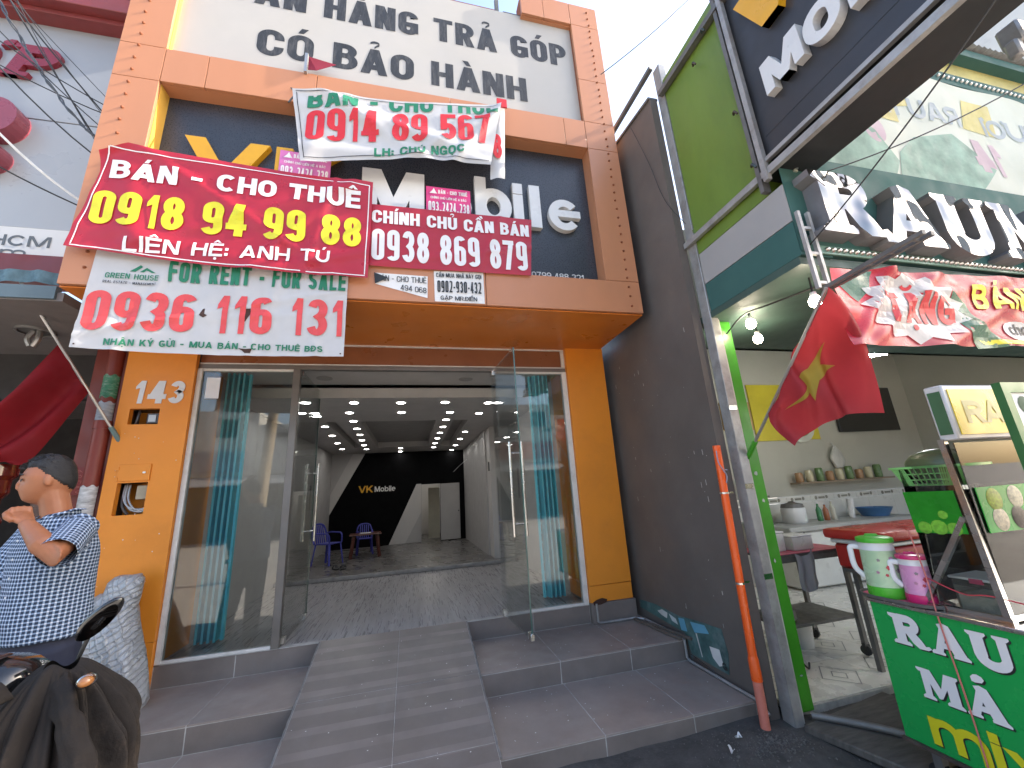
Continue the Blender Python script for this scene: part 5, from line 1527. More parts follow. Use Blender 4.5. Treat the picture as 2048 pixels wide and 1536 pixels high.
# LED bulbs on the canopy
M['bulbglow'] = emit('bulb_glow', (1.0, .88, .66), 22.0)
for k, (x_, y_, z_, lab) in enumerate(((2.60, 2.70, 2.725, 'lit bulb at the top of the green pillar'), (2.605, 2.40, 2.785, 'lit bulb hanging on a short wire, highest of the three by the pillar'), (2.86, 2.60, 2.745, 'lit bulb right of the other two by the green pillar'), (2.567, 1.85, 2.70, 'lit bulb close to the flag top under the fascia'))):
    t = thing('led_bulb', lab, 'bulb', (x_, y_, z_), 0.0, 'bulbs under the juice shop canopy')
    MB().lathe([(.0, -.052), (.018, -.05), (.032, -.035), (.036, -.012), (.031, .008), (.022, .02)], (0, 0, 0), (0, 0, 1), 16, cap=False).build('globe', M['bulbglow'], t)
    MB().lathe([(.023, .019), (.018, .05), (.014, .052)], (0, 0, 0), (0, 0, 1), 14).build('base', M['whitelet'], t)
    g = MB(); g.tube([(0, 0, .05), (.004, 0, 2.86 - z_ + .01)], .006, 6); g.build('cord', M['black'], t)
g = MB(); g.tube(spline([(2.45, 2.5, 2.72), (2.5, 2.35, 2.82), (2.6, 2.2, 2.84), (2.75, 1.9, 2.85)]), .006, 6)
tag(g.build('lamp_cable', M['black']), 'thin black lamp cable running under the canopy soffit', 'cable')

# promotion banner under the fascia
wt = lambda x, z: .010 + .014 * NZ(x, z, 2.6, 50) + .006 * math.sin(x * 16 + z * 22) + fold(x, z, [(2.75, 2.6, .9, .04, .03), (2.9, 2.5, .6, .04, .025), (3.4, 2.55, -.5, .05, .03), (3.9, 2.6, .4, .05, .03), (3.2, 2.65, .2, .05, .02)])
t, T, SH, S = banner('promo_banner', 'shiny red and green promotion banner TẶNG BÁNH under the teal fascia', 'banner', (2.47, 2.80), (5.4, 2.90), (5.4, 2.36), (2.46, 2.295), 1.655, wt, cloth('promo_red', (.50, .03, .05), transl=.3, rough=.3, var=.1, spec=.6), nu=110, nv=26)
M['promogreen'] = cloth('promo_green', (.04, .16, .09), transl=.3, rough=.3, var=.2, scale=8, spec=.6)
M['promowhite'] = cloth('promo_white', (.66, .66, .64), transl=.3, rough=.3, spec=.6)
SH([(2.50, 2.70), (2.62, 2.79), (2.80, 2.80), (2.72, 2.66), (2.62, 2.58)], M['promogreen'])
SH([(3.52, 2.30), (3.80, 2.32), (3.62, 2.48), (3.56, 2.62), (3.44, 2.70), (3.40, 2.52)], M['promogreen'])
burst = []
for k in range(26):
    a = 2 * PI * k / 26
    rr = 1.0 if k % 2 else .80
    burst.append((3.08 + .47 * rr * math.cos(a), 2.56 + .245 * rr * math.sin(a)))
me = letters_mesh([burst], lambda x, z, d: Vector((x, 1.655 - wt(x, z) - .0065, z)), step=.035); put('print_shape', me, M['promowhite'], t)
me = letters_mesh(text2d('TẶNG', .58, .20, stem=.22, gap=.09), lambda x, z, d: (lambda X, Z: Vector((X, 1.655 - wt(X, Z) - .0095 - d, Z)))(2.80 + x, 2.455 + z), step=.035); put('lettering', me, M['pr_red'], t)
me = letters_mesh(text2d('BÁNH', .62, .17, stem=.22, gap=.09), lambda x, z, d: (lambda X, Z: Vector((X, 1.655 - wt(X, Z) - .0075 - d, Z)))(3.66 + x, 2.59 + z), step=.035); put('lettering', me, M['pr_yellow'], t)
me = letters_mesh([arc(3.98, 2.44, .14, .07, 0, 340, 16)], lambda x, z, d: Vector((x, 1.655 - wt(x, z) - .0055, z)), step=.035); put('print_shape', me, M['promowhite'], t)
me = letters_mesh(text2d('cho', .18, .08, stem=.2), lambda x, z, d: (lambda X, Z: Vector((X, 1.655 - wt(X, Z) - .0085 - d, Z)))(3.90 + x, 2.41 + z), step=.035); put('lettering', me, M['pr_black'], t)
me = letters_mesh([[(3.55, 2.36), (3.6, 2.33), (5.35, 2.385), (5.35, 2.41)]], lambda x, z, d: Vector((x, 1.655 - wt(x, z) - .0045, z)), step=.035); put('print_shape', me, M['pr_yellow'], t)

# national flag on the green pillar
nf = thing('star_flag', 'red flag with yellow star hanging from a pole on the green pillar', 'flag', (2.44, 2.5, 1.7))
q0, q1 = Vector((2.43, 2.53, 1.74)), Vector((2.335, 1.60, 2.635))
g = MB(); g.tube([q0, q1], .010, 8); g.build('pole', M['alu'], nf)
g = MB(); g.tube([q0, q0.lerp(q1, .12)], .018, 8); g.build('socket', gp.data.materials[0], nf)
H0, H1 = q1, q0.lerp(q1, .33)
F0, F1 = Vector((2.70, 1.74, 1.915)), Vector((2.40, 2.10, 1.775))
def flagR(u, v, d=0.0):
    e0 = H0.lerp(H1, v); e1 = F0.lerp(F1, v)
    p = e0.lerp(e1, u)
    b_ = math.sin(PI * u)
    p += Vector((.09 * b_ * (1 - v) * (.6) - .05 * b_ * v, 0, .10 * b_ * (1 - v) + .06 * math.sin(PI * v) * u * u * 1.2))
    w_ = (.055 * math.sin(v * 10 + u * 2.5) + .03 * math.sin(v * 21 + 1 - u * 3) + .02 * noise.noise(Vector((u * 4, v * 5, 3)))) * (.30 + .70 * math.sin(PI * min(1, u * .8 + .15)))
    nrm = Vector((-.35, -.9, -.2)).normalized()
    return p + nrm * (w_ + d)
g = MB(); g.grid(flagR, 44, 44); g.build('flag_cloth', cloth('flag_cloth_bright', (.36, .035, .045), transl=.45, rough=.6, var=.08, bump=.06), nf, fix=False, angle=80)
star = []
for k in range(10):
    a = PI / 2 + 2 * PI * k / 10 + 2.5
    rr = .30 if k % 2 == 0 else .13
    star.append((.45 + rr * .78 * math.cos(a), .5 + rr * 1.1 * math.sin(a)))
me = letters_mesh([star], lambda x, z, d: flagR(x, z, .006), step=.02); put('star', me, cloth('flag_star', (.42, .33, .05), transl=.4, rough=.6), nf)

# ================================================================ PIPES AND SMALL THINGS ON THE PARTY WALL
op = thing('orange_pipe', 'bright orange plastic pipe standing against the party wall', 'pipe', (2.10, 2.56, 0))
M['pvc'] = mat('orange_pvc', (.78, .10, .012), rough=.3, var=.05, spec=.5)
M['pvcold'] = mat('faded_pvc', (.56, .17, .12), rough=.6, var=.15, scale=12, dirt=.5, dirtcol=(.25, .13, .1), dscale=8)
a, b, c = Vector((2.20, 2.56, 1.84)), Vector((2.165, 2.56, .37)), Vector((2.155, 2.555, .02))
g = MB(); g.tube([a, b + Vector((0, 0, .06))], .027, 16, cap=False); g.build('upper_pipe', M['pvc'], op)
g = MB(); g.tube([b + Vector((.001, 0, .10)), b + Vector((0, 0, .08)), b + Vector((0, 0, -.04))], [.027, .032, .033], 16); g.build('coupling', M['pvc'], op)
g = MB(); g.tube([b, c], .029, 16); g.build('lower_pipe', M['pvcold'], op)
for z_ in (1.50, .905):
    p = a.lerp(b, (1.84 - z_) / 1.47)
    g = MB(); g.tube([p + Vector((0, 0, -.006)), p + Vector((0, 0, .006))], .031, 16); g.box(p.x + .025, p.x + .075, p.y - .003, p.y + .003, z_ - .006, z_ + .006); g.build('clamp', M['steel'], op)
g = MB(); g.tube(spline([(2.17, 2.535, 1.80), (2.165, 2.53, 1.72), (2.19, 2.525, 1.66), (2.215, 2.53, 1.62), (2.20, 2.53, 1.57)]), .004, 6); g.tube([a + Vector((-.03, -.0, -.17)), a + Vector((.03, -.03, -.18))], .004, 5); g.build('string_tie', mat('grey_string', (.25, .25, .33)), op)
cd = thing('grey_conduit', 'thin grey conduit running down over the steps beside the party wall', 'conduit', (2.2, 3.4, .16))
g = MB(); g.tube([(1.745, 4.03, .50), (1.745, 4.025, .345), (1.76, 4.02, .335), (2.13, 4.01, .335), (2.20, 3.95, .333), (2.215, 3.42, .333), (2.215, 3.372, .32), (2.215, 3.368, .19), (2.216, 3.33, .175), (2.222, 2.66, .172), (2.225, 2.58, .12)], .011, 8); g.build('pipe', M['galv'], cd)
wp = thing('old_wood_batten', 'dirty old wooden batten lying on the upper step by the party wall', 'batten', (2.18, 3.6, .33))
g = MB(); g.bar((2.11, 3.98, .338), (2.175, 3.36, .336), .03, .022); g.bar((2.15, 3.75, .345), (2.235, 3.30, .345), .022, .018)
g.build('batten', mat('dirty_wood', (.13, .105, .085), rough=.8, var=.3, scale=10, stretch=(1, .2, 1)), wp)
cg = thing('base_gutter', 'rusty sheet metal gutter along the foot of the party wall', 'gutter', (2.24, 2.9, .1))
MB().hexa([(2.236, 2.62, .06), (2.25, 2.62, .06), (2.25, 3.36, .16), (2.236, 3.36, .16), (2.242, 2.62, .13), (2.25, 2.62, .13), (2.25, 3.36, .215), (2.242, 3.36, .215)]).build('gutter_strip', M['rust'], cg)

# rubble and litter
rng = random.Random(4)
g = MB()
for k in range(1500):
    a_ = rng.gauss(0, .17); b_ = rng.gauss(0, .10)
    x_, y_ = 2.08 + a_, 2.5 + b_ * .9
    if y_ > 2.66 or x_ > 2.33:
        continue
    r_ = abs(rng.gauss(.0015, .0028)) + .0016
    z_ = .052 + .02 * max(0, 1 - abs(a_) / .4)
    g.add([(x_ + r_, y_, z_), (x_ - r_ * .6, y_ + r_, z_), (x_ - r_ * .5, y_ - r_, z_), (x_ + rng.uniform(-.3, .3) * r_, y_, z_ + r_ * 1.1)], [(0, 1, 3), (1, 2, 3), (2, 0, 3)])
for k in range(1200):
    x_, y_ = rng.uniform(.5, 3.2), rng.uniform(1.2, 2.64)
    r_ = abs(rng.gauss(.0012, .0015)) + .001
    v_ = (y_ - .7) / 2.1
    z_ = .012 + .05 * v_ * v_ + .008
    g.add([(x_ + r_, y_, z_), (x_ - r_ * .6, y_ + r_, z_), (x_ - r_ * .5, y_ - r_, z_), (x_, y_, z_ + r_)], [(0, 1, 3), (1, 2, 3), (2, 0, 3)])
o = g.build('gravel', mat('rubble', (.13, .12, .11), rough=.95, var=.5, scale=30), fix=False, smooth=False); tag(o, 'loose grit and mortar crumbs around the foot of the orange pipe', 'gravel', kind='stuff')
g = MB()
for k in range(130):
    zone = rng.random()
    if zone < .5:
        x_, y_ = rng.uniform(RX0, 1.0), rng.uniform(2.7, 4.0)
        z_ = rz(y_) if x_ < RX1 else (Z2 if y_ > YA else Z1)
    else:
        x_, y_ = rng.uniform(.5, 2.2), rng.uniform(2.7, 4.0); z_ = Z2 if y_ > YA else Z1
    r_ = rng.uniform(.0015, .005)
    z_ += .0025
    g.add([(x_ - r_, y_ - r_, z_), (x_ + r_, y_ - r_ * .5, z_), (x_ + r_ * .6, y_ + r_, z_ + .001), (x_ - r_ * .7, y_ + r_ * .8, z_)], [(0, 1, 2, 3)])
o = g.build('litter_specks', M['paper'], fix=False, smooth=False); tag(o, 'tiny white specks of litter scattered on the steps', 'litter', kind='stuff')
for k, (x_, y_, a_) in enumerate(((1.93, 2.53, .4), (1.80, 2.44, 1.3))):
    g = MB(); g.grid(lambda u, v: (x_ + (u - .5) * .05 * math.cos(a_) - (v - .5) * .022 * math.sin(a_), y_ + (u - .5) * .05 * math.sin(a_) + (v - .5) * .022 * math.cos(a_), .085 + .012 * math.sin(u * 5 + v * 3 + k)), 6, 4)
    tag(g.build('paper_scrap', M['paper'], fix=False), ('crumpled white paper scrap beside the foot of the orange pipe', 'bluish white paper scrap on the ground in front of the lowest step')[k], 'litter')

# ================================================================ JUICE CART AND ITS GOODS
cart = thing('juice_cart', 'green juice cart with white RAU MÁ and yellow mix lettering', 'cart', (3.3, 1.55, .05))
M['cartgreen'] = mat('cart_green', (.014, .33, .07), rough=.28, var=.04, spec=.5)
MB().box(2.522, 4.6, .98, 1.985, .235, .885).build('body', M['cartgreen'], cart, bevel=.006)
g = MB(); g.bar((2.515, 1.99, .89), (2.515, .98, .89), .02, .012); g.build('top_trim', M['steel'], cart)
g = MB(); g.bar((2.515, 1.99, .232), (2.515, .98, .232), .02, .014); g.build('bottom_trim', M['rust'], cart)
MB().box(2.50, 4.6, .97, 1.99, .887, .905).build('counter_top', M['steel'], cart, bevel=.004)
for (x_, y_) in ((2.6, 1.9), (2.6, 1.05), (4.5, 1.9), (4.5, 1.05)):
    g = MB(); g.bar((x_, y_, .23), (x_, y_, .11), .04, .04); g.build('leg', M['darkgalv'], cart)
    g = MB(); g.lathe([(.05, -.015), (.06, -.012), (.06, .012), (.05, .015)], (x_, y_, .085), (1, 0, 0), 16); g.build('wheel', M['black'], cart)
def cart_text(polys, y0, z0, m, lift, slope=0.0, nm='lettering'):
    put(nm, letters_mesh(polys, lambda x, z, d: Vector((2.5215 - lift - d, y0 - x, z0 + z + slope * x))), m, cart)
def word(cs, wds, h, gap=.012):
    out = []; x = 0
    for c, w_ in zip(cs, wds):
        ps, wd = serif(c)
        sx = w_ / wd
        out += [('ribbon', [(x + a_ * sx, b_ * h) for a_, b_ in p[1]], [(x + a_ * sx, b_ * h) for a_, b_ in p[2]], p[3]) if isinstance(p, tuple) else [(x + a_ * sx, b_ * h) for a_, b_ in p] for p in ps]
        x += w_ + gap
    return out
W1 = word('RAU', (.155, .145, .145), .145)
W2 = word('MA', (.165, .145), .135)
hook = [[(.225, .150), (.236, .147), (.262, .152), (.272, .166), (.266, .178), (.250, .184), (.236, .180), (.224, .168)]]
for lift, dy, dz, m_ in ((.0012, -.006, -.006, M['pr_black']), (.0026, 0, 0, M['pr_white'])):
    cart_text(W1, 1.895 + dy, .70 + dz, m_, lift, slope=.012)
    cart_text(W2 + hook, 1.83 + dy, .475 + dz, m_, lift, slope=.01)
for lift, dy, dz, m_ in ((.0012, -.005, -.005, M['pr_black']), (.0026, 0, 0, M['pr_yellow'])):
    cart_text(text2d('mix', .42, .16, stem=.22), 1.845 + dy, .27 + dz, m_, lift)
# glass case on the cart
M['caseglass'] = glass('case_glass', (.93, .95, .93), 1.45, 1.2, smear=.06)
case = part_empty('glass_case', cart)
g = MB(); g.bar((2.56, 1.417, .905), (2.56, 1.44, 1.72), .026, .026, up=(1, 0, 0)); g.build('post', M['steel'], case)
g = MB(); g.bar((2.56, 1.725, .915), (2.56, 1.455, 1.35), .022, .022, up=(1, 0, 0)); g.build('brace', M['steel'], case)
g = MB(); g.bar((2.56, 1.725, .918), (2.56, 1.40, .918), .03, .024, up=(0, 0, 1)); g.build('base_rail', M['steel'], case)
g = MB(); g.bar((2.575, 1.42, 1.49), (4.4, 1.42, 1.49), .02, .02); g.bar((2.575, 1.42, .925), (4.4, 1.42, .925), .024, .024); g.build('front_rail', M['steel'], case)
MB().hexa([(2.556, 1.43, .93), (2.560, 1.43, .93), (2.560, 1.665, .93), (2.556, 1.665, .93), (2.556, 1.445, 1.60), (2.560, 1.445, 1.60), (2.560, 1.60, 1.60), (2.556, 1.60, 1.60)]).build('glass_pane', M['caseglass'], case)
MB().box(2.575, 4.4, 1.407, 1.411, .94, 1.70).build('glass_pane', M['caseglass'], case)
MB().box(2.565, 4.4, 1.665, 1.67, .94, 1.60).build('glass_pane', M['caseglass'], case)
# green films with food pictures
gf = cloth('green_film', (.05, .42, .04), transl=.5, rough=.3, var=.3, scale=5)
MB().hexa([(2.552, 1.455, 1.275), (2.5545, 1.455, 1.275), (2.5545, 1.665, 1.268), (2.552, 1.665, 1.268), (2.552, 1.46, 1.475), (2.5545, 1.46, 1.475), (2.5545, 1.675, 1.47), (2.552, 1.675, 1.47)]).build('green_film', gf, case)
g = MB()
for k, (y_, z_, r_) in enumerate(((1.62, 1.295, .03), (1.56, 1.30, .035), (1.50, 1.295, .03), (1.53, 1.36, .02))):
    g.lathe([(.005, 0), (r_, .001)], (2.5515, y_, z_), (-1, 0, 0), 12)
g.build('leaf_print', mat('leaf_print', (.16, .42, .03), var=.5, scale=30), case)
ff = MB().box(2.60, 4.4, 1.399, 1.403, 1.28, 1.485).build('food_film', mat('bright_green_film', (.03, .36, .04), rough=.25, var=.2, scale=4), case)
for k, (x_, z_, r_, col_) in enumerate(((2.70, 1.425, .05, (.35, .45, .08)), (2.85, 1.43, .05, (.6, .57, .42)), (2.70, 1.335, .05, (.62, .58, .45)), (2.83, 1.335, .05, (.03, .02, .02)), (2.99, 1.38, .05, (.6, .5, .2)))):
    g = MB(); g.lathe([(.0, .004), (r_ * .8, .003), (r_ * 1.05, .0005)], (x_, 1.3985, z_), (0, -1, 0), 18); g.build('food_print', mat('food%d' % k, col_, var=.5, scale=60, rough=.5), case)
# yellow head sign
ys_ = part_empty('head_sign', cart)
MB().box(2.565, 4.4, 1.375, 1.452, 1.712, 1.985).build('sign_box', mat('head_sign_frame', (.6, .57, .55), rough=.4), ys_, bevel=.006)
MB().box(2.59, 4.38, 1.370, 1.3745, 1.735, 1.962).build('sign_face', mat('head_sign_yellow', (.70, .50, .03), rough=.3), ys_)
MB().box(2.5615, 2.5645, 1.388, 1.440, 1.74, 1.955).build('side_strip', mat('side_green', (.05, .12, .05)), ys_)
flat(text2d('RAU MÁ', .80, .115, stem=.26, gap=.03), 'lettering', mat('head_sign_print', (.52, .44, .16), rough=.4), ys_, 2.66, 1.3685, 1.79)
# tray with two vacuum jugs
t = thing('round_tray', 'dark tray with pink cloth under the two vacuum jugs', 'tray', (2.57, 1.84, .905))
g = MB(); g.loft([[(2.585 + .10 * sx * k_, 1.84 + .205 * sy * k_, z_) for sx, sy in [(math.cos(a * PI / 10), math.copysign(abs(math.sin(a * PI / 10)) ** .6, math.sin(a * PI / 10))) for a in range(20)]] for k_, z_ in ((.96, .9065), (1.0, .909), (1.03, .925), (1.01, .926), (.97, .912))])
g.build('tray_pan', M['darkgalv'], t)
g = MB(); g.loft([[(2.585 + .095 * math.cos(a * PI / 10), 1.84 + .195 * math.copysign(abs(math.sin(a * PI / 10)) ** .6, math.sin(a * PI / 10)), z_) for a in range(20)] for z_ in (.9125, .9155)])
g.build('pink_cloth', mat('pink_cloth', (.62, .10, .18), rough=.7), t)
def jug(loc, r, h, cb, cl, cw, label, rz_):
    t = thing('vacuum_jug', label, 'jug', loc, rz_, 'vacuum jugs')
    MB().lathe([(r * 1.0, 0), (r * 1.06, .01), (r * 1.04, h * .17), (r * 1.0, h * .175)], n=28).build('base_band', cl, t)
    bd_ = MB().lathe([(r * 1.0, h * .176), (r * .98, h * .5), (r * .93, h * .76), (r * .94, h * .77)], n=28, cap=False).build('body', cb, t)
    MB().lathe([(r * .945, h * .771), (r * .90, h * .90), (r * .90, h * .905)], n=28, cap=False).build('neck', cw, t)
    MB().lathe([(r * 1.0, h * .90), (r * 1.02, h * .915), (r * 1.0, h * .97), (r * .86, h * .985), (r * .5, h * 1.0), (r * .3, h * 1.0)], n=28).build('lid', cl, t)
    MB().box(-r * .45, r * .25, -.016, .016, h * .985, h * 1.035).build('lid_button', cl, t, bevel=.005)
    g = MB(); g.tube(spline([(-r * .9, 0, h * .80), (-r * 1.35, 0, h * .80), (-r * 1.42, 0, h * .7), (-r * 1.38, 0, h * .45), (-r * .98, 0, h * .30)]), .0095, 8, flat=1.5); g.build('handle', cw, t)
    for k, (a_, z_) in enumerate(((-70, .5), (-95, .62), (-55, .64), (-80, .38), (-40, .45), (-105, .42))):
        g = MB(); aa = rad(a_); c_ = Vector((r * .965 * math.cos(aa), r * .965 * math.sin(aa), h * z_))
        n_ = Vector((math.cos(aa), math.sin(aa), .04)).normalized(); s_ = n_.cross(Vector((0, 0, 1))); u_ = Vector((0, 0, 1))
        for q_ in range(5):
            b_ = rad(q_ * 72 + k * 20)
            d_ = s_ * math.cos(b_) + u_ * math.sin(b_)
            e_ = s_ * -math.sin(b_) + u_ * math.cos(b_)
            rr = .014 if k % 2 == 0 else .009
            cc = c_ + n_ * .003
            g.add([cc, cc + d_ * rr * .6 + e_ * rr * .4, cc + d_ * rr, cc + d_ * rr * .6 - e_ * rr * .4], [(0, 1, 2, 3)])
        g.build('flower_print', mat('flower%d' % k, ((.5, .04, .06), (.22, .18, .2), (.45, .2, .3))[k % 3], rough=.4), t, fix=False)
    return t
jug((2.575, 1.905, .916), .084, .315, mat('mint_plastic', (.42, .58, .36), rough=.3), mat('green_plastic', (.07, .42, .03), rough=.3), M['whitelet'], 'larger mint green vacuum jug with bright green lid', rad(-53))
jug((2.60, 1.755, .916), .068, .235, mat('pinkish_plastic', (.66, .30, .50), rough=.3), mat('magenta_plastic', (.62, .03, .16), rough=.3), M['whitelet'], 'smaller pink vacuum jug with magenta lid', rad(-53))
# basket and watermelon
t = thing('green_basket', 'light green plastic basket on top of the glass case', 'basket', (2.72, 1.56, 1.60))
gm = mat('pale_green_plastic', (.22, .52, .16), rough=.35)
def brim(k_, z_):
    return [(2.70 + .13 * k_ * c_, 1.575 + .165 * k_ * s_, z_) for c_, s_ in [(math.copysign(abs(math.cos(a * PI / 16)) ** .45, math.cos(a * PI / 16)), math.copysign(abs(math.sin(a * PI / 16)) ** .45, math.sin(a * PI / 16))) for a in range(32)]]
rimz, boz = 1.60, 1.50
g = MB(); g.loft([brim(.80, boz), brim(.80, boz + .006)]); g.build('bottom', gm, t)
g = MB(); g.loft([brim(1.0, rimz - .012), brim(1.07, rimz - .012), brim(1.07, rimz), brim(1.0, rimz), brim(1.0, rimz - .012)], cap=False); g.build('rim', gm, t)
lo, hi = brim(.80, boz), brim(1.0, rimz - .01)
g = MB()
for i in range(32):
    for f_ in (0, .33, .66):
        a_ = Vector(lo[i]).lerp(Vector(lo[(i + 1) % 32]), f_); b_ = Vector(hi[i]).lerp(Vector(hi[(i + 1) % 32]), f_)
        g.bar(a_, b_, .005, .004)
for f_ in (.33, .66):
    r_ = [Vector(lo[i]).lerp(Vector(hi[i]), f_) for i in range(32)]
    for i in range(32):
        g.bar(r_[i], r_[(i + 1) % 32], .004, .006)
o = g.build('lattice', gm, t); o['kind'] = 'stuff'
wm = MB()
for_ = [[(2.70 + .10 * math.cos(a) * rr, 1.56 + .15 * l_, 1.60 + .085 * math.sin(a) * rr) for a in [2 * PI * q_ / 20 for q_ in range(20)]] for l_, rr in [(math.cos(p_), max(.02, math.sin(p_))) for p_ in [PI * j_ / 12 for j_ in range(13)]]]
wm.loft(for_)
o = wm.build('watermelon', mat('watermelon_rind', (.10, .12, .05), rough=.35, var=.7, scale=9, stretch=(1, .15, 1))); tag(o, 'dark striped watermelon lying in the green basket', 'watermelon')
# shelf carrying the basket inside the case
g = MB(); g.box(2.6, 4.3, 1.42, 1.665, 1.492, 1.498); g.build('glass_shelf', M['caseglass'], case)
# goods in the case
pb = glass('clear_plastic', (.86, .86, .84), 1.4, 1.0, smear=.4)
for k, (x_, y_, w_, d_, z_, h_, lab) in enumerate(((2.64, 1.46, .20, .18, .906, .14, 'clear plastic box nearest the corner post in the glass case'), (2.90, 1.45, .26, .2, .906, .16, 'clear plastic box with pink lid clips in the middle of the glass case'), (3.2, 1.45, .26, .2, .906, .15, 'clear plastic box at the right end of the glass case'))):
    t = thing('plastic_box', lab, 'container', (x_ + w_ / 2, y_ + d_ / 2, z_), group='plastic boxes in the glass case')
    MB().box(x_, x_ + w_, y_, y_ + d_, z_, z_ + h_).build('tub', pb, t, bevel=.008)
    MB().box(x_ - .006, x_ + w_ + .006, y_ - .006, y_ + d_ + .006, z_ + h_ + .001, z_ + h_ + .014).build('lid', M['paper'] if k == 0 else pb, t, bevel=.004)
    MB().box(x_ + .01, x_ + w_ - .01, y_ + .01, y_ + d_ - .01, z_ + .004, z_ + h_ * .5).build('contents', mat('pale_food%d' % k, ((.5, .45, .38), (.45, .36, .28), (.4, .3, .2))[k], var=.3, scale=30), t)
    MB().box(x_ - .010, x_ - .002, y_ + .05, y_ + .10, z_ + h_ - .01, z_ + h_ + .012).build('clip', mat('pink_clip%d' % k, (.5, .05, .12)), t)
t = thing('orange_board', 'orange plastic cutting board lying high in the glass case', 'board', (3.4, 1.6, 1.62))
MB().box(3.0, 3.9, 1.52, 1.70, 1.60, 1.655).build('board', mat('orange_plastic', (.62, .26, .03), rough=.35), t, bevel=.02, segs=2)
t = thing('red_ice_chest', 'large red ice chest with white lid band behind the vacuum jugs', 'cooler', (3.9, 2.65, .1))
MB().box(3.40, 4.5, 2.45, 2.85, .84, 1.03).build('chest', mat('red_plastic', (.40, .025, .022), rough=.35), t, bevel=.02)
MB().box(3.39, 4.51, 2.44, 2.86, 1.032, 1.065).build('rim', M['whitelet'], t, bevel=.008)
MB().box(3.36, 4.54, 2.41, 2.89, 1.067, 1.145).build('lid', mat('red_plastic_lid', (.42, .03, .025), rough=.3), t, bevel=.03, segs=2)
g = MB()
for x_, y_ in ((3.5, 2.5), (4.4, 2.5), (3.5, 2.8), (4.4, 2.8)):
    g.bar((x_, y_, .84), (x_, y_, .1), .035, .035)
g.box(3.42, 4.48, 2.47, 2.83, .81, .838)
g.build('stand', M['darkgalv'], t)
# framed menu board at the right edge
t = thing('menu_board', 'green framed menu board at the right edge of the picture', 'menu board', (2.72, 1.14, 1.4))
g = MB(); g.box(2.475, 2.52, 1.13, 1.16, 1.2, 1.93); g.box(2.52, 2.95, 1.13, 1.16, 1.885, 1.93); g.box(2.95, 3.0, 1.13, 1.16, 1.2, 1.93); g.box(2.52, 2.95, 1.13, 1.16, 1.2, 1.24); g.build('frame', mat('dark_green_frame', (.03, .12, .03), rough=.4), t)
MB().box(2.52, 2.95, 1.14, 1.15, 1.73, 1.885).build('board_top', M['offwhite'], t)
MB().box(2.52, 2.95, 1.14, 1.15, 1.24, 1.728).build('board_face', mat('menu_red', (.42, .02, .04), rough=.35), t)
g = MB(); g.lathe([(.0, .003), (.03, .002), (.04, 0)], (2.60, 1.139, 1.83), (0, -1, 0), 12); g.build('leaf_print', mat('menu_leaf', (.04, .08, .04)), t)
MB().box(2.62, 2.66, 1.165, 1.19, .906, 1.9).build('stand_leg', M['darkgalv'], t)
# pink string hanging over the cart
g = MB(); g.tube(spline([(2.55, 1.70, 1.28), (2.545, 1.68, 1.05), (2.512, 1.66, .93), (2.508, 1.655, .80), (2.508, 1.645, .6), (2.508, 1.64, .4), (2.508, 1.64, .18)]), .0035, 6)
tag(g.build('pink_string', mat('pink_string', (.55, .16, .14), rough=.6)), 'thin pink string hanging down over the cart lettering', 'string')
g = MB(); g.tube(spline([(2.545, 1.68, 1.05), (2.55, 1.55, 1.0), (2.55, 1.45, 1.01), (2.6, 1.3, .98)]), .003, 6)
tag(g.build('red_string', mat('red_cord', (.5, .04, .06), rough=.6)), 'thin red cord crossing the glass case above the counter', 'string')

# ---------------- steel trolley with containers
t = thing('steel_trolley', 'worn steel trolley table on casters inside the juice shop', 'table', (3.3, 3.28, .1))
MB().box(2.93, 3.72, 3.02, 3.52, .925, .945).build('table_top', M['darkgalv'], t, bevel=.003)
MB().box(2.925, 3.725, 3.015, 3.525, .9455, .95).build('pink_sheet', mat('pink_sheet', (.55, .12, .17), rough=.4, var=.2, scale=10), t)
g = MB(); g.box(2.93, 3.72, 3.02, 3.04, .88, .924); g.box(3.70, 3.72, 3.04, 3.52, .88, .924); g.build('apron', M['darkgalv'], t)
MB().box(2.95, 3.70, 3.04, 3.50, .385, .41).build('shelf', M['darkgalv'], t, bevel=.003)
for (x_, y_) in ((2.95, 3.04), (3.70, 3.04), (2.95, 3.50), (3.70, 3.50)):
    g = MB(); g.bar((x_, y_, .925), (x_, y_, .19), .035, .035); g.build('leg', M['darkgalv'], t)
    g = MB(); g.lathe([(.03, -.014), (.04, -.012), (.04, .012), (.03, .014)], (x_, y_, .142), (1, .3, 0), 12); g.bar((x_, y_, .20), (x_ + .01, y_, .15), .03, .05); g.build('caster', M['black'], t)
cont = [('square_tub', 3.02, 3.12, .18, .16, .15, 'white square tub on the left end of the steel trolley'), ('clear_tub', 3.24, 3.08, .22, .17, .11, 'low clear tub in the middle of the steel trolley'), ('tall_tub', 3.08, 3.32, .16, .14, .22, 'tall white tub at the back of the steel trolley')]
for nm, x_, y_, w_, d_, h_, lab in cont:
    tt = thing(nm, lab, 'container', (x_ + w_ / 2, y_ + d_ / 2, .951), group='tubs on the steel trolley')
    MB().box(x_, x_ + w_, y_, y_ + d_, .951, .951 + h_).build('tub', mat(nm + '_plastic', (.5, .5, .47), rough=.35, spec=.6), tt, bevel=.012, segs=2)
    MB().box(x_ - .006, x_ + w_ + .006, y_ - .006, y_ + d_ + .006, .952 + h_, .966 + h_).build('lid', M['whitelet'], tt, bevel=.005)
tt = thing('glass_jar', 'small glass jar with white lid at the left end of the trolley', 'jar', (2.99, 3.07, .951))
MB().lathe([(.04, 0), (.045, .01), (.045, .09), (.03, .11), (.03, .115)], (2.985, 3.07, .952), n=18).build('jar', pb, tt)
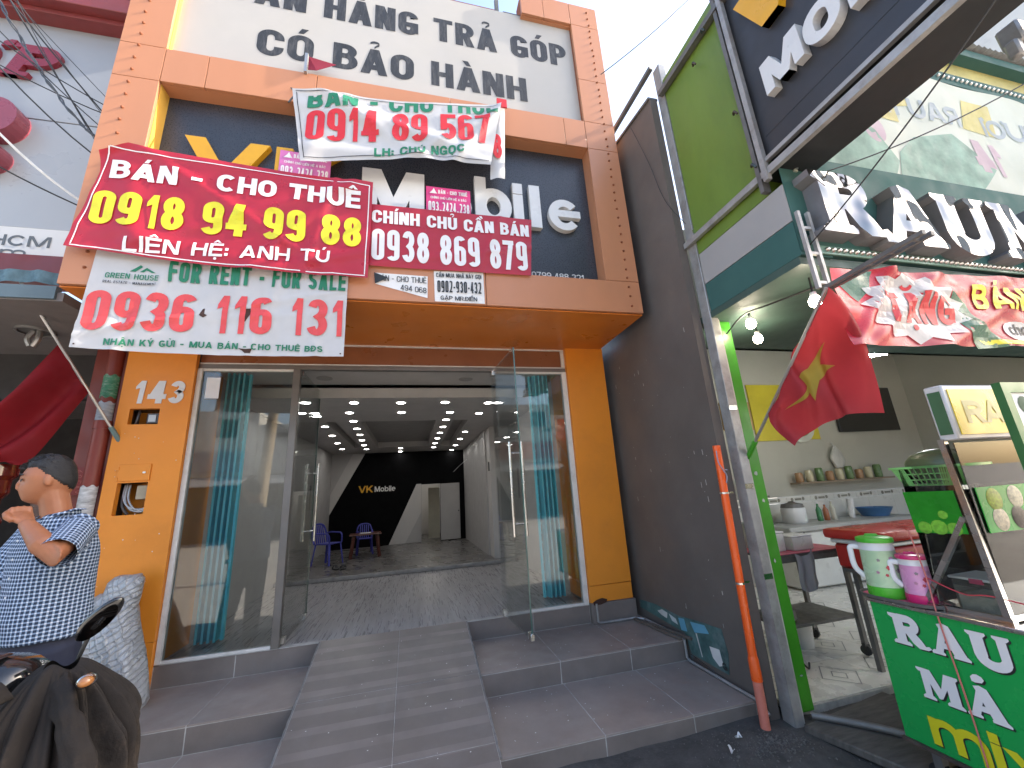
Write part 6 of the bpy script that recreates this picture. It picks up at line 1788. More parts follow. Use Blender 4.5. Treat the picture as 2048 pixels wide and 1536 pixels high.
MB().lathe([(.034, .116), (.034, .14)], (2.985, 3.07, .952), n=18).build('lid', M['whitelet'], tt)
tt = thing('tangled_scale', 'heap of dark metal utensils behind the clear tub on the trolley', 'utensils', (3.55, 3.3, .951))
g = MB(); g.lathe([(.08, 0), (.10, .03), (.095, .05), (.02, .05)], (3.54, 3.30, .952), n=18); g.build('pan', M['darkgalv'], tt)
g = MB(); rr_ = random.Random(3)
for k in range(7):
    a_ = rr_.uniform(0, 6.28); g.tube([(3.54, 3.3, .99), (3.54 + .1 * math.cos(a_), 3.3 + .1 * math.sin(a_), 1.03 + .03 * rr_.random())], .005, 5)
g.build('handles', M['black'], tt)
tt = thing('gas_burner', 'dark round burner on the lower shelf of the steel trolley', 'burner', (3.05, 3.2, .41))
g = MB(); g.lathe([(.09, 0), (.11, .03), (.10, .10), (.05, .12), (.03, .12)], (3.04, 3.16, .411), n=20); g.build('burner_body', M['darkgalv'], tt)
g = MB(); g.tube(spline([(2.98, 3.1, .46), (2.94, 3.02, .38), (2.97, 3.0, .2), (3.05, 3.02, .11), (3.15, 3.1, .108)]), .007, 6); g.build('hose', M['black'], tt)
# back corner stool stack seen beside the green pillar
tt = thing('folded_stand', 'brownish folding stand leaning on the back wall beside the green pillar', 'stand', (4.9, 5.3, .1))
g = MB(); g.bar((4.75, 5.1, .1), (4.85, 5.33, 1.55), .05, .03); g.bar((5.25, 5.1, .1), (5.2, 5.33, 1.5), .05, .03)
for z_ in (.5, .9, 1.3):
    g.bar((4.78, 5.2, z_), (5.22, 5.2, z_), .04, .03)
g.build('stand_bars', mat('brown_grey', (.16, .14, .12), rough=.6), tt)
# plank and hose at the threshold
t = thing('threshold_plank', 'weathered wooden plank at the foot of the green pillar', 'plank', (2.75, 2.35, .05))
g = MB(); g.hexa([(2.36, 2.47, .05), (2.50, 1.95, .05), (3.3, 2.02, .05), (3.2, 2.60, .05), (2.36, 2.47, .095), (2.50, 1.95, .095), (3.3, 2.02, .095), (3.2, 2.60, .095)])
g.build('plank', mat('weathered_wood', (.10, .088, .075), rough=.85, var=.4, scale=5, stretch=(1, 5, 1), dirt=.5), t, bevel=.008)
g = MB(); g.tube(spline([(2.47, 2.50, .115), (2.6, 2.36, .118), (2.72, 2.22, .118), (2.85, 2.05, .112), (2.95, 1.9, .105)]), .02, 10)
tag(g.build('grey_hose', M['darkgalv']), 'grey hose lying over the plank under the cart', 'hose')

# ---------------- overhead gear at the top right
t = thing('cable_clamp', 'grey cable clamp with thick twisted cable at the upper right corner', 'cable', (3.55, 1.0, 4.1))
g = MB(); g.box(3.5, 3.62, .95, 1.05, 4.0, 4.16); g.box(3.46, 3.52, .97, 1.03, 3.9, 4.02); g.build('clamp_body', M['galv'], t, bevel=.012)
g = MB(); g.tube(sag((2.6, .6, 4.15), (4.5, 1.2, 4.3), .12), .02, 8); g.build('thick_cable', M['darkgalv'], t)
g = MB(); g.tube(sag((2.7, .5, 4.4), (4.6, 1.3, 4.2), .02), .006, 6); g.build('thin_cable', M['black'], t)
def cable(pts, r, lab):
    g = MB(); g.tube(pts, r, 6); return tag(g.build('thin_cable', M['black']), lab, 'cable')
cable(sag((2.05, 3.05, 6.08), (4.2, 2.6, 8.4), .12), .005, 'thin cable rising to the right from the top of the orange column')
cable(sag((2.40, 1.72, 2.95), (2.36, .45, 3.6), .05), .004, 'thin dark wire hanging between the blade sign and the teal fascia')
cable(sag((2.46, 1.64, 3.45), (4.3, .9, 4.2), .10), .004, 'thin black wire crossing in front of the translucent banner')
cable(spline([(2.20, 2.9, 5.2), (2.22, 2.75, 4.6), (2.235, 2.65, 4.1), (2.29, 2.52, 3.75)]), .0025, 'thin pale wire hanging down the party wall')

# ---------------- more stock and clutter in the juice shop
rc = thing('rice_cooker', 'white rice cooker on the chest freezer at the back', 'cooker', (5.5, 5.1, .9))
MB().lathe([(.14, 0), (.16, .03), (.16, .2), (.15, .22)], (5.5, 5.1, .902), n=22).build('pot_body', M['whitelet'], rc)
MB().lathe([(.155, .221), (.14, .27), (.05, .29), (.03, .31)], (5.5, 5.1, .902), n=22).build('lid', M['darkgalv'], rc)
for k, (x_, h_, col_, lab) in enumerate(((5.95, .26, (.05, .2, .08), 'green bottle on the chest freezer beside the rice cooker'), (6.08, .24, (.35, .12, .05), 'brown bottle second along the chest freezer'), (6.22, .28, (.5, .48, .4), 'pale bottle third along the chest freezer'))):
    b_ = thing('bottle', lab, 'bottle', (x_, 5.08, .902), group='bottles on the chest freezer')
    MB().lathe([(.035, 0), (.038, .02), (.038, h_ * .6), (.014, h_ * .8), (.014, h_ * .94)], (x_, 5.08, .902), n=14).build('glass_body', mat('bottle%d' % k, col_, rough=.2), b_)
    MB().lathe([(.017, h_ * .942), (.017, h_)], (x_, 5.08, .902), n=12).build('cap', M['whitelet'], b_)
cs = thing('cup_stack', 'leaning stack of clear plastic cups on the chest freezer', 'cups', (6.6, 5.1, .902))
for k in range(9):
    MB().lathe([(.035, 0), (.047, .1), (.05, .102)], (6.6 + .004 * k, 5.1, .902 + .022 * k), n=14, cap=False).build('cup', M['paper'], cs)
bs2 = thing('plastic_basin', 'blue plastic basin on the chest freezer under the dark screen', 'basin', (7.0, 5.05, .902))
MB().lathe([(.16, 0), (.22, .12), (.235, .125), (.225, .118), (.165, .008), (.0, .008)], (7.0, 5.05, .902), n=26, cap=False).build('bowl', mat('blue_basin', (.06, .16, .34), rough=.35), bs2)
for k, (x_, z_, col_, lab) in enumerate(((5.05, 1.75, (.55, .12, .12), 'red plastic bag hanging on the back wall near the green pillar'), (6.95, 1.72, (.5, .5, .46), 'white plastic bag hanging on the back wall beside the poster'))):
    bg = thing('hanging_bag', lab, 'bag', (x_, 5.35, z_), group='bags on the back wall')
    MB().loft([[(x_ + (.02 + .12 * math.sin(v_ * 2.6) ) * math.cos(a_) * (1 + .2 * noise.noise(Vector((a_, v_ * 3, k)))), 5.36 + (.01 + .04 * math.sin(v_ * 2.6)) * math.sin(a_), z_ + .30 - .36 * v_) for a_ in [q_ * PI / 9 for q_ in range(18)]] for v_ in [j_ / 10 for j_ in range(11)]]).build('bag_body', mat('bag%d' % k, col_, rough=.4), bg, angle=60)
    MB().tube([(x_, 5.40, z_ + .36), (x_, 5.36, z_ + .29)], .006, 6).build('bag_strap', M['paper'], bg)
sh = thing('wall_shelf', 'narrow wall shelf with jars at the back of the juice shop', 'shelf', (6.6, 5.3, 1.45))
MB().box(5.9, 7.9, 5.22, 5.40, 1.44, 1.465).build('board', mat('shelf_wood', (.25, .19, .13), rough=.6), sh)
for k in range(9):
    x_ = 6.0 + k * .21
    MB().lathe([(.05, 0), (.055, .02), (.055, .13 + .03 * (k % 3)), (.04, .15 + .03 * (k % 3))], (x_, 5.31, 1.467), n=14).build('jar', mat('jar%d' % k, ((.35, .2, .1), (.5, .45, .3), (.12, .2, .08))[k % 3], rough=.25), sh)
bk = thing('floor_bucket', 'white plastic bucket on the floor under the steel trolley', 'bucket', (3.45, 3.35, .1))
MB().lathe([(.11, 0), (.13, .22), (.14, .225), (.13, .23)], (3.42, 3.42, .101), n=22).build('pail', M['whitelet'], bk)
MB().tube([(3.42 + .13 * math.cos(a_), 3.42, .33 + .08 * math.sin(a_)) for a_ in [PI * q_ / 10 for q_ in range(11)]], .004, 6).build('bail', M['darkgalv'], bk)
rg = thing('hanging_rag', 'grey rag hanging from the edge of the steel trolley', 'rag', (3.3, 3.01, .7))
MB().grid(lambda u, v: (3.15 + .20 * u + .01 * math.sin(v * 6), 3.008 - .012 * math.sin(u * 11) - .004, .95 - .28 * v - .03 * math.sin(u * 4)), 20, 12).build('cloth', mat('rag_cloth', (.28, .27, .30), rough=.9), rg, fix=False, angle=80)

# ================================================================ MAN
def remesh(mb, voxel, smooth_it=6, fac=0.5, name='body'):
    me = mb.mesh(name, smooth=False)
    o = bpy.data.objects.new(name, me); COL.objects.link(o)
    r = o.modifiers.new('r', 'REMESH'); r.mode = 'VOXEL'; r.voxel_size = voxel; r.use_smooth_shade = True
    s = o.modifiers.new('s', 'SMOOTH'); s.iterations = smooth_it; s.factor = fac
    dg = bpy.context.evaluated_depsgraph_get()
    out = bpy.data.meshes.new_from_object(o.evaluated_get(dg))
    bpy.data.objects.remove(o); bpy.data.meshes.remove(me)
    out.polygons.foreach_set('use_smooth', [True] * len(out.polygons))
    return out
def ering(c, a, b, l, f, n=28, p=1.0):
    out = []
    for k in range(n):
        t_ = 2 * PI * k / n
        ct, st_ = math.cos(t_), math.sin(t_)
        out.append(Vector(c) + l * a * math.copysign(abs(ct) ** p, ct) + f * b * math.copysign(abs(st_) ** p, st_))
    return out
def ellipsoid(mb, c, ax, n=14, m=10):
    """ax: three vectors"""
    rings = []
    for j in range(m + 1):
        ph = PI * (j + .001) / (m + .002)
        rings.append([Vector(c) + ax[2] * -math.cos(ph) + (ax[0] * math.cos(2 * PI * k / n) + ax[1] * math.sin(2 * PI * k / n)) * math.sin(ph) for k in range(n)])
    mb.loft(rings)
man = thing('person', 'man in blue and white checked shirt holding his hand to his mouth', 'person', (-1.80, 2.84, .16))
F_ = Vector((-.5, -.866, 0)); L_ = Vector((.866, -.5, 0)); U_ = Vector((0, 0, 1))
HF = Vector((-.86, -.50, -.06)).normalized(); HL = Vector((.50, -.86, 0)).normalized(); HU = HF.cross(HL) * 1.0
HU = HL.cross(HF) * -1.0
if HU.z < 0:
    HU = -HU
hip = Vector((-1.80, 2.76, 1.05)); neck = Vector((-1.80, 2.72, 1.615)); HC = Vector((-1.875, 2.685, 1.812))
lsh, rsh = Vector((-1.655, 2.635, 1.565)), Vector((-1.955, 2.815, 1.565))
lel, lwr = Vector((-1.60, 2.42, 1.445)), Vector((-1.79, 2.505, 1.60))
rel, rwr = Vector((-2.03, 2.70, 1.29)), Vector((-2.06, 2.56, 1.08))
def torso(mb, grow, z0, top=True, hemflare=0.0):
    rings = []
    for z_, a_, b_ in ((.96, .165, .115), (1.05, .165, .125), (1.15, .16, .13), (1.27, .165, .132), (1.38, .18, .13), (1.48, .19, .118), (1.545, .175, .098), (1.59, .12, .080), (1.62, .075, .068)):
        if z_ < z0 - 1e-6:
            continue
        t_ = (z_ - 1.05) / .565
        c = hip.lerp(neck, t_); c.z = z_
        rings.append(ering(c, a_ + grow + (hemflare if z_ < 1.2 else 0), b_ + grow + (hemflare if z_ < 1.2 else 0), L_, F_, p=.9))
    mb.loft(rings)
b = MB()
torso(b, 0, .96)
b.tube([neck - U_ * .05, neck.lerp(HC, .45), HC - HF * .012], [.062, .058, .062], 14)
# head
rings = []
for j in range(19):
    ph = PI * (j + .02) / 18.04
    uu = -math.cos(ph)
    ring = []
    for k in range(28):
        th = 2 * PI * k / 28
        ff, ss = math.cos(th), math.sin(th)
        r_ = math.sin(ph)
        sx = .079; fx = .099; ux = .122
        jaw = max(0, -uu)
        s_ = ss * r_ * sx * (1 - .28 * jaw)
        f_ = ff * r_ * fx * (1 - .05 * jaw) - .008 + .018 * jaw * (1 if ff > 0 else -.6)
        if ff > 0:
            f_ += .006 * math.exp(-((uu - .22) / .12) ** 2) * r_            # brow
            f_ -= .009 * math.exp(-((uu - .02) / .10) ** 2) * math.exp(-((abs(ss) - .42) / .2) ** 2)   # eye sockets
            f_ += .007 * math.exp(-((uu + .42) / .10) ** 2) * math.exp(-(ss / .35) ** 2)   # lips
            f_ += .010 * math.exp(-((uu + .74) / .14) ** 2) * math.exp(-(ss / .5) ** 2)   # chin
        ring.append(HC + HF * f_ + HL * s_ + HU * (uu * ux))
    rings.append(ring)
b.loft(rings)
b.loft([[HC + HF * (.085 + f_) + HL * (w_ * math.cos(q_ * PI / 4)) + HU * (z_ + .010 * math.sin(q_ * PI / 4)) for q_ in range(8)] for f_, w_, z_ in ((-.01, .008, .03), (.004, .011, .012), (.013, .014, -.006), (.020, .016, -.022), (.010, .013, -.032), (-.01, .008, -.036))])
for s in (-1, 1):
    ellipsoid(b, HC + HL * s * .080 - HF * .012 + HU * (-.005), (HF * .017 + HL * s * .006, HL * .007, HU * .031))
# arms
b.tube([rsh, rsh.lerp(rel, .5), rel, rel.lerp(rwr, .35), rwr], [.055, .046, .041, .042, .028], 14)
b.tube([lsh, lsh.lerp(lel, .5), lel, lel.lerp(lwr, .35), lel.lerp(lwr, .75), lwr], [.058, .050, .047, .048, .036, .029], 14)
# left hand: bent at the wrist, fingertips at the lips
mouth = HC + HF * .095 - HU * .050
pd = (mouth + Vector((.012, -.035, -.03)) - lwr).normalized()
pc = lwr + pd * .045
side = pd.cross(Vector((0, 0, 1))).normalized(); pn = side.cross(pd)
ellipsoid(b, pc, (side * .040, pn * .018, pd * .055))
for k in range(4):
    o0 = lwr + pd * .080 + side * (-.030 + .020 * k) + pn * .002
    ln = (.055, .066, .070, .060)[k]
    k1 = o0 + pd * ln * .45 + pn * .016
    k2 = k1 + pd * ln * .15 - pn * .026 + HL * -.004
    k3 = k2 - pd * ln * .30 - pn * .018
    b.tube([o0 - pd * .02, o0, k1, k2, k3], [.011, .0115, .0105, .0095, .0075], 8)
t0 = lwr + pd * .03 + side * -.036
b.tube([t0, t0 + pd * .025 - side * .018 + pn * .004, t0 + pd * .052 - side * .016 + pn * .004, t0 + pd * .075 - side * .004], [.015, .014, .012, .009], 8)
# right hand, hanging
hd = (rwr - rel).normalized(); hs = hd.cross(F_).normalized()
ellipsoid(b, rwr + hd * .05, (hs * .036, F_ * .016, hd * .05))
for k in range(4):
    o0 = rwr + hd * .085 + hs * (-.027 + .018 * k)
    b.tube([o0 - hd * .02, o0 + hd * .025, o0 + hd * .05 + F_ * .012, o0 + hd * .062 + F_ * .03], [.010, .010, .009, .007], 7)
b.tube([rwr + hd * .03 + hs * .034, rwr + hd * .06 + hs * .05 + F_ * .01, rwr + hd * .085 + hs * .05 + F_ * .02], [.013, .012, .009], 7)
# legs
fl_, fr_ = Vector((-1.69, 2.86, .20)), Vector((-1.95, 2.92, .20))
hl_, hr_ = hip + L_ * .09 - U_ * .05, hip - L_ * .09 - U_ * .05
b.tube([hl_, hl_.lerp(fl_, .5), hl_.lerp(fl_, .75), fl_], [.085, .058, .052, .036], 14)
b.tube([hr_, hr_.lerp(fr_, .5), hr_.lerp(fr_, .75), fr_], [.085, .058, .052, .036], 14)
skin = mat('skin', (.34, .130, .060), rough=.48, var=.12, scale=9, bump=.06, bscale=120, subs=.04, dirt=.3, dirtcol=(.27, .075, .035), dscale=6)
put('body', remesh(b, .0052, 5, .5), skin, man)
# face details
MB().lathe([(.0, .003), (.006, .002), (.008, 0)], HC + HF * .0845 + HL * .032 + HU * .006, HF + HL * .5, 10).build('eye', M['black'], man)
MB().lathe([(.0, .003), (.006, .002), (.008, 0)], HC + HF * .0845 - HL * .032 + HU * .006, HF - HL * .5, 10).build('eye', M['black'], man)
hairm = mat('black_hair', (.012, .011, .011), rough=.45, var=.4, scale=40, bump=.5, bscale=160, stretch=(1, 1, 3))
for s in (-1, 1):
    g = MB(); g.tube([HC + HF * .088 + HL * s * .014 + HU * .030, HC + HF * .090 + HL * s * .032 + HU * .037, HC + HF * .078 + HL * s * .053 + HU * .031], [.003, .0045, .002], 6); g.build('eyebrow', hairm, man)
rings = []
for j in range(37):
    ph = PI * (j + .02) / 36.04
    uu = -math.cos(ph)
    ring = []
    for k in range(60):
        th = 2 * PI * k / 60
        ff, ss = math.cos(th), math.sin(th)
        r_ = math.sin(ph)
        if ff > .55:
            line = .50 + .10 * (ff - .55)
        elif ff > .15:
            line = .18 + .32 * ((ff - .15) / .4) ** .6
        else:
            line = .18 - (.15 - ff) * .62
        line += .05 * noise.noise(Vector((th * 9, 0, 0)))
        t_ = min(1, max(0, (uu - line) / .16))
        top_ = min(1, max(0, (uu - .25) / .5))
        g_ = .86 + .165 * min(1, t_ * 3) + (.03 + .07 * top_ + .03 * max(0, ff) * top_) * t_ + .035 * noise.noise(Vector((ff * 9, ss * 9, uu * 5))) * t_ * top_
        ring.append(HC + HF * (ff * r_ * .099 - .008) * g_ + HL * (ss * r_ * .079) * g_ + HU * (uu * .122 * g_))
    rings.append(ring)
g = MB(); g.loft(rings); g.build('hair', hairm, man, angle=80)
g = MB(); rr_ = random.Random(8)
for k in range(260):
    th = rr_.uniform(0, 6.28); rd_ = math.sqrt(rr_.random()) * .9
    ff, ss = math.cos(th) * rd_, math.sin(th) * rd_
    uu = math.sqrt(max(0, 1 - rd_ * rd_))
    p = HC + HF * (ff * .104 - .006) + HL * ss * .083 + HU * (uu * .132)
    d_ = (HF * (.6 + .4 * rr_.random()) + HL * rr_.uniform(-.5, .5) + HU * rr_.uniform(.25, .6)).normalized()
    g.tube([p, p + d_ * .012, p + d_ * .022 - HU * .003], [.0022, .0018, .0006], 4)
o = g.build('hair_tufts', hairm, man); o['kind'] = 'stuff'
# shirt
b = MB()
torso(b, .020, 1.05, hemflare=.012)
c0 = hip.copy(); c0.z = 1.06
b.tube([rsh - (rel - rsh) * .05, rsh.lerp(rel, .5), rsh.lerp(rel, .92)], [.072, .070, .074], 18)
b.tube([lsh - (lel - lsh) * .05, lsh.lerp(lel, .45), lsh.lerp(lel, .90)], [.074, .072, .075], 18)
b.tube([neck - U_ * .05, neck + U_ * .012], [.10, .068], 20)
sme = remesh(b, .0085, 4, .5, 'shirt')
uv = sme.uv_layers.new(name='UVMap')
co = [v.co.copy() for v in sme.vertices]
vuv = []
for i, p in enumerate(co):
    best = None
    for s_, e_ in ((lsh, lel), (rsh, rel)):
        ax = (e_ - s_); ln = ax.length; ax = ax / ln
        t_ = (p - s_).dot(ax)
        d_ = (p - s_ - ax * t_)
        if t_ > .035 and d_.length < .095:
            a0 = ax.orthogonal().normalized(); a1 = ax.cross(a0)
            best = (math.atan2(d_.dot(a1), d_.dot(a0)) * .072, t_)
    if best is None:
        d_ = p - hip
        best = (math.atan2(d_.dot(L_), d_.dot(F_)) * .17, p.z)
    vuv.append(best)
    # soft folds
    nz = .006 * noise.noise(Vector((p.x * 9, p.y * 9, p.z * 5))) + .004 * noise.noise(Vector((p.x * 20, p.y * 20, p.z * 12 + 4)))
    sme.vertices[i].co = p + sme.vertices[i].normal * nz
for lp in sme.loops:
    uv.data[lp.index].uv = vuv[lp.vertex_index]
bm_ = bmesh.new(); bm_.from_mesh(sme); kill = []
for f_ in bm_.faces:
    c_ = f_.calc_center_median()
    for s_, e_ in ((lsh, lel), (rsh, rel)):
        ax = (e_ - s_); ln = ax.length; ax = ax / ln
        if (c_ - s_).dot(ax) > ln * .80 and f_.normal.dot(ax) > .55 and (c_ - s_ - ax * (c_ - s_).dot(ax)).length < .09:
            kill.append(f_); break
bmesh.ops.delete(bm_, geom=kill, context='FACES'); bm_.to_mesh(sme); bm_.free()
def gingham():
    m = bpy.data.materials.new('checked_cotton'); m.use_nodes = True
    nt = m.node_tree; N, L = nt.nodes, nt.links
    bs = N['Principled BSDF']; sset(bs, Roughness=.85)
    u = N.new('ShaderNodeUVMap'); u.uv_map = 'UVMap'
    sp = N.new('ShaderNodeSeparateXYZ'); L.new(u.outputs[0], sp.inputs[0])
    outs = []
    for ax in ('X', 'Y'):
        a = N.new('ShaderNodeMath'); a.operation = 'MULTIPLY'; a.inputs[1].default_value = 1 / .0175; L.new(sp.outputs[ax], a.inputs[0])
        f = N.new('ShaderNodeMath'); f.operation = 'FRACT'; L.new(a.outputs[0], f.inputs[0])
        g_ = N.new('ShaderNodeMapRange'); sset(g_, **{'From Min': .60, 'From Max': .68}); L.new(f.outputs[0], g_.inputs['Value'])
        outs.append(g_)
    ad = N.new('ShaderNodeMath'); ad.operation = 'ADD'; L.new(outs[0].outputs[0], ad.inputs[0]); L.new(outs[1].outputs[0], ad.inputs[1])
    rp = N.new('ShaderNodeValToRGB'); rp.color_ramp.interpolation = 'LINEAR'
    e = rp.color_ramp.elements
    e[0].position = 0; e[0].color = (.014, .028, .062, 1)
    e[1].position = 1; e[1].color = (.62, .66, .74, 1)
    x = e.new(.5); x.color = (.21, .29, .42, 1)
    hf = N.new('ShaderNodeMath'); hf.operation = 'MULTIPLY'; hf.inputs[1].default_value = .5; L.new(ad.outputs[0], hf.inputs[0])
    L.new(hf.outputs[0], rp.inputs[0]); L.new(rp.outputs[0], bs.inputs['Base Color'])
    nn = N.new('ShaderNodeTexNoise'); sset(nn, Scale=14.0, Detail=4.0); bp = N.new('ShaderNodeBump'); sset(bp, Strength=.35, Distance=.02)
    L.new(nn.outputs['Fac'], bp.inputs['Height']); L.new(bp.outputs[0], bs.inputs['Normal'])
    return m
gm_ = gingham()
put('shirt', sme, gm_, man)
# collar
g = MB()
def collar(u, v):
    th = (u - .5) * 2 * PI * .90
    c = neck + U_ * (.012 + .034 * math.sin(v * 2.2)) - F_ * .004
    r_ = .064 + .020 * abs(v - .45) * 2 * (1 if v > .45 else .3)
    d_ = F_ * -math.cos(th) + L_ * math.sin(th)
    return c + d_ * r_ + F_ * (.018 * max(0, -math.cos(th)) * v) - U_ * (.045 * max(0, -math.cos(th)) * v)
g.grid(collar, 30, 8)
cme = g.mesh('collar', fix=False, angle=80); cuv = cme.uv_layers.new(name='UVMap')
for lp in cme.loops:
    p = cme.vertices[lp.vertex_index].co; d_ = p - neck
    cuv.data[lp.index].uv = (math.atan2(d_.dot(L_), d_.dot(F_)) * .07, p.z)
so = cme; put('collar', cme, gm_, man)
for k in range(5):
    z_ = 1.52 - k * .085
    t_ = (z_ - 1.05) / .565; c = hip.lerp(neck, t_); c.z = z_
    MB().lathe([(.0, .003), (.005, .002), (.006, 0)], c + F_ * (.148 + .006 * (k > 0)), F_, 8).build('button', M['whitelet'], man)
# trousers and shoes
b = MB()
b.loft([ering(hip + U_ * (z_ - 1.05), a_, b_, L_, F_) for z_, a_, b_ in ((.90, .175, .13), (.98, .178, .13), (1.08, .176, .136), (1.17, .172, .140))])
b.tube([hl_ + U_ * .02, hl_.lerp(fl_, .5), fl_ + U_ * .03], [.105, .085, .068], 18)
b.tube([hr_ + U_ * .02, hr_.lerp(fr_, .5), fr_ + U_ * .03], [.105, .085, .068], 18)
put('trousers', remesh(b, .010, 4, .5, 'trousers'), mat('navy_trousers', (.018, .022, .045), rough=.8, var=.15, bump=.2, bscale=30), man)
for p in (fl_, fr_):
    g = MB(); g.loft([[Vector((p.x, p.y, z_)) + L_ * .045 * k_ * math.cos(q_ * PI / 8) + F_ * (.055 + .125 * k_ * math.sin(q_ * PI / 8)) for q_ in range(16)] for z_, k_ in ((.162, .95), (.18, 1.0), (.21, .85), (.235, .5))])
    g.build('shoe', M['black'], man)

# ================================================================ TARPAULIN ROLL
tp = thing('tarpaulin_bundle', 'silver grey tarpaulin bundle leaning against the orange pillar', 'tarpaulin', (-2.02, 3.8, Z2))
def tarp_mat():
    m = mat('silver_tarp', (.40, .41, .42), rough=.38, metal=.15, var=.2, scale=6, dirt=.3, dirtcol=(.26, .26, .26), dscale=4)
    nt = m.node_tree; N, L = nt.nodes, nt.links
    tc = N.new('ShaderNodeTexCoord')
    hs = []
    for rot in (.5, 2.0):
        mp = N.new('ShaderNodeMapping'); mp.inputs['Rotation'].default_value = (0, rot, .3); L.new(tc.outputs['Object'], mp.inputs['Vector'])
        w = N.new('ShaderNodeTexWave'); w.wave_type = 'BANDS'; sset(w, Scale=9.0, Distortion=4.0, Detail=2.0); w.inputs['Detail Scale'].default_value = 1.5
        L.new(mp.outputs[0], w.inputs['Vector'])
        pw = N.new('ShaderNodeMath'); pw.operation = 'POWER'; pw.inputs[1].default_value = 6; L.new(w.outputs['Fac'], pw.inputs[0]); hs.append(pw)
    ad = N.new('ShaderNodeMath'); ad.operation = 'ADD'; L.new(hs[0].outputs[0], ad.inputs[0]); L.new(hs[1].outputs[0], ad.inputs[1])
    nn = N.new('ShaderNodeTexNoise'); sset(nn, Scale=22.0, Detail=5.0)
    a2 = N.new('ShaderNodeMath'); a2.operation = 'ADD'; L.new(ad.outputs[0], a2.inputs[0]); L.new(nn.outputs['Fac'], a2.inputs[1])
    bp = N.new('ShaderNodeBump'); sset(bp, Strength=.6, Distance=.012); L.new(a2.outputs[0], bp.inputs['Height']); L.new(bp.outputs[0], N['Principled BSDF'].inputs['Normal'])
    return m
TM = tarp_mat()
def tarp(c0, c1, prof, seed, flat_=.72):
    rings = []
    n = 46
    for t_, r_ in prof:
        c = Vector(c0).lerp(Vector(c1), t_)
        rg = []
        for k in range(n):
            th = 2 * PI * k / n
            rr = r_ * (1 + .09 * noise.noise(Vector((math.cos(th) * 1.5, math.sin(th) * 1.5, t_ * 2.5 + seed))) + .05 * noise.noise(Vector((math.cos(th) * 5, math.sin(th) * 5, t_ * 9 + seed))))
            rg.append(c + Vector((math.cos(th) * rr, math.sin(th) * rr * flat_, .012 * noise.noise(Vector((th, t_ * 8, seed))))))
        rings.append(rg)
    return MB().loft(rings)
prof = [(i / 22, .225 - .095 * (i / 22) - (.03 if i == 0 else 0) - (.05 if i == 22 else 0)) for i in range(23)]
tarp((-2.00, 3.79, Z2 + .004), (-2.17, 3.92, 1.06), prof, 1.0).build('main_roll', TM, tp, angle=60)
tarp((-2.17, 3.80, Z2 + .01), (-2.10, 3.93, 1.17), [(i / 22, .15 - .04 * (i / 22) - (.03 if i == 22 else 0)) for i in range(23)], 5.0).build('inner_roll', TM, tp, angle=60)
g = MB()
g.grid(lambda u, v: Vector((-2.20 + .36 * u + .03 * v * (1 - u), 3.615 + .10 * u * u + .015 * math.sin(v * 7 + u * 4) - .01 * v, Z2 + .01 + (.10 + .42 * (1 - u)) * v + .012 * math.sin(u * 9))), 24, 16)
g.build('loose_flap', TM, tp, fix=False, angle=80)
g = MB(); g.lathe([(.006, 0), (.011, 0), (.011, .003), (.006, .003)], (-1.90, 3.685, Z2 + .06), (0, -1, .1), 12, cap=False); g.build('eyelet', M['steel'], tp)

# ================================================================ MOTORBIKE
mb_ = thing('motorbike', 'black motorbike at the lower left with handlebar mirror', 'motorbike', (-1.45, 1.55, 0))
bd_ = Vector((.28, .96, 0)).normalized(); bs_ = Vector((.96, -.28, 0)).normalized()       # heading, right side
hbc = Vector((-1.34, 1.86, 1.07))                                                          # handlebar centre
B = lambda f_, s_, z_: Vector((hbc.x, hbc.y, 0)) + bd_ * f_ + bs_ * s_ + Vector((0, 0, z_))
def shell(secs, nm, m, n=20, p=.8):
    """secs: (forward, side, z, half width, half height)"""
    rings = []
    for f_, s_, z_, a_, h_ in secs:
        rings.append([B(f_, s_ + a_ * math.copysign(abs(math.cos(q_ * 2 * PI / n)) ** p, math.cos(q_ * 2 * PI / n)), z_ + h_ * math.copysign(abs(math.sin(q_ * 2 * PI / n)) ** p, math.sin(q_ * 2 * PI / n))) for q_ in range(n)])
    return MB().loft(rings).build(nm, m, mb_, angle=50)
shell([(-.11, 0, 1.10, .05, .02), (-.09, 0, 1.11, .13, .05), (-.02, 0, 1.12, .17, .07), (.06, 0, 1.10, .16, .08), (.13, 0, 1.06, .11, .07), (.17, 0, 1.03, .04, .03)], 'head_cowl', M['blackgloss'])
shell([(-.10, 0, 1.175, .07, .004), (-.05, 0, 1.188, .09, .006), (.0, 0, 1.192, .08, .005)], 'instrument_glass', M['blackgloss'])
shell([(.0, 0, .98, .03, .02), (.03, 0, .93, .13, .06), (.06, 0, .75, .17, .16), (.07, 0, .55, .16, .18), (.06, 0, .38, .09, .08)], 'leg_shield', M['blackgloss'])
shell([(-.75, 0, .62, .06, .06), (-.60, 0, .66, .12, .09), (-.35, 0, .58, .11, .10), (-.15, 0, .42, .12, .06), (.05, 0, .36, .12, .05)], 'body_panel', M['blackgloss'])
shell([(-1.15, 0, .80, .05, .03), (-1.0, 0, .80, .12, .055), (-.7, 0, .77, .13, .06), (-.45, 0, .76, .10, .05), (-.36, 0, .74, .05, .03)], 'seat', M['black'])
shell([(-1.25, 0, .72, .03, .02), (-1.1, 0, .70, .11, .08), (-.8, 0, .62, .11, .11), (-.6, 0, .55, .08, .10)], 'tail_panel', M['blackgloss'])
g = MB(); g.tube(spline([B(-.06, -.36, 1.04), B(-.03, -.2, 1.07), B(0, 0, 1.07), B(-.03, .2, 1.07), B(-.06, .36, 1.04)]), .012, 10); g.build('handlebar', M['darksteel'], mb_)
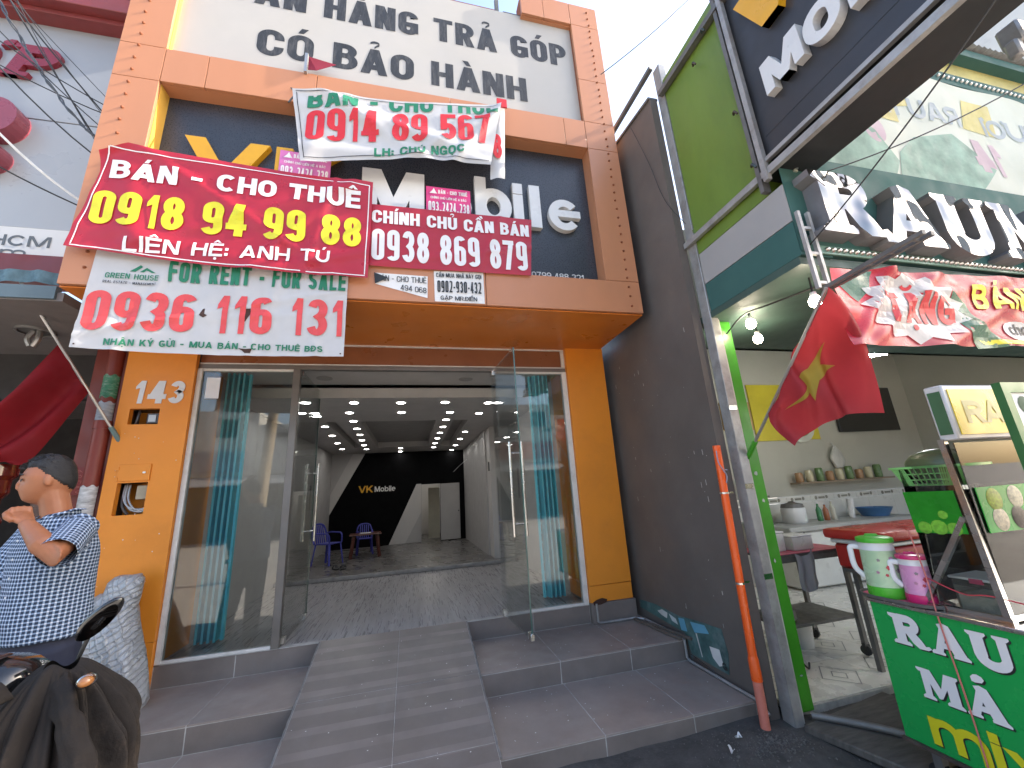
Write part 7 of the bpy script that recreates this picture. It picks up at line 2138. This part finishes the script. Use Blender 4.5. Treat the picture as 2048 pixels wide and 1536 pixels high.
for s in (-1, 1):
    g = MB(); g.tube([B(-.055, s * .25, 1.06), B(-.07, s * .37, 1.035)], .018, 12); g.build('grip', M['black'], mb_)
    g = MB(); g.tube(spline([B(.0, s * .24, 1.06), B(.03, s * .32, 1.065), B(.0, s * .38, 1.04)]), .006, 8); g.build('brake_lever', M['steel'], mb_)
# mirrors on stalks
def mirror_on(base, tip, c0, c1, w_, nrm):
    g = MB(); g.tube(spline([base, base.lerp(tip, .5) + Vector((0, 0, .01)), tip]), .0065, 8); g.build('mirror_stalk', M['black'], mb_)
    ax = (Vector(c1) - Vector(c0)); l_ = ax.length / 2; ax = ax.normalized()
    sd_ = ax.cross(nrm).normalized()
    g = MB(); ellipsoid(g, (Vector(c0) + Vector(c1)) / 2, (sd_ * w_, nrm * .018, ax * l_), 18, 12); g.build('mirror_housing', M['blackgloss'], mb_, angle=60)
    g = MB(); cc = (Vector(c0) + Vector(c1)) / 2 + nrm * .017
    g.add([cc + ax * l_ * .82 * math.cos(q_ * PI / 10) + sd_ * w_ * .8 * math.sin(q_ * PI / 10) for q_ in range(20)], [tuple(range(20))]); g.build('mirror_glass', M['mirror'], mb_)
mirror_on(Vector((-1.075, 1.80, 1.10)), Vector((-1.045, 1.80, 1.225)), (-1.075, 1.80, 1.215), (-.965, 1.79, 1.335), .034, Vector((.25, -.75, -.62)).normalized())
mirror_on(B(0, -.24, 1.08), B(.02, -.30, 1.22), B(.0, -.26, 1.24), B(.0, -.42, 1.29), .045, (-bd_ + Vector((0, 0, .1))).normalized())
# indicator lamp
g = MB(); ellipsoid(g, Vector((-.945, 1.655, 1.135)), (Vector((.021, 0, 0)), Vector((0, 0, .019)), Vector((.005, .021, 0))), 14, 10); g.tube([(-.955, 1.67, 1.13), (-1.04, 1.79, 1.09)], .008, 8); g.build('indicator_housing', M['steel'], mb_)
g = MB(); ellipsoid(g, Vector((-.939, 1.641, 1.137)), (Vector((.016, 0, 0)), Vector((0, 0, .0145)), Vector((.005, .016, 0))), 14, 10); g.build('indicator_lens', mat('amber_lens', (.36, .15, .05), rough=.12, coat=.6), mb_)
# front fork and wheels
for s in (-1, 1):
    g = MB(); g.tube([B(.03, s * .07, .95), B(.22, s * .07, .30)], .022, 10); g.build('fork_leg', M['darksteel'], mb_)
for f_ in (.24, -.98):
    g = MB()
    c = B(f_, 0, .29)
    g.loft([[c + (bd_ * math.cos(a_) + U_ * math.sin(a_)) * (.235 + .045 * math.cos(q_ * 2 * PI / 10)) + bs_ * .045 * math.sin(q_ * 2 * PI / 10) for q_ in range(10)] for a_ in [2 * PI * k / 36 for k in range(37)]], cap=False)
    w_ = g.build('wheel', mat('tyre_rubber', (.02, .02, .02), rough=.85), mb_)
    g = MB(); g.lathe([(.05, -.03), (.05, .03)], c, bs_, 14)
    for k in range(6):
        a_ = k * PI / 3; g.bar(c, c + (bd_ * math.cos(a_) + U_ * math.sin(a_)) * .21, .03, .02, up=bs_)
    g.build('rim', M['alu'], w_)
shell([(.0, 0, .62, .05, .03), (.15, 0, .60, .065, .03), (.32, 0, .57, .06, .03), (.45, 0, .47, .04, .02)], 'front_fender', M['blackgloss'])
# garment thrown over the bar
ja = thing('black_jacket', 'faded black jacket draped over the motorbike handlebar', 'jacket', (-1.0, 1.72, .6))
def drape(u, v):
    th = u * 2 * PI
    wob = .5 * noise.noise(Vector((v * 2.5, math.cos(th) * 1.5, math.sin(th) * 1.5)))
    q1_ = abs(math.sin(th * 8 + 1.4 * math.sin(th) + .8 * v + 2.2 * wob))
    q2_ = abs(math.sin(th * 17 + .7 - 1.2 * v + 2 * math.sin(th * 2) + 3 * wob))
    nz = noise.noise(Vector((math.cos(th) * 2.2, math.sin(th) * 2.2, v * 2.6))); n2 = noise.noise(Vector((math.cos(th) * 7, math.sin(th) * 7, v * 8)))
    k_ = min(1, v * 3.5)
    r_ = .05 + .235 * v ** .62 + (.070 * q1_ + .022 * q2_ + .05 * nz + .012 * n2) * k_ - .03 * k_
    cx_, cy_ = -1.075 + .02 * v, 1.74 - .02 * v
    hem = .10 * math.sin(th * 2 + 1) * v + .05 * nz * v
    return Vector((cx_ + r_ * math.cos(th) * (1 if math.cos(th) > 0 else .72), cy_ + r_ * .60 * math.sin(th), 1.165 + .012 * math.sin(th * 3) - .62 * v ** 1.12 + hem - .06 * k_ * max(0, math.cos(th))))
g = MB(); g.grid(drape, 360, 90, wrap=True)
JM = mat('faded_black_cotton', (.026, .022, .020), rough=.92, var=.3, scale=3, dirt=.7, dirtcol=(.12, .088, .066), dscale=3.2, bump=1.0, bscale=16, spec=.2)
g.build('jacket_body', JM, ja, fix=True, angle=80)
def crumpled_tube(path, r0, r1, seed, nm):
    P_ = spline(path, 12); m_ = len(P_); n_ = 26
    rings = []
    for i, p in enumerate(P_):
        t_ = i / (m_ - 1); tan = (P_[min(i + 1, m_ - 1)] - P_[max(i - 1, 0)]).normalized()
        a_ = tan.cross(Vector((0, 1, 0))).normalized(); b_ = tan.cross(a_)
        rg = []
        for k in range(n_):
            th = 2 * PI * k / n_
            rr = (r0 + (r1 - r0) * t_) * (1 + .30 * noise.noise(Vector((math.cos(th) * 1.6, math.sin(th) * 1.6, t_ * 5 + seed))) + .12 * noise.noise(Vector((math.cos(th) * 4, math.sin(th) * 4, t_ * 12 + seed))) + .10 * math.sin(t_ * 38 + th * 2 + seed))
            rg.append(p + a_ * math.cos(th) * rr + b_ * math.sin(th) * rr * .55)
        rings.append(rg)
    MB().loft(rings).build(nm, JM, ja, angle=80)
crumpled_tube([(-1.04, 1.70, 1.13), (-.965, 1.63, 1.06), (-.90, 1.60, .95), (-.86, 1.61, .82), (-.84, 1.63, .60)], .028, .046, 2.0, 'sleeve')
crumpled_tube([(-1.14, 1.66, 1.14), (-1.20, 1.57, 1.08), (-1.245, 1.53, .97), (-1.26, 1.52, .80), (-1.25, 1.54, .6)], .028, .045, 9.0, 'sleeve')
MB().hexa([(-.88, 1.56, .83), (-.835, 1.555, .845), (-.835, 1.56, .85), (-.88, 1.565, .835), (-.875, 1.557, .85), (-.83, 1.552, .868), (-.83, 1.556, .872), (-.875, 1.562, .854)]).build('label_patch', M['pr_white'], ja)

# ================================================================ ACROSS THE STREET (seen in the glass)
ob = thing('opposite_building', 'row of shops on the other side of the street, seen mirrored in the glass', 'building', (0, -17, 0))
M['corr'] = mat('corrugated_sheet', (.46, .47, .48), rough=.5, metal=.2, var=.1, scale=1.5)
M['obwall'] = mat('opposite_wall', (.58, .56, .52), rough=.7, var=.1, scale=.6, dirt=.3)
M['obdark'] = mat('opposite_dark', (.06, .06, .06), rough=.6)
for k, (x0, x1, h_) in enumerate(((-14, -8.5, 7.0), (-8.45, -4.2, 6.2), (-4.15, .3, 7.4), (.35, 4.6, 6.4), (4.65, 9.5, 7.2), (9.55, 15, 6.6))):
    MB().box(x0, x1, -24, -17, 3.4, h_).build('upper_wall', M['obwall'], ob)
    MB().box(x0, x1, -24, -17.6, 0, 3.4).build('ground_wall', M['obdark'], ob)
    g = MB(); n_ = int((x1 - x0 - .4) / .09)
    g.grid(lambda u, v: (x0 + .2 + (x1 - x0 - .4) * u, -16.9 + .02 * math.sin(u * n_ * 2 * PI), 3.5 + (h_ - 4.3) * v), n_ * 6, 1)
    if k % 2 == 1:
        g.build('corrugated_front', M['corr'], ob, fix=False)
    else:
        MB().box(x0 + .3, x1 - .3, -16.98, -16.9, 3.6, 4.7).build('shop_sign', mat('sign_board%d' % k, ((.30, .32, .36), (.05, .06, .07), (.36, .38, .42), (.1, .1, .1), (.40, .10, .08), (.2, .2, .2))[k], rough=.4), ob)
    g = MB(); g.hexa([(x0 + .2, -17, 3.3), (x1 - .2, -17, 3.3), (x1 - .2, -15.6, 2.8), (x0 + .2, -15.6, 2.8), (x0 + .2, -17, 3.36), (x1 - .2, -17, 3.36), (x1 - .2, -15.6, 2.86), (x0 + .2, -15.6, 2.86)])
    g.build('awning', M['corr'], ob)
    for j in range(2):
        xm = x0 + (x1 - x0) * (.28 + .44 * j)
        MB().box(xm - .5, xm + .5, -17.02, -16.96, h_ - 1.5, h_ - .5).build('window', M['obdark'], ob)
flat(text2d('Zennic', 1.9, .42, stem=.17), 'lettering', M['whitelet'], ob, 0, 0, 0).matrix_parent_inverse = Matrix.Translation((0, 17, 0)) @ Matrix.Translation((12.4, -16.86, 3.95)) @ Matrix.Rotation(PI, 4, 'Z')
tr_ = thing('street_tree', 'bare leaning tree trunk across the street, seen mirrored in the left window', 'tree', (-2.9, -3.2, 0))
g = MB(); g.tube(spline([(-3.72, -3.2, 0), (-3.66, -3.2, 1.5), (-3.6, -3.25, 3.0), (-3.5, -3.2, 4.6)]), [.16 - .002 * i for i in range(25)], 14); g.build('trunk', mat('pale_bark', (.42, .33, .22), rough=.85, var=.4, scale=6, stretch=(1, 1, .4), bump=.5, bscale=20), tr_)
# unseen block added at the right: keeps the low sun off the lower facades
rb = thing('sun_blocker', 'unseen plain block added at the right to shade the lower facades', 'building', (11.5, 2.5, 0))
MB().box(9.3, 16, .3, 9, 0, 10.0).build('wall', M['obwall'], rb)
